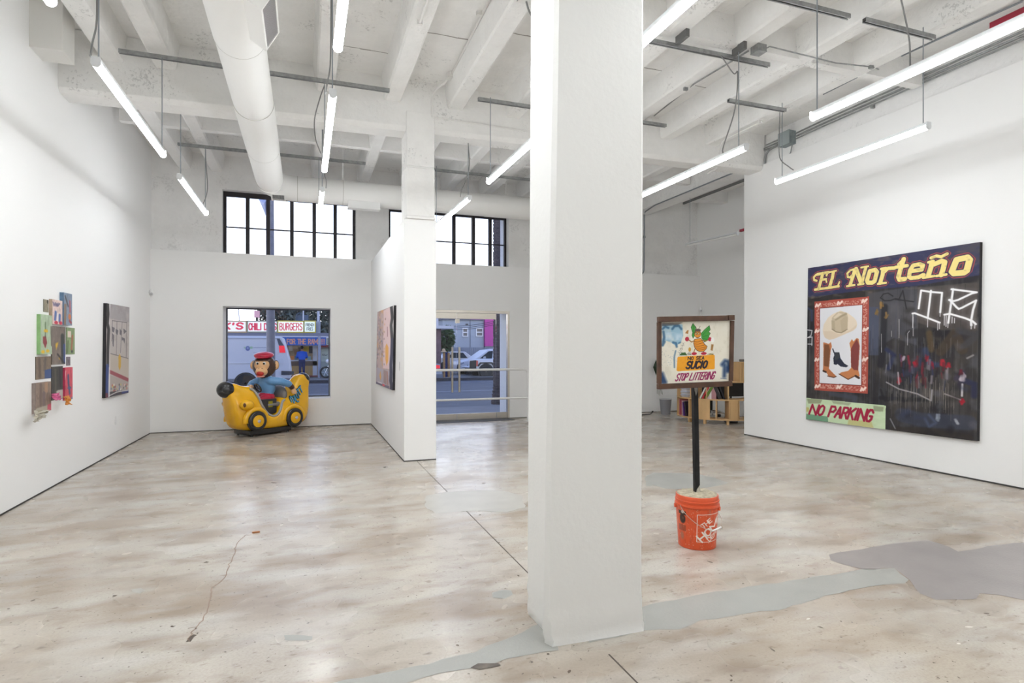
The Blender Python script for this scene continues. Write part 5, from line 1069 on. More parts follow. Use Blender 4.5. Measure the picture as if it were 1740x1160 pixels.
for sg in (-1, 1):
    i0 = [i for i, p in enumerate(ol) if -.24 <= p.x <= .32 and p.z > .3 and (p.x > -.2 or p.z < .63)]
    i0 = [i for i in i0 if ol[i].z > .30 and not (ol[i].z < .2)]
    k = K - 4 if sg > 0 else 4; b = MB(); b.tube([rows[k][i] + Vector((0, sg * .012, .004)) for i in i0], .020, 8); b.build('cockpit_trim', TRIM, ride, smooth=60, world=False)
b = MB(); b.box(-.13, .15, -.17, .185, .345, .60); b.build('cockpit_panel', mat('ride_panel', (.03, .03, .032), .4), ride, world=False, bevel=.01)
b = MB(); b.box(-.05, .03, .1855, .188, .46, .56); b.build('cockpit_label', mat('label_yellow', L3(150, 140, 30), .5), ride, world=False)
ellp('seat_back', (-.30, 0, .66), (.085, .20, .15), GRY); b = MB(); b.box(-.24, .06, -.19, .19, .46, .54); b.build('seat', GRY, ride, world=False, bevel=.03)
WY = .30
for (sx_, zz) in ((.31, .265), (-.40, .255)):
    for sg in (-1, 1):
        y = sg * .245; rW = .165
        b = MB(); b.lathe([(.10, .0), (.145, -.005), (.163, .012), (.165, .04), (.163, .07), (.150, .088), (.112, .092), (.100, .085)], (sx_, y, zz), 32, (0, sg, 0)); wh = b.build('wheel', BLK, ride, smooth=50, world=False)
        b = MB(); b.lathe([(.098, .060), (.098, .092), (.09, .098), (.03, .102)], (sx_, y, zz), 28, (0, sg, 0)); b.build('hub', YEL, wh, smooth=50, world=False)
        b = MB(); b.lathe([(.03, .100), (.028, .114), (.012, .120)], (sx_, y, zz), 16, (0, sg, 0)); b.build('hub_cap', mat('chrome', (.7, .7, .7), .2, metal=.9), wh, smooth=50, world=False)
        b = MB(); pts = [(sx_ + .19 * math.cos(a), sg * .265, zz + .19 * math.sin(a)) for a in [PI * (-.04) + PI * 1.08 * i / 20 for i in range(21)]]; b.tube(pts, .045, 10); b.build('fender', YEL, ride, smooth=60, world=False)
for sg in (-1, 1):
    ellp('headlight', (.46, sg * .245, .535), (.12, .085, .085), YEL); c_ = Vector((.535, sg * .30, .54)); ellp('headlight_lens', c_, (.022, .030, .035), mat('lens_brown', L3(104, 66, 28), .3))
b = MB(); b.box(-.39, .40, -.225, .225, .028, .115); b.build('base', BLK, ride, world=False, bevel=.012)
for sx_ in (-.34, .34):
    for sg in (-1, 1): b = MB(); b.cyl((sx_, sg * .19, 0), (sx_, sg * .19, .03), .02, n=10); b.build('foot', BLK, ride, world=False)
# name on the tail flank
def px_side(u, v, n=.24):
    r_ = ray(u, v); ex, ey = (-.793, -.608), (.608, -.793); t_ = (n + RO.x * ey[0] + RO.y * ey[1]) / (r_[0] * ey[0] + r_[1] * ey[1]); X_ = (r_[0] * t_ - RO.x, r_[1] * t_ - RO.y)
    return X_[0] * ex[0] + X_[1] * ex[1], EYE + r_[2] * t_
BLU = mat('ride_blue', L3(60, 150, 190), .3)
let = [[(262, 835), (246, 740), (268, 672), (300, 660), (345, 862)], [(330, 660), (372, 640), (385, 800)], [(395, 612), (425, 770), (465, 815), (515, 800)], [(440, 545), (470, 670), (505, 695), (535, 680)], [(500, 500), (532, 670)], [(478, 470), (560, 385)], [(530, 430), (595, 590)], [(575, 372), (648, 292)], [(612, 345), (668, 515)]]
for r_, m_, nm, of in ((.017, BLK, 'lettering_outline', .000), (.0105, BLU, 'lettering', .011)):
    b = MB()
    for ln in let:
        pts = []
        for p in smooth_path([(x, y, 0) for x, y in ln], 4):
            s_, z = px_side(480 + p.x / 19.33, 640 + p.y / 19.33, .21); pts.append(on_side(s_, z, of))
        b.tube(pts, r_, 6)
    tag(b.build(nm, m_, ride, smooth=60, world=False), kind='stuff')
# steering wheel
b = MB(); c_ = Vector((.15, .07, .79)); R_ = Matrix.Rotation(math.radians(-62), 3, 'Y'); b.tube([c_ + R_ @ Vector((.075 * math.cos(a), .075 * math.sin(a), 0)) for a in [2 * PI * i / 24 for i in range(24)]], .012, 8, closed=True)
for a in (0, 2.1, 4.2): b.cyl(c_, c_ + R_ @ Vector((.072 * math.cos(a), .072 * math.sin(a), 0)), .009, n=6)
b.build('steering_wheel', BLK, ride, smooth=60, world=False)

# blobs welded into one continuous figure, coloured by the nearest blob
def blob_mesh(name, prims, mats_, parent, voxel, it=2, world=False):
    b = MB()
    for pr in prims:
        if pr[0] == 'e': b.ell(pr[1], pr[2], pr[4] if len(pr) > 4 else None, 24, 14)
        else: b.tube(pr[1], 0, 12, rs=pr[2]); [b.ell(pr[1][i], (pr[2][i],) * 3, None, 14, 8) for i in (0, len(pr[1]) - 1)]
    me = bpy.data.meshes.new(name); me.from_pydata(b.v, [], b.f); o = link(name, me, None, parent)
    m = o.modifiers.new('r', 'REMESH'); m.mode = 'VOXEL'; m.voxel_size = voxel
    s_ = o.modifiers.new('s', 'SMOOTH'); s_.iterations = it; s_.factor = .5
    dg = bpy.context.evaluated_depsgraph_get(); me2 = bpy.data.meshes.new_from_object(o.evaluated_get(dg)); o.modifiers.clear(); o.data = me2; me2.name = name
    for mm in mats_: me2.materials.append(mm)
    def dist(p, pr):
        if pr[0] == 'e':
            q = Vector(p) - Vector(pr[1]); 
            if len(pr) > 4 and pr[4] is not None: q = pr[4].transposed() @ q
            return (Vector((q.x / pr[2][0], q.y / pr[2][1], q.z / pr[2][2])).length - 1) * min(pr[2])
        d = 1e9
        for i in range(len(pr[1]) - 1):
            a, c2 = Vector(pr[1][i]), Vector(pr[1][i + 1]); e_ = c2 - a; t_ = max(0, min(1, (p - a).dot(e_) / e_.length_squared)); d = min(d, (p - a - e_ * t_).length - (pr[2][i] * (1 - t_) + pr[2][i + 1] * t_))
        return d
    for pl in me2.polygons:
        pl.use_smooth = True; pl.material_index = min(((dist(pl.center, pr), pr[3]) for pr in prims), key=lambda x: x[0])[1]
    if world: o.matrix_parent_inverse = chain(parent).inverted()
    return o
HC = Vector((-.015, 0, 1.15)); HS = 1.12; psi = math.radians(40); RH = Matrix.Rotation(psi, 3, 'Z')
def hp(f_, l_, z): return HC + RH @ Vector((f_, l_, z)) * HS
mk = [('e', (-.07, 0, .80), (.125, .165, .19), 0), ('e', (-.06, 0, .90), (.10, .19, .09), 0), ('e', (-.05, 0, .61), (.14, .165, .11), 1),
      ('t', [Vector((-.05, .13, .90)), Vector((-.20, .21, .885)), Vector((-.33, .235, .835))], [.075, .068, .058], 0), ('t', [Vector((-.33, .235, .835)), Vector((-.385, .235, .785))], [.052, .050], 2), ('e', (-.425, .235, .725), (.050, .035, .065), 3),
      ('t', [Vector((-.05, -.14, .90)), Vector((.06, -.24, .84)), Vector((.15, -.16, .80))], [.075, .065, .05], 0), ('e', (.17, -.10, .80), (.045, .05, .04), 3),
      ('t', [Vector((0, .09, .60)), Vector((.16, .10, .56))], [.08, .07], 1), ('t', [Vector((0, -.09, .60)), Vector((.16, -.10, .56))], [.08, .07], 1),
      ('e', hp(-.01, 0, .0), (0.1848, 0.1904, 0.1960), 2, RH), ('e', hp(.02, 0, -.09), (0.1456, 0.1456, 0.1008), 2, RH), ('e', hp(.085, 0, .015), (0.1064, 0.1288, 0.1176), 3, RH), ('e', hp(.13, 0, -.080), (0.1120, 0.0952, 0.0762), 3, RH), ('e', hp(.165, 0, .0), (0.0246, 0.0336, 0.0224), 3, RH),
      ('e', hp(.10, 0, .095), (0.0840, 0.1232, 0.0246), 2, RH), ('e', hp(-.02, .175, .01), (0.0314, 0.0392, 0.0694), 3, RH), ('e', hp(-.02, -.175, .01), (0.0314, 0.0392, 0.0694), 3, RH), ('e', hp(-.045, .165, .015), (0.0336, 0.0504, 0.0840), 2, RH), ('e', hp(-.045, -.165, .015), (0.0336, 0.0504, 0.0840), 2, RH)]
for k in range(4): mk.append(('t', [Vector((-.425 + .02 * k - .03, .262, .71)), Vector((-.43 + .022 * k - .03, .268, .66))], [.013, .010], 3))
SKY = mat('shirt_blue', L3(98, 150, 200), .3, coat=.3); PANT = mat('pants_red', L3(176, 22, 56), .3, coat=.3); FUR = mat('fur_brown', L3(70, 44, 34), .4, coat=.2, noise=.2, nscale=30); SKIN = mat('face_tan', L3(222, 176, 128), .35, coat=.2)
mon = blob_mesh('monkey', mk, [SKY, PANT, FUR, SKIN], ride, .011)
def ep(name, c, r, m, R=RH): return ellp(name, c, tuple(k * HS for k in r), m, mon, R, 18, 10)
ep('cap', hp(.01, 0, .165), (.145, .145, .052), PANT, RH @ Matrix.Rotation(math.radians(8), 3, 'Y')); ep('cap_brim', hp(.125, 0, .128), (.075, .095, .016), PANT)
for sg in (-1, 1):
    ep('eye', hp(.163, sg * .048, .045), (.016, .022, .024), mat('eye_white', (.8, .8, .78), .3)); ep('pupil', hp(.174, sg * .046, .043), (.010, .015, .017), BLK)
    ep('nostril', hp(.182, sg * .022, -.028), (.010, .009, .006), FUR)
ep('mouth', hp(.198, 0, -.104), (.044, .056, .042), mat('mouth_red', L3(176, 44, 32), .35)); ep('lower_lip', hp(.188, 0, -.150), (.052, .062, .014), mat('lip_pink', L3(226, 150, 140), .35))

# chip of wood on the floor
p_ = fl(435, 905); t = thing('wood_chip', 'small orange brown wood chip lying alone on the concrete floor', 'wood chip', p_)
b = MB(); b.bx(p_ + Vector((0, 0, .006)), (.055, .016, .010), Matrix.Rotation(.1, 3, 'Z')); b.build('chip', mat('chip_wood', L3(176, 116, 72), .7), t)

# white pipe railing before the doors
t = thing('handrail', 'white pipe handrail with two rails in front of the glass doors', 'railing', (4.22, 10.85, 0)); RM = mat('rail_white', (.82, .82, .80), .3)
yR = 10.85; xe_ = 4.20; b = MB(); b.tube(arc_path([(1.75, yR, 0), (1.75, yR, 1.04), (xe_, yR, 1.04), (xe_, yR, 0)], .10, 8), .024, 14); b.build('rail', RM, t, smooth=60)
b = MB(); b.cyl((1.75, yR, .47), (xe_, yR, .47), .021, n=14); b.build('mid_rail', RM, t, smooth=60)
for x in (1.75, xe_): b = MB(); b.cyl((x, yR, 0), (x, yR, .012), .055, n=18); b.build('base_flange', RM, t, smooth=40)

# =================================================================== ANNEX BEHIND THE RIGHT WALL
PLY = mat('birch_plywood', L3(206, 168, 118), .5, noise=.16, nscale=6, stretch=(1, 1, .25)); PLYE = mat('plywood_edge', L3(178, 136, 90), .6, noise=.3, nscale=60, stretch=(.1, .1, 3))
SC = Vector((7.92, 9.74, 0)); SR0, SR1 = .50, .82
shelf = thing('curved_bookshelf', 'curved low plywood bookshelf desk standing behind the litter sign', 'bookshelf', SC)
def pol(a, r_, z): a = math.radians(a); return Vector((SC.x + r_ * math.cos(a), SC.y + r_ * math.sin(a), z))
def arc_board(name, a0, a1, z0, z1, r0=SR0, r1=SR1, m=PLY, par=shelf):
    n = max(3, int((a1 - a0) / 6)); b = MB(); v = []
    for i in range(n + 1):
        a = a0 + (a1 - a0) * i / n; v += [pol(a, r0, z0), pol(a, r1, z0), pol(a, r1, z1), pol(a, r0, z1)]
    f = [(0, 1, 2, 3), tuple(4 * n + k for k in (3, 2, 1, 0))]
    for i in range(n):
        for k in range(4): f.append((4 * i + k, 4 * i + (k + 1) % 4, 4 * i + 4 + (k + 1) % 4, 4 * i + 4 + k))
    b.add(v, f); return b.build(name, m, par)
A0, A1_ = 128, 300
for z in (.085, .46, .80): arc_board('shelf_board', A0, A1_, z, z + .024)
def ang_u(u, z=.3, r_=SR1):
    best = min((abs(((lambda p: CX + F * (p.x * ct - p.y * st) / (p.x * st + p.y * ct))(pol(a, r_, z))) - u), a) for a in [A0 + k * .5 for k in range(int((A1_ - A0) * 2))] if True and 128 <= a <= 290); return best[1]
TA = 1.6
def divider(a, z0, z1): arc_board('divider', a - TA / 2 / SR1 * .8, a + TA / 2 / SR1 * .8, z0, z1, SR0, SR1 - .004)
for u in (1150, 1170, 1189, 1217, 1240, 1256): divider(ang_u(u), .109, .46)
for u in (1150, 1173, 1200, 1238): divider(ang_u(u), .484, .80)
arc_board('front_panel', ang_u(1187), ang_u(1206), .109, .46, SR1 - .02, SR1)
arc_board('front_panel', ang_u(1241), ang_u(1254), .109, .46, SR1 - .02, SR1)
for u in (1168, 1196, 1238):
    a = ang_u(u); arc_board('foot', a - 1.5, a + 1.5, 0, .085, SR1 - .10, SR1 - .03)
arc_board('upper_side', 262, 300, .824, 1.17, SR1 - .03, SR1 - .006); arc_board('upper_board', 258, 300, 1.17, 1.194); arc_board('divider', 258, 261, .824, 1.17)
def book(u, z, w_, h, d, col, lean=0.0, label='book', cat='book', r_=SR1 - .02, flat=False):
    a = ang_u(u); p = pol(a, r_, z); ar = math.radians(a); t = thing('book', label, cat, p, ar - PI / 2, 'books on the curved shelf')
    m = mat('cover_%d_%d_%d' % col, L3(*col), .5); R_ = Matrix.Rotation(lean, 3, 'Y')
    b = MB(); c_ = R_ @ Vector((w_ / 2 if lean >= 0 else -w_ / 2, 0, h / 2)) if lean else Vector((0, 0, h / 2)); zmin = min((R_ @ Vector((sx_ * w_ / 2, 0, sz * h / 2))).z for sx_ in (-1, 1) for sz in (-1, 1)) + c_.z
    c_ = Vector((c_.x, -d / 2, c_.z - zmin)); k = .004
    for s_ in (-1, 1): b.bx(c_ + R_ @ Vector((s_ * (w_ / 2 - k / 2), 0, 0)), (k, d, h), R_)
    b.bx(c_ + Vector((0, d / 2 - k / 2, 0)), (w_ - 2 * k, k, h), R_); b.build('cover', m, t, world=False)
    b = MB(); b.bx(c_ + Vector((0, -.004, 0)), (w_ - 2 * k, d - .012, h - .012), R_); b.build('pages', mat('pages', (.7, .67, .6), .8), t, world=False); return t
zb, zm = .109, .484
book(1153, zb, .035, .31, .24, (186, 92, 102), label='red pink magazine file at the left end of the bottom shelf'); book(1157.5, zb, .03, .30, .24, (206, 180, 184), label='pale pink book beside the red file on the bottom shelf')
book(1161, zb, .035, .27, .24, (92, 46, 128), .12, 'purple book leaning on the bottom shelf, left of its twin'); book(1165.5, zb, .045, .29, .24, (38, 28, 44), .2, 'black book leaning beside the purple one on the bottom shelf'); book(1178, zb, .04, .26, .24, (84, 44, 120), -.35, 'purple book leaning the other way, left of the black post')
book(1187.5, zm, .03, .29, .24, (206, 206, 200), -.5, 'white spined book leaning right of the black post'); book(1191.3, zm, .03, .28, .24, (190, 44, 50), -.5, 'red book leaning right of the black post'); book(1196.3, zm, .05, .29, .24, (96, 130, 40), -.5, 'green and yellow book leaning right of the black post')
book(1203.5, zm, .04, .285, .24, (196, 168, 170), label='pale pink thick book on the middle shelf'); book(1207, zm, .035, .285, .24, (222, 214, 212), label='white book between two pink ones on the middle shelf'); book(1213, zm, .085, .285, .24, (172, 124, 128), label='dusky pink box set on the middle shelf')
book(1226, zm, .06, .30, .24, (44, 38, 40), .38, 'dark patterned book leaning on the middle shelf'); book(1233, zm, .03, .28, .24, (30, 30, 34), .38, 'thin black book leaning behind the dark patterned one')
t = thing('paper_stack', 'stack of white papers and envelopes at the left end of the middle shelf', 'paper stack', pol(ang_u(1160), .68, zm)); r_ = random.Random(2); z = zm
for k in range(9):
    h = r_.uniform(.012, .026); b = MB(); a_ = math.radians(ang_u(1160)) - PI / 2 + r_.uniform(-.12, .12); R_ = Matrix.Rotation(a_, 3, 'Z'); p = pol(ang_u(1160), .68 + r_.uniform(-.02, .02), z + h / 2); b.bx(p, (.20, .25, h - .001), R_); b.build('paper_bundle', mat('paper_%d' % (k % 3), [L3(226, 226, 232), L3(190, 188, 190), L3(206, 210, 226)][k % 3], .7), t); z += h
for (a, r__, h, rr_, col, lab, cat) in ((270, .66, .05, .05, (120, 118, 116), 'low grey bowl on the upper shelf of the plywood desk', 'bowl'), (280, .68, .10, .035, (226, 226, 226), 'white cup on the upper shelf of the plywood desk', 'cup')):
    p = pol(a, r__, 1.194); t = thing(cat, lab, cat, p); b = MB(); b.lathe([(rr_ * .7, 0), (rr_, h * .3), (rr_, h), (rr_ - .005, h), (rr_ - .006, h * .3), (.004, .006)], p, 20); b.build('shell', mat('ceramic_%d' % h.__hash__(), L3(*col), .4), t, smooth=50)
    b = MB(); b.lathe([(rr_ * .72, -.0), (rr_ * .72, .004)], p, 20); b.build('foot_ring', WHITEP, t)
t = thing('monitor', 'black flat monitor standing on the desk behind the shelf', 'monitor', pol(272, .40, .0)); 
b = MB(); c_ = pol(268, .40, .66); b.bx(c_, (.50, .02, .30), Matrix.Rotation(math.radians(-8), 3, 'Z')); b.build('screen', BLACK, t)
b = MB(); b.cyl(pol(268, .37, .03), pol(268, .37, .6), .02, n=10); b.build('stand', BLACK, t); b = MB(); b.cyl(pol(268, .37, 0), pol(268, .37, .03), .13, n=20); b.build('base', BLACK, t)
# office chair seen through the shelf
ch = Vector((7.98, 10.05, 0)); t = thing('office_chair', 'black office chair with chrome star base behind the plywood shelf', 'chair', ch); CHR = mat('chrome', (.7, .7, .7), .2, metal=.9)
for k in range(5):
    a = 2 * PI * k / 5 + .35; e_ = ch + Vector((.30 * math.cos(a), .30 * math.sin(a), .10)); b = MB(); b.tube([ch + Vector((0, 0, .16)), (ch + e_) / 2 + Vector((0, 0, .10)), e_], .018, 8); lg = b.build('leg', CHR, t, smooth=60)
    b = MB(); 
    for s_ in (-.018, .018): q = e_ + Vector((-math.sin(a) * s_, math.cos(a) * s_, -.068)); b.cyl(q - Vector((-math.sin(a), math.cos(a), 0)) * .009, q + Vector((-math.sin(a), math.cos(a), 0)) * .009, .032, n=14)
    b.build('caster', BLACK, lg)
b = MB(); b.cyl(ch + Vector((0, 0, .12)), ch + Vector((0, 0, .43)), .028, n=12); b.build('gas_column', BLACK, t)
b = MB(); b.bx(ch + Vector((0, 0, .46)), (.46, .46, .07)); b.build('seat', BLACK, t, bevel=.025); b = MB(); b.bx(ch + Vector((.05, .24, .72)), (.42, .05, .44)); b.build('backrest', BLACK, t, bevel=.02); b = MB(); b.bar(ch + Vector((.05, .22, .44)), ch + Vector((.05, .26, .62)), .06, .02); b.build('back_support', BLACK, t)
p = Vector((7.50, 10.98, 0)); t = thing('waste_bin', 'grey round waste bin left of the plywood shelf', 'bin', p)
b = MB(); b.lathe([(.10, 0), (.13, .33), (.135, .34), (.128, .34), (.098, .01), (.01, .01)], p, 24); b.build('body', mat('bin_grey', L3(140, 140, 146), .5), t, smooth=40); b = MB(); b.tube([p + Vector((.132 * math.cos(a), .132 * math.sin(a), .338)) for a in [2 * PI * k / 24 for k in range(24)]], .006, 6, closed=True); b.build('rim', WHITEP, t, smooth=60)
t = thing('floor_cable', 'dark cable with an upturned end on the annex floor by the pillar', 'cable', fl(1090, 705)); b = MB(); b.tube(smooth_path([fl(1080, 706) + Vector((0, 0, .008)), fl(1096, 705) + Vector((0, 0, .008)), fl(1103, 704.5) + Vector((0, 0, .01)), fl(1107, 704) + Vector((0, 0, .03)), fl(1109, 704) + Vector((0, 0, .06))], 5), .010, 6); b.build('cord', BLACK, t, smooth=60); b = MB(); b.bx(fl(1109, 704) + Vector((0, 0, .065)), (.03, .02, .03)); b.build('plug', BLACK, t)
# hanging plant, mostly behind the sign
pw = atY(1126, 634, YB - .02); t = thing('hanging_plant', 'dark leaved plant in a wall pot, mostly hidden behind the litter sign', 'plant', (pw.x, YB, 1.1))
b = MB(); b.lathe([(.06, 0), (.09, .14), (.095, .15), (.085, .15), (.06, .03), (.01, .03)], (pw.x + .1, YB - .10, .98), 20); b.build('pot', WHITEP, t, smooth=40); r_ = random.Random(8); GRN = mat('leaf_dark', L3(40, 62, 42), .4, noise=.3, nscale=20); STM = mat('stem_dry', L3(120, 124, 110), .7)
for k in range(9):
    a = PI + r_.uniform(-.9, .9) if k > 2 else PI + .1 * k; L_ = r_.uniform(.16, .3); o = Vector((pw.x + .1, YB - .10, 1.12)); dr = Vector((math.cos(a), -abs(math.sin(a)) * .6 - .05, .15)); tip = o + dr * L_ + Vector((0, 0, -.14 if k % 2 else .08)); mid = (o + tip) / 2 + Vector((0, 0, .08)); sd = Vector((0, .3, 1)).normalized() * .045
    b = MB(); b.add([o, mid + sd, tip, mid - sd, mid + Vector((0, -.012, 0))], [(0, 1, 4), (1, 2, 4), (2, 3, 4), (3, 0, 4)]); lf = b.build('leaf', GRN, t, fix=False)
    sm = lf.modifiers.new('s', 'SOLIDIFY'); sm.thickness = .003
b = MB(); q = atY(1113, 625, YB - .12); b.add([q + Vector((.03, 0, .19)), q + Vector((-.055, -.01, .02)), q + Vector((.03, 0, -.17)), q + Vector((.075, .01, .02)), q + Vector((.01, -.02, .02))], [(0, 1, 4), (1, 2, 4), (2, 3, 4), (3, 0, 4)]); lf = b.build('leaf', GRN, t, fix=False); lf.modifiers.new('s', 'SOLIDIFY').thickness = .004
b = MB()
for k in range(5): q = atY(1118 + k * 1.5, 650, YB - .1); b.tube(smooth_path([Vector((pw.x + .1, YB - .1, 1.0)), q, q + Vector((-.02 + .012 * k, 0, -.25 - .02 * (k % 3)))], 4), .004, 5)
b.build('hanging_root', STM, t, smooth=60)

# =================================================================== THE STREET OUTSIDE
GZ = -.15
b = MB(); b.box(-30, 40, 12.1, 15.6, GZ - .2, GZ); struct('sidewalk', b, mat('sidewalk', L3(128, 126, 124), .8, noise=.15, nscale=2))
b = MB(); b.box(-60, 80, 15.6, 30.6, GZ - .35, GZ - .12); struct('road', b, mat('asphalt', L3(92, 92, 94), .75, noise=.2, nscale=3, stretch=(.2, 1.5, 1)))
b = MB(); b.box(-60, 80, 30.6, 120, GZ - .3, GZ + .02); struct('sidewalk_far', b, mat('sidewalk_far', L3(116, 114, 110), .8, noise=.2, nscale=1.5))
b = MB(); b.box(-60, 80, 30.45, 30.6, GZ - .3, GZ + .03); struct('curb', b, mat('curb_dark', L3(60, 60, 66), .8))
b = MB(); b.box(-60, 80, 22.9, 23.02, GZ - .12, GZ - .117); b.box(-60, 80, 29.0, 29.1, GZ - .12, GZ - .117); struct('road_marking', b, mat('road_paint', L3(170, 170, 170), .7))
for x0, x1 in ((-8, DX0 - .02), (DX1 + .02, 14)): pass
def place(u, v, Y): return atY(u, v, Y)
# street lamp post and palm trunk on the near sidewalk
pp = atY(461, 600, 14.8); t = thing('lamp_post', 'grey round street lamp post outside the low window', 'lamp post', (pp.x, 14.8, GZ))
PGR = mat('post_grey', L3(126, 126, 136), .6, noise=.15, nscale=10)
b = MB(); b.cyl((pp.x, 14.8, GZ), (pp.x - .05, 14.8, 7.4), .098, .085, n=20); b.build('pole', PGR, t, smooth=40); b = MB(); b.cyl((pp.x, 14.8, GZ), (pp.x, 14.8, GZ + .3), .16, .13, n=20); b.build('base', PGR, t, smooth=40)
b = MB(); q = atY(448, 349, 14.8); b.add([(pp.x - .10, 14.8, q.z + .16), (q.x - .10, 14.75, q.z + .12), (q.x - .03, 14.72, q.z - .05), (pp.x - .10, 14.8, q.z - .28), (q.x + .02, 14.68, q.z + .02)], [(0, 1, 4), (1, 2, 4), (2, 3, 4), (3, 0, 4)]); o = b.build('torn_banner', mat('banner_blue', L3(176, 182, 206), .7), t, fix=False); o.modifiers.new('s', 'SOLIDIFY').thickness = .01
pp = fl(848, 686, GZ); t = thing('palm_trunk', 'thick rough palm trunk outside the glass doors', 'palm', pp); rT = .165; r_ = random.Random(6); PALM = mat('palm_bark', L3(84, 76, 78), .9, noise=.5, nscale=12, stretch=(1, 1, 3), bump=.5, bscale=20)
b = MB(); pr = []; z = 0
while z < 8: pr += [(rT + r_.uniform(-.01, .01) + (.06 * max(0, 1 - z / .5)), z), (rT + .014 + (.06 * max(0, 1 - z / .5)), z + .09)]; z += .10
b.lathe(pr, pp, 18); b.build('trunk', PALM, t)
for k in range(16):
    a = 2 * PI * k / 16 + r_.uniform(-.2, .2); L_ = 1.9; b = MB(); v = []; f = []
    for i in range(7):
        s_ = i / 6; c_ = pp + Vector((math.cos(a) * L_ * s_, math.sin(a) * L_ * s_, 8.0 + 1.0 * s_ - 1.7 * s_ * s_)); sd = Vector((-math.sin(a), math.cos(a), 0)) * (.30 * math.sin(PI * min(1, s_ * .92 + .08))); v += [c_ - sd, c_ + Vector((0, 0, .05)), c_ + sd]
        if i: f += [(3 * i - 3, 3 * i - 2, 3 * i + 1, 3 * i), (3 * i - 2, 3 * i - 1, 3 * i + 2, 3 * i + 1)]
    b.add(v, f); o = b.build('frond', GRN, t, fix=False); o.modifiers.new('s', 'SOLIDIFY').thickness = .01

# hot dog stand across the road
YF = 34.0
def S(u, v, Y=YF): return atY(u, v, Y)
sl = S(360, 600).x; sr = S(545, 600).x; zr = S(460, 566).z
stand = thing('hot_dog_stand', 'low hot dog stand across the road with a long roof edge and an open counter', 'building', (0, YF, GZ))
WB = mat('stand_white', L3(186, 188, 196), .7); WD = mat('stand_dark', L3(64, 60, 62), .8)
b = MB(); b.box(sl - 8, S(559, 600).x, YF - .9, YF + 5, S(460, 571).z, S(460, 565.5).z); b.build('roof_slab', mat('roof_edge', L3(110, 114, 132), .7), stand)
b = MB(); b.box(sl - 8, S(559, 600).x, YF - .95, YF - .9, S(460, 574.5).z, S(460, 571).z); b.build('fascia', WB, stand)
b = MB(); b.box(sl - 8, sr + 2, YF + 3.5, YF + 3.6, GZ, zr); b.build('back_wall', mat('stand_inside', L3(170, 150, 124), .8, noise=.3, nscale=3), stand)
b = MB(); b.box(S(488, 600).x - 3, S(531, 600).x, YF, YF + .6, S(500, 613.5).z, S(500, 611.5).z); b.build('counter_top', WB, stand)
TANP = mat('counter_tan', L3(172, 138, 86), .7)
us = [470, 503, 526, 538]
for i, (u0, u1) in enumerate(((455, 488.5), (489, 503), (503.4, 525), (525.6, 538))): b = MB(); b.box(S(u0, 600).x, S(u1, 600).x, YF + .02, YF + .10, S(500, 638).z, S(500, 621.5).z); b.build('counter_panel', TANP, stand)
b = MB(); b.box(S(455, 600).x, S(539, 600).x, YF + .0, YF + .12, S(500, 621.5).z, S(500, 613.5).z); b.build('counter_band', mat('counter_brown', L3(96, 78, 66), .7), stand)
b = MB(); b.box(S(455, 600).x, S(545, 600).x, YF - .05, YF + .15, S(500, 640.5).z, S(500, 638).z); b.build('plinth', mat('plinth_red', L3(128, 74, 70), .8), stand)
b = MB(); b.box(S(531.5, 600).x, S(539, 600).x, YF, YF + .3, GZ, S(500, 586).z); b.build('pier', WB, stand)
b = MB(); b.box(S(533, 600).x, S(536.5, 600).x, YF - .12, YF - .01, S(500, 604).z, S(500, 597).z); b.build('phone_box', mat('steel_light', L3(170, 176, 186), .4), stand)
b = MB(); b.cyl((S(541.8, 600).x, YF - 1.0, GZ), (S(541.8, 600).x, YF - 1.0, S(500, 571).z), .075, n=14); b.build('post', mat('post_blue', L3(140, 146, 164), .6), stand, smooth=40)
b = MB(); b.box(S(545.5, 600).x, S(575, 600).x, YF + .3, YF + .5, GZ, S(500, 586).z); b.build('side_wall', mat('side_wall_green', L3(150, 160, 156), .8), stand)
b = MB(); b.box(S(545.5, 600).x, S(575, 600).x, YF - .2, YF + .3, S(500, 590).z, S(500, 585).z); b.build('striped_awning', mat('awning_red', L3(150, 70, 70), .8, noise=.4, nscale=6), stand)
P = Paint(60, 70, None, (176, 188, 182), 3); [P.stroke([(6, 14 + k * 10), (20 + (k * 13) % 30, 13 + k * 10)], 1.4, (120, 130, 126), .8, 1, True) for k in range(5)]; P.stroke([(6, 34), (14, 28), (20, 36), (28, 30), (36, 36), (50, 31)], 3, (70, 66, 66), .9, 1, True)
painted_grid('menu_board', P, quad_fn(S(546, 593, YF + .28), S(558, 593, YF + .28), S(558, 614, YF + .28), S(546, 614, YF + .28)), PAINT, stand)
shelfm = [(490, 497, 588, 596, (206, 196, 186)), (497.5, 506, 588, 592, (196, 170, 140)), (515, 525.5, 589, 597, (190, 160, 50)), (507, 513, 590, 599, (110, 96, 92)), (500, 506, 593, 603, (150, 120, 100)), (525, 531, 588, 600, (80, 76, 80))]
for k, (u0, u1, v0, v1, col) in enumerate(shelfm): b = MB(); p, q = S(u0, v1, YF + .9), S(u1, v0, YF + .9); b.box(p.x, q.x, YF + .9, YF + .95, p.z, q.z); b.build('menu_panel', mat('menu_%d' % k, L3(*col), .7, noise=.3, nscale=4), stand)
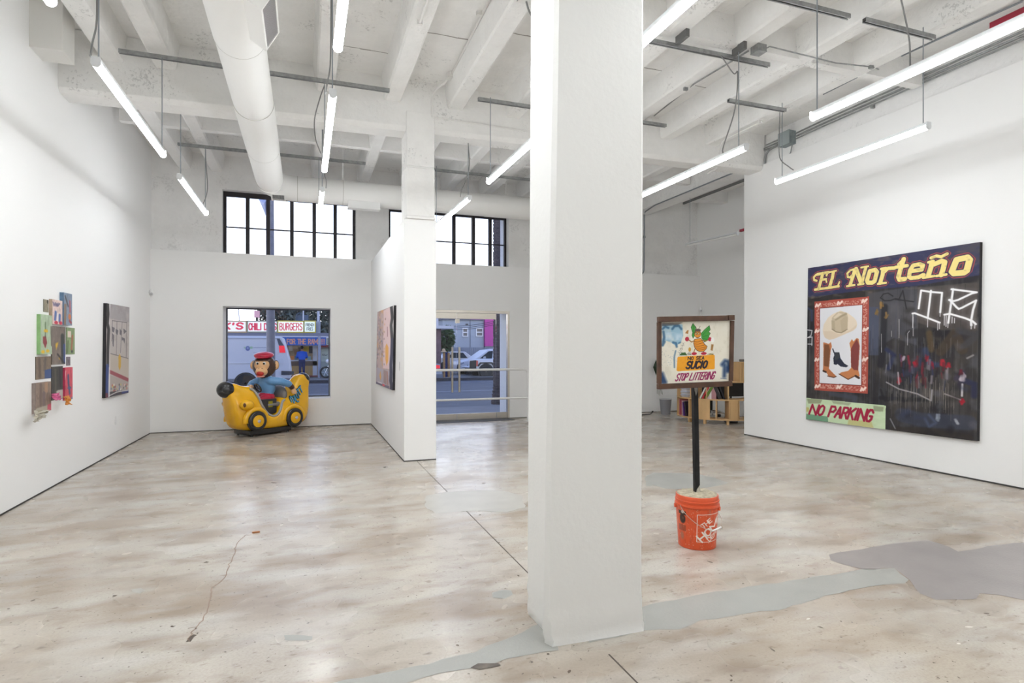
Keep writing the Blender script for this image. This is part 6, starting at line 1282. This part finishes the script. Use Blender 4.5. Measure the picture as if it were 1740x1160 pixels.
for k, (u0, u1, v0, v1, col, lab) in enumerate(((488.5, 492.5, 606, 611.5, (206, 206, 206), 'white napkin box on the stand counter'), (493.2, 500, 605, 611.5, (208, 132, 70), 'orange carton on the stand counter'), (500.5, 505.5, 605, 611.5, (90, 116, 140), 'blue carton on the stand counter'), (517, 522, 604, 611.5, (212, 180, 96), 'yellow carton right of the person on the stand counter'), (522.5, 528, 606, 611.5, (130, 176, 190), 'pale blue carton on the stand counter'))):
    p, q = S(u0, v1, YF + .2), S(u1, v0, YF + .2); t = thing('carton', lab, 'carton', (p.x, YF + .2, p.z)); b = MB(); b.box(p.x, q.x, YF + .1, YF + .35, S(500, 611.5).z + .005, q.z); b.build('box', mat('carton_%d' % k, L3(*col), .6), t); b = MB(); b.box(p.x - .005, q.x + .005, YF + .095, YF + .355, q.z, q.z + .02); b.build('lid', mat('carton_%d' % k, L3(*col), .6), t)
def lightbox(name, label, u0, u1, v0, v1, paint, em, frame, Y=YF - .9):
    TL, TR, BR, BL = S(u0, v0, Y), S(u1, v0, Y), S(u1, v1, Y), S(u0, v1, Y); t = thing(name, label, 'sign', (TL.x, Y, BL.z), 0, 'lit signs on the roof edge')
    painted_grid('lit_face', paint, quad_fn(TL, TR, BR, BL), attr_mat('sign_lit', .4, .3, em), t); k = .05
    b = MB(); b.box(TL.x - k, TR.x + k, Y + .004, Y + .3, BL.z - k, TL.z + k); b.build('case', mat(frame[0], L3(*frame[1]), .5), t)
    b = MB(); b.box(TL.x - k, TR.x + k, Y - .02, Y + .004, TL.z, TL.z + k); b.box(TL.x - k, TR.x + k, Y - .02, Y + .004, BL.z - k, BL.z); b.box(TL.x - k, TL.x, Y - .02, Y + .004, BL.z, TL.z); b.box(TR.x, TR.x + k, Y - .02, Y + .004, BL.z, TL.z); b.build('frame', mat(frame[0], L3(*frame[1]), .5), t); return t
RED = (200, 44, 72)
P = Paint(150, 70, None, (240, 236, 232)); P.text("NK'S", [(10, 16), (136, 12), (134, 52), (8, 54)], 10, (214, 60, 80), gap=.3, raw=True)
lightbox('lit_sign', 'leftmost lit white shop sign with red lettering, cut by the window edge', 360, 417.5, 545.5, 563, P, .42, ('sign_frame_tan', (176, 150, 110)))
P = Paint(170, 60, None, (242, 240, 238)); P.text('CHILI DOGS', [(5, 12), (166, 12), (166, 49), (5, 49)], 7, RED, gap=.24, raw=True)
lightbox('lit_sign', 'lit white sign for chili dogs, half behind the lamp post', 421.5, 470, 546, 563, P, .42, ('sign_frame_grey', (150, 150, 130)))
P = Paint(150, 62, None, (246, 244, 226)); P.text('BURGERS', [(9, 11), (142, 11), (142, 51), (9, 51)], 5, RED, gap=.3, raw=True)
lightbox('lit_sign', 'lit cream sign for burgers, right of the lamp post', 473, 515.3, 546, 563.5, P, .42, ('sign_frame_yellow', (190, 176, 60)))
P = Paint(70, 62, None, (226, 236, 222)); P.text('FRENCH', [(8, 12), (62, 12), (62, 28), (8, 28)], 2.6, (50, 52, 54), gap=.25, raw=True); P.text('FRIES', [(14, 36), (56, 36), (56, 53), (14, 53)], 2.6, (50, 52, 54), gap=.25, raw=True)
lightbox('lit_sign', 'small lit pale sign for french fries at the right end', 517.5, 535, 546, 563.5, P, .42, ('sign_frame_yellow', (190, 176, 60)))
P = Paint(230, 36, None, (36, 84, 160)); P.put(np.clip((P.noise(12, 3, 3) - .5) * 4, 0, 1) * .3, (30, 66, 130)); P.text('LD FOR THE RAMS!!!', [(8, 8), (222, 8), (222, 29), (8, 29)], 4.2, (206, 140, 108), gap=.26, raw=True)
Yb = YF - 1.03; t = thing('banner', 'long blue banner with orange lettering under the stand roof', 'banner', (S(515, 580, Yb).x, Yb, S(515, 587, Yb).z)); painted_grid('banner_face', P, quad_fn(S(471, 573, Yb), S(554, 573, Yb), S(554, 586.5, Yb), S(471, 586.5, Yb)), PAINT, t)
b = MB(); p, q = S(471, 586.5, Yb), S(554, 573, Yb); b.box(p.x, q.x, Yb + .003, Yb + .02, p.z, q.z); b.build('banner_cloth', mat('banner_back', L3(36, 84, 160), .8), t)
t = thing('small_sign', 'small pale grey green sign right of the blue banner', 'sign', S(556, 587, Yb)); b = MB(); p, q = S(554.5, 586, Yb), S(562, 575, Yb); b.box(p.x, q.x, Yb, Yb + .03, p.z, q.z); b.build('plate', mat('small_sign', L3(150, 156, 150), .7), t); b = MB()
for k in range(3): b.box(p.x + .05, q.x - .05, Yb - .004, Yb, p.z + .08 + k * .11, p.z + .13 + k * .11)
b.build('print_lines', mat('small_sign_ink', L3(84, 96, 90), .7), t)
# rooftop things
t = thing('roof_lamp', 'pale mushroom lamp on a thin pole above the leftmost lit sign', 'lamp', S(406, 547, YF)); b = MB(); b.cyl(S(407, 547, YF), S(405, 526, YF), .03, n=8); b.build('pole', WHITEP, t); b = MB(); c_ = S(405.5, 522, YF); b.lathe([(.02, -.12), (.14, .0), (.15, .05), (.08, .12)], c_, 18); b.build('shade', mat('lamp_shade_tan', L3(176, 160, 150), .6), t, smooth=40)
t = thing('box_sign', 'small pink and white box sign on a stub above the chili dog sign', 'sign', S(436, 545, YF)); b = MB(); p, q = S(432, 539, YF), S(441, 528, YF); b.box(p.x, q.x, YF, YF + .3, p.z, q.z); b.build('box', mat('pink_box', L3(226, 170, 180), .5), t); b = MB(); p, q = S(434.5, 566, YF), S(438.5, 539, YF); b.box(p.x, q.x, YF + .05, YF + .2, p.z, q.z); b.build('stub', BLACK, t)
t = thing('roof_unit', 'blue grey air unit on the stand roof behind the burger sign', 'air unit', S(512, 545, YF + 1)); b = MB(); p, q = S(503, 547, YF + 1), S(524, 535, YF + 1); b.box(p.x, q.x, YF + 1, YF + 2, p.z - .2, q.z); b.build('case', mat('unit_blue', L3(70, 88, 112), .6), t); b = MB(); b.tube(smooth_path([S(503, 541, YF + .9), S(505, 534, YF + .9), S(510, 532, YF + .9), S(514, 536, YF + .9)], 5), .04, 8); b.build('pipe', mat('unit_pipe', L3(60, 76, 92), .6), t, smooth=60)
for u, lab in ((515.5, 'thin white roof pole left of the blue one'), (541, 'blue white roof pole at the right end of the lit signs')): t = thing('roof_pole', lab, 'pole', S(u, 566, YF - .3)); b = MB(); b.cyl(S(u, 566, YF - .3), S(u, 505, YF - .3), .04 if u < 530 else .07, n=10); b.build('pole', mat('pole_pale', L3(170, 176, 196), .6), t); b = MB(); b.cyl(S(u, 505, YF - .3), S(u, 504, YF - .3), .09, n=10); b.build('cap', WHITEP, t)
t = thing('meter_box', 'pale tall box beside the right end of the lit signs', 'box', S(546, 567, YF - .5)); b = MB(); p, q = S(537, 567, YF - .5), S(544.5, 546, YF - .5); b.box(p.x, q.x, YF - .5, YF - .3, p.z, q.z); b.build('box', mat('meter_pale', L3(150, 158, 176), .6), t); b = MB(); b.box(p.x + .04, q.x - .04, YF - .51, YF - .5, p.z + .1, q.z - .1); b.build('door', mat('meter_pale2', L3(140, 148, 168), .6), t)
def tree(name, label, c, R_, n, trunk=True, col=GRN, seed=1, group='trees behind the stand'):
    t = thing(name, label, 'tree', (c.x, c.y, GZ), 0, group); r_ = random.Random(seed); v = []; f = []
    for k in range(n):
        th = r_.uniform(0, 2 * PI); z_ = r_.uniform(-1, 1); rr_ = r_.uniform(.45, 1) ** .5; q = Vector((math.sqrt(1 - z_ * z_) * math.cos(th) * R_[0] * rr_, math.sqrt(1 - z_ * z_) * math.sin(th) * R_[1] * rr_, z_ * R_[2] * rr_)) + c
        a = Vector((r_.gauss(0, 1), r_.gauss(0, 1), r_.gauss(0, 1))).normalized(); b2 = a.cross(Vector((r_.gauss(0, 1), r_.gauss(0, 1), r_.gauss(0, 1)))).normalized(); s_ = r_.uniform(.10, .24); i = len(v); v += [q - a * s_, q + b2 * s_ * .4, q + a * s_, q - b2 * s_ * .4]; f.append((i, i + 1, i + 2, i + 3))
    b = MB(); b.add(v, f); tag(b.build('foliage', col, t, fix=False), kind='stuff'); b = MB(); b.cyl((c.x, c.y, GZ), (c.x, c.y, c.z), .22, .10, n=10); tr = b.build('trunk', mat('bark_dark', L3(66, 56, 50), .9), t)
    for k in range(5): a = 2 * PI * k / 5; b = MB(); b.cyl((c.x, c.y, c.z - R_[2] * .5), c + Vector((math.cos(a) * R_[0] * .6, math.sin(a) * R_[1] * .6, R_[2] * .3)), .07, .02, n=6); b.build('branch', MATS['bark_dark'], tr)
GRD = mat('leaf_blackgreen', L3(84, 96, 92), .7, noise=.4, nscale=2)
tree('dark_tree', 'large dark tree behind the right half of the stand', S(540, 520, 46), (4.4, 2.5, 2.9), 9000, col=GRD, seed=2); tree('dark_tree', 'dark tree right beside the larger one behind the stand', S(580, 525, 44), (4.2, 2.5, 3.4), 8000, col=GRD, seed=3); tree('sparse_tree', 'thin bare looking tree just right of the lamp post', S(480, 532, 45), (1.7, 1.2, 1.3), 420, col=mat('twig_brown', L3(84, 74, 66), .8), seed=4)

# vehicles
def wheel(c, r_, parent, w_=.22, sgn=-1):
    b = MB(); b.lathe([(r_ * .62, 0), (r_ * .93, -.01), (r_, .03), (r_, w_ - .03), (r_ * .93, w_), (r_ * .62, w_)], c, 24, (0, 1, 0)); wh = b.build('wheel', RUB, parent, smooth=50)
    b = MB(); b.lathe([(r_ * .62, .012), (r_ * .58, .03), (.05, .012), (.04, .0)], c, 20, (0, 1, 0)); b.build('rim', mat('rim_alloy', (.35, .36, .38), .4, metal=.6), wh, smooth=50); return wh
def car(name, label, x0, Y, flip, prof, glass, wheels, paint, width=1.8, r_=.36, extras=(), cat='car'):
    """side profile in metres from the front; flip mirrors it"""
    s_ = -1 if flip else 1; t = thing(name, label, cat, (x0, Y, GZ - .12)); g_ = GZ - .12
    def X(x): return x0 + s_ * x
    b = MB(); b.prism([(X(x), Y, g_ + z) for x, z in prof], (0, width, 0)); b.build('body', paint, t, bevel=.05)
    for q in glass: b = MB(); b.prism([(X(x), Y - .012, g_ + z) for x, z in q], (0, .02, 0)); b.build('side_window', mat('car_glass', (.03, .04, .05), .1), t)
    for x in wheels:
        b = MB(); b.lathe([(r_ + .07, 0), (r_ + .07, .05)], (X(x), Y - .018, g_ + r_), 24, (0, 1, 0)); b.build('wheel_arch', BLACK, t)
        wheel(Vector((X(x), Y - .05, g_ + r_)), r_, t); wheel(Vector((X(x), Y + width - .2, g_ + r_)), r_, t)
    for (nm, q, m, o_) in extras: b = MB(); b.prism([(X(x), Y - o_, g_ + z) for x, z in q], (0, .03, 0)); b.build(nm, m, t)
    return t
VW = mat('van_white', L3(186, 190, 200), .35, spec=.5); CW = mat('car_white', L3(206, 208, 214), .3); TL2 = mat('tail_red', L3(190, 30, 40), .3, emit=.6, ecol=L3(255, 40, 60)); TLd = mat('tail_red_dull', L3(196, 80, 70), .3)
YV = 25.0; xr_ = S(494, 600, YV).x; g_ = GZ - .12
def vz(v): return S(460, v, YV).z - g_
zt, zbm = vz(571.5), vz(644)
car('van', 'white cargo van parked across the road, its rear end near the burger sign', xr_ - 5.4, YV, False, [(0, .45), (0, .95), (.35, 1.15), (1.0, 1.3), (1.7, zt - .08), (2.2, zt), (5.0, zt), (5.12, zt - .05), (5.36, zbm + .75), (5.40, zbm + .35), (5.40, zbm), (.1, zbm)], [[(1.15, 1.32), (1.75, zt - .16), (2.4, zt - .16), (2.4, 1.30)]], [.95, 3.45 + .3], VW, 1.9, .36,
    [('tail_light', [(4.98, vz(599)), (5.20, vz(599)), (5.16, vz(587)), (4.96, vz(587))], TL2, .03), ('rear_pillar_glass', [(4.96, vz(587)), (5.15, vz(587)), (4.98, vz(575)), (4.88, vz(575))], mat('van_pillar', L3(60, 68, 84), .3), .025), ('bumper', [(5.05, vz(637)), (5.52, vz(637)), (5.52, vz(631)), (5.05, vz(630))], mat('bumper_dark', L3(52, 54, 62), .5), .05), ('side_crease', [(1.2, vz(617)), (5.2, vz(617)), (5.2, vz(615.5)), (1.2, vz(615.5))], VW, .02), ('roof_gutter', [(2.2, vz(575.5)), (5.0, vz(575.5)), (5.0, vz(574)), (2.2, vz(574))], mat('van_gutter', L3(150, 156, 172), .5), .02)], 'van')
P = Paint(120, 60, None, (186, 190, 200)); P.ell((24, 26), 12, 14, (70, 84, 140), .9, .3, True); P.ell((40, 22), 10, 8, (130, 170, 130), .8, .5, True); P.ell((10, 22), 6, 6, (130, 170, 130), .6, .5, True); P.ell((24, 24), 6, 7, (150, 160, 190), .7, .4, True)
for k, (x0, x1, y, w_) in enumerate(((50, 116, 22, 3), (80, 116, 34, 1.5), (84, 112, 40, 1.5), (48, 112, 46, 1.5))):
    for x in np.arange(x0, x1, 5): P.stroke([(x, y + (x * 7 % 3) - 1), (x + 3, y)], w_, (120, 126, 146), .8, 1, True)
van = [o for o in C.objects if o.name == 'van'][0]; painted_grid('logo', P, quad_fn(S(412, 583, YV - .006), S(456, 583, YV - .006), S(456, 603, YV - .006), S(412, 603, YV - .006)), attr_mat('van_decal', .4, .4), van)
YA = 34.3; suv = [(0, .35), (0, .72), (.12, .92), (1.15, 1.08), (1.95, 1.62), (2.6, 1.70), (3.9, 1.66), (4.5, 1.2), (4.55, .4)]
car('white_suv', 'white SUV facing left in the lot, seen through the right door leaf', S(776.5, 600, YA).x, YA, False, suv, [[(1.45, 1.12), (2.0, 1.55), (2.6, 1.60), (2.6, 1.12)], [(2.68, 1.12), (2.68, 1.60), (3.7, 1.57), (4.1, 1.15)]], [.9, 3.6], CW, 1.85, .36, [('headlight', [(.03, .76), (.42, .90), (.45, .82), (.06, .68)], mat('lamp_clear', L3(150, 156, 170), .2), .02), ('grille', [(-.02, .45), (.02, .75), (.10, .75), (.10, .45)], BLACK, .02), ('fog_lamp', [(.12, .45), (.28, .5), (.28, .42), (.14, .38)], BLACK, .02), ('side_mirror', [(1.62, 1.12), (1.80, 1.12), (1.78, 1.24), (1.64, 1.22)], CW, .12)])
YB2 = 31.8; car('white_jeep', 'white off-road car with black tailgate in front of the white SUV', S(797.5, 600, YB2).x, YB2, False, [(0, .62), (0, .68), (.42, .70), (.46, 1.08), (1.9, 1.12), (2.0, 1.8), (3.6, 1.8), (4.1, .6), (1.5, .48), (.5, .48)], [[(2.1, 1.2), (2.15, 1.7), (3.3, 1.7), (3.5, 1.2)]], [.98, 3.2], CW, 1.8, .40, [('tail_light', [(.40, .72), (.50, .72), (.50, 1.04), (.40, 1.04)], TLd, .03), ('tailgate', [(.0, .55), (.02, 1.02), (.40, 1.06), (.40, .55)], BLACK, .025), ('bumper', [(-.12, .42), (-.12, .56), (.5, .56), (.5, .42)], mat('bumper_dark', L3(52, 54, 62), .5), .04), ('fender_flare', [(.46, .74), (.62, .94), (1.35, .94), (1.52, .70), (1.42, .70), (1.28, .86), (.68, .86), (.54, .70)], BLACK, .05)])
YC = 41.3; car('white_hatchback', 'white hatchback with a red tail light behind the white SUV', S(817, 600, YC).x, YC, True, [(0, .4), (0, .85), (.5, 1.0), (1.2, 1.5), (2.2, 1.52), (2.9, 1.05), (3.3, .95), (3.35, .4)][::-1], [[(1.0, 1.02), (1.35, 1.42), (2.1, 1.42), (2.6, 1.05)]], [.8, 2.8], CW, 1.8, .34, [('tail_light', [(.05, .84), (.2, .95), (.3, .9), (.1, .7)], TL2, .03)])
YD = 29.6; car('grey_car', 'grey car with a lit red tail light at the left edge of the doors', S(749, 600, YD).x - 4.4, YD, False, [(0, .35), (0, .75), (1.2, .95), (1.9, 1.4), (3.2, 1.42), (3.9, .98), (4.38, .92), (4.4, .4)], [[(1.5, .98), (2.0, 1.34), (3.1, 1.34), (3.6, .98)]], [.9, 3.5], mat('car_grey', L3(120, 126, 140), .3), 1.8, .33, [('tail_light', [(4.05, .70), (4.36, .70), (4.34, .86), (4.08, .88)], TL2, .03), ('bumper', [(4.0, .40), (4.46, .40), (4.46, .55), (4.0, .55)], mat('car_grey2', L3(150, 156, 168), .4), .03)])
# houses across the road
YH = 46.0; hs = thing('grey_house', 'pale grey blue stucco house with two small windows across the road', 'house', (S(790, 600, YH).x, YH, GZ)); HB = mat('house_stucco', L3(172, 180, 190), .9, noise=.06, nscale=1)
b = MB(); b.box(S(752, 600, YH).x, S(822, 600, YH).x, YH, YH + 8, GZ, S(800, 544, YH).z); b.build('wall', HB, hs); b = MB(); b.box(S(750, 600, YH).x, S(822, 600, YH).x, YH - .15, YH + 8, S(800, 544, YH).z, S(800, 542.5, YH).z); b.build('parapet', mat('house_trim', L3(110, 112, 122), .8), hs)
b = MB(); b.box(S(798.5, 600, YH).x, S(799.2, 600, YH).x, YH - .04, YH, GZ, S(800, 544, YH).z); b.build('downpipe', mat('house_trim', L3(110, 112, 122), .8), hs)
for (u0, u1, v0, v1) in ((787, 793.5, 558.5, 570.5), (810, 819, 558.5, 570)):
    p, q = S(u0, v1, YH), S(u1, v0, YH); zm_ = (p.z + q.z) / 2; b = MB(); k = .07; b.box(p.x - k, q.x + k, YH - .06, YH, q.z, q.z + k); b.box(p.x - k, q.x + k, YH - .10, YH, p.z - k, p.z); b.box(p.x - k, p.x, YH - .06, YH, p.z, q.z); b.box(q.x, q.x + k, YH - .06, YH, p.z, q.z); b.box(p.x, q.x, YH - .05, YH, zm_ - .04, zm_ + .04); w_ = b.build('window_frame', WHITEP, hs)
    for z0, z1 in ((p.z, zm_ - .04), (zm_ + .04, q.z)): b = MB(); b.box(p.x, q.x, YH - .03, YH - .01, z0, z1); b.build('pane', mat('house_glass', L3(92, 92, 96), .15), w_)
b = MB(); p, q = S(791, 551.5, YH), S(795, 550, YH); b.box(p.x, q.x, YH - .1, YH, p.z, q.z); b.build('vent', BLACK, hs)
mg = thing('magenta_building', 'bright magenta painted building wall right of the grey house', 'building', (S(832, 600, YH).x, YH, GZ)); b = MB(); b.box(S(822.5, 600, YH).x, S(905, 600, YH).x, YH - .3, YH + 8, S(830, 588, YH).z, S(830, 538, YH).z); b.build('wall', mat('magenta_paint', L3(196, 72, 158), .8), mg); b = MB(); b.box(S(822.5, 600, YH).x, S(905, 600, YH).x, YH - .32, YH + 8, GZ, S(830, 588, YH).z); b.build('base', mat('magenta_base', L3(120, 112, 122), .8), mg)
fn = thing('corrugated_fence', 'grey corrugated metal fence behind the parked white cars', 'fence', (S(800, 600, 44).x, 44, GZ)); x = S(745, 600, 44).x
while x < S(850, 600, 44).x: b = MB(); b.box(x, x + .9, 44, 44.05, GZ, S(800, 590, 44).z); [b.box(x + .06 + k * .15, x + .12 + k * .15, 43.96, 44, GZ, S(800, 590, 44).z) for k in range(6)]; b.build('fence_panel', mat('fence_grey', L3(140, 146, 158), .7), fn); x += .91
YL = 36.0; sh = thing('brick_shed', 'small brick building with a white eave at the left of the doors', 'building', (S(735, 600, YL).x, YL, GZ)); b = MB(); b.box(S(700, 600, YL).x, S(749.5, 600, YL).x, YL, YL + 4, GZ, S(740, 558, YL).z); b.build('wall', mat('shed_brick', L3(112, 92, 96), .9, noise=.3, nscale=4), sh); b = MB(); b.box(S(695, 600, YL).x, S(767, 600, YL).x, YL - .6, YL + 4, S(740, 558.5, YL).z, S(740, 553.5, YL).z); b.build('eave', WB, sh); b = MB(); b.box(S(700, 600, YL).x, S(746, 600, YL).x, YL + .2, YL + 4, S(740, 553.5, YL).z, S(740, 539, YL).z); b.build('upper_wall', WB, sh)
tree('green_bush', 'green bushy tree between the brick shed and the grey house', S(758, 576, 40), (.62, .6, .95), 900, col=mat('leaf_mid', L3(66, 92, 60), .7, noise=.4, nscale=3), seed=9, group=None)
tp = thing('tan_posts', 'two tan wrapped posts with a blue tarp and straw hat top in the lot', 'posts', S(757, 628, 31.5)); z0 = GZ + .02
for u in (754.5, 762.5): p = S(u, 625, 31.5); b = MB(); b.cyl((p.x, 31.5, z0), (p.x, 31.5, S(u, 599, 31.5).z), .07, n=12); b.build('post', mat('post_tan', L3(158, 124, 84), .8, noise=.3, nscale=12), tp, smooth=40)
b = MB(); p, q = S(756, 625, 31.6), S(761.5, 598, 31.6); b.box(p.x, q.x, 31.6, 31.66, z0, q.z); b.build('tarp', mat('tarp_blue', L3(36, 60, 124), .7), tp); b = MB(); c_ = S(754, 597, 31.5); b.lathe([(.02, .17), (.08, .13), (.11, .02), (.20, -.03), (.02, -.04)], c_, 16); b.build('straw_top', mat('straw', L3(176, 152, 120), .9), tp, smooth=40)
for k in range(3): t = thing('overhead_wire', ['upper', 'middle', 'lower'][k] + ' sagging dark wire crossing before the grey house', 'wire', S(740, 553 + k * 3, 42)); b = MB(); b.tube([S(740 + 110 * i / 12, 553 + k * 3 - 10 * i / 12 + 5 * math.sin(PI * i / 12), 42) for i in range(13)], .018, 6); b.build('cable', BLACK, t, smooth=60)
# dark hill behind the houses
b = MB(); p0, p1 = S(640, 600, 90), S(930, 600, 90); n = 24; r_ = random.Random(12); top = [(p0.x + (p1.x - p0.x) * i / n, 90, S(800, 537, 90).z + r_.uniform(-.4, .4) + 1.2 * math.sin(i * .6)) for i in range(n + 1)]
b.prism([(p0.x, 90, GZ)] + top + [(p1.x, 90, GZ)], (0, 20, 0)); struct('hill', b, mat('hill_dark', L3(92, 84, 92), .95, noise=.3, nscale=.6))

# person in blue at the counter, seen from behind
pc = S(513, 640, YF - .55); pe = thing('person', 'person in blue clothes standing at the hot dog counter, seen from behind', 'person', (pc.x, YF - .55, GZ + .02)); x, y, z = pc.x, YF - .55, GZ + .02
V = Vector
pr = [('t', [V((x - .09, y, z + .04)), V((x - .095, y, z + .45)), V((x - .08, y, z + .86))], [.055, .065, .09], 1), ('t', [V((x + .09, y, z + .04)), V((x + .095, y, z + .45)), V((x + .08, y, z + .86))], [.055, .065, .09], 1), ('e', V((x - .09, y - .04, z + .035)), (.05, .12, .04), 3), ('e', V((x + .09, y - .04, z + .035)), (.05, .12, .04), 3), ('e', V((x, y, z + .90)), (.18, .13, .14), 1), ('e', V((x, y, z + 1.15)), (.19, .13, .30), 0), ('e', V((x, y, z + 1.36)), (.21, .11, .09), 0),
      ('t', [V((x - .20, y, z + 1.36)), V((x - .27, y + .08, z + 1.10)), V((x - .18, y + .34, z + 1.06))], [.065, .055, .045], 0), ('t', [V((x + .20, y, z + 1.36)), V((x + .27, y + .08, z + 1.10)), V((x + .18, y + .34, z + 1.06))], [.065, .055, .045], 0), ('e', V((x - .17, y + .40, z + 1.06)), (.04, .07, .03), 2), ('e', V((x + .17, y + .40, z + 1.06)), (.04, .07, .03), 2), ('t', [V((x, y, z + 1.40)), V((x, y + .01, z + 1.52))], [.06, .055], 2), ('e', V((x, y + .02, z + 1.60)), (.08, .095, .115), 2)]
pm = blob_mesh('body', pr, [mat('shirt_bright_blue', L3(30, 84, 190), .8), mat('trousers_navy', L3(28, 36, 84), .8), mat('skin', L3(150, 110, 90), .6), BLACK], pe, .03, world=True)
b = MB(); b.ell(V((x, y - .01, z + 1.635)), (.092, .10, .095), None, 16, 10); b.build('hair', mat('hair_dark', L3(34, 28, 26), .8), pe, smooth=60)
mb_ = S(557, 640, YF - 1.2); t = thing('motorbike', 'parked silver and black motorbike at the right edge of the window', 'motorbike', (mb_.x + .4, YF - 1.2, GZ + .02)); g2 = GZ + .02
for dx_ in (-.1, 1.2): b = MB(); c_ = V((mb_.x + dx_, YF - 1.2, g2 + .31)); b.tube([c_ + V((.27 * math.cos(a), 0, .27 * math.sin(a))) for a in [2 * PI * i / 24 for i in range(24)]], .05, 8, closed=True); wh = b.build('wheel', RUB, t, smooth=60); b = MB(); [b.cyl(c_, c_ + V((.25 * math.cos(a), 0, .25 * math.sin(a))), .012, n=6) for a in [2 * PI * i / 6 for i in range(6)]]; b.build('spokes', CHR, wh)
b = MB(); b.tube([V((mb_.x - .1, YF - 1.2, g2 + .31)), V((mb_.x + .1, YF - 1.2, g2 + .8)), V((mb_.x + .16, YF - 1.2, g2 + 1.0))], .035, 8); b.build('fork', CHR, t, smooth=60); b = MB(); b.ell(V((mb_.x + .45, YF - 1.2, g2 + .78)), (.3, .14, .13), None, 16, 10); b.build('tank', mat('tank_silver', L3(120, 124, 132), .3, metal=.4), t, smooth=60); b = MB(); b.bx(V((mb_.x + .85, YF - 1.2, g2 + .76)), (.5, .22, .09)); b.build('seat', BLACK, t, bevel=.03); b = MB(); b.bx(V((mb_.x + .5, YF - 1.2, g2 + .45)), (.5, .25, .35)); b.build('engine', BLACK, t, bevel=.04); b = MB(); b.tube([V((mb_.x + .16, YF - 1.55, g2 + 1.02)), V((mb_.x + .14, YF - 1.2, g2 + 1.0)), V((mb_.x + .16, YF - .85, g2 + 1.02))], .018, 8); b.build('handlebar', CHR, t, smooth=60)
b = MB(); b.ell(V((mb_.x - .02, YF - 1.25, g2 + .9)), (.09, .11, .11), None, 14, 10); b.build('headlight', WHITEP, t, smooth=60)
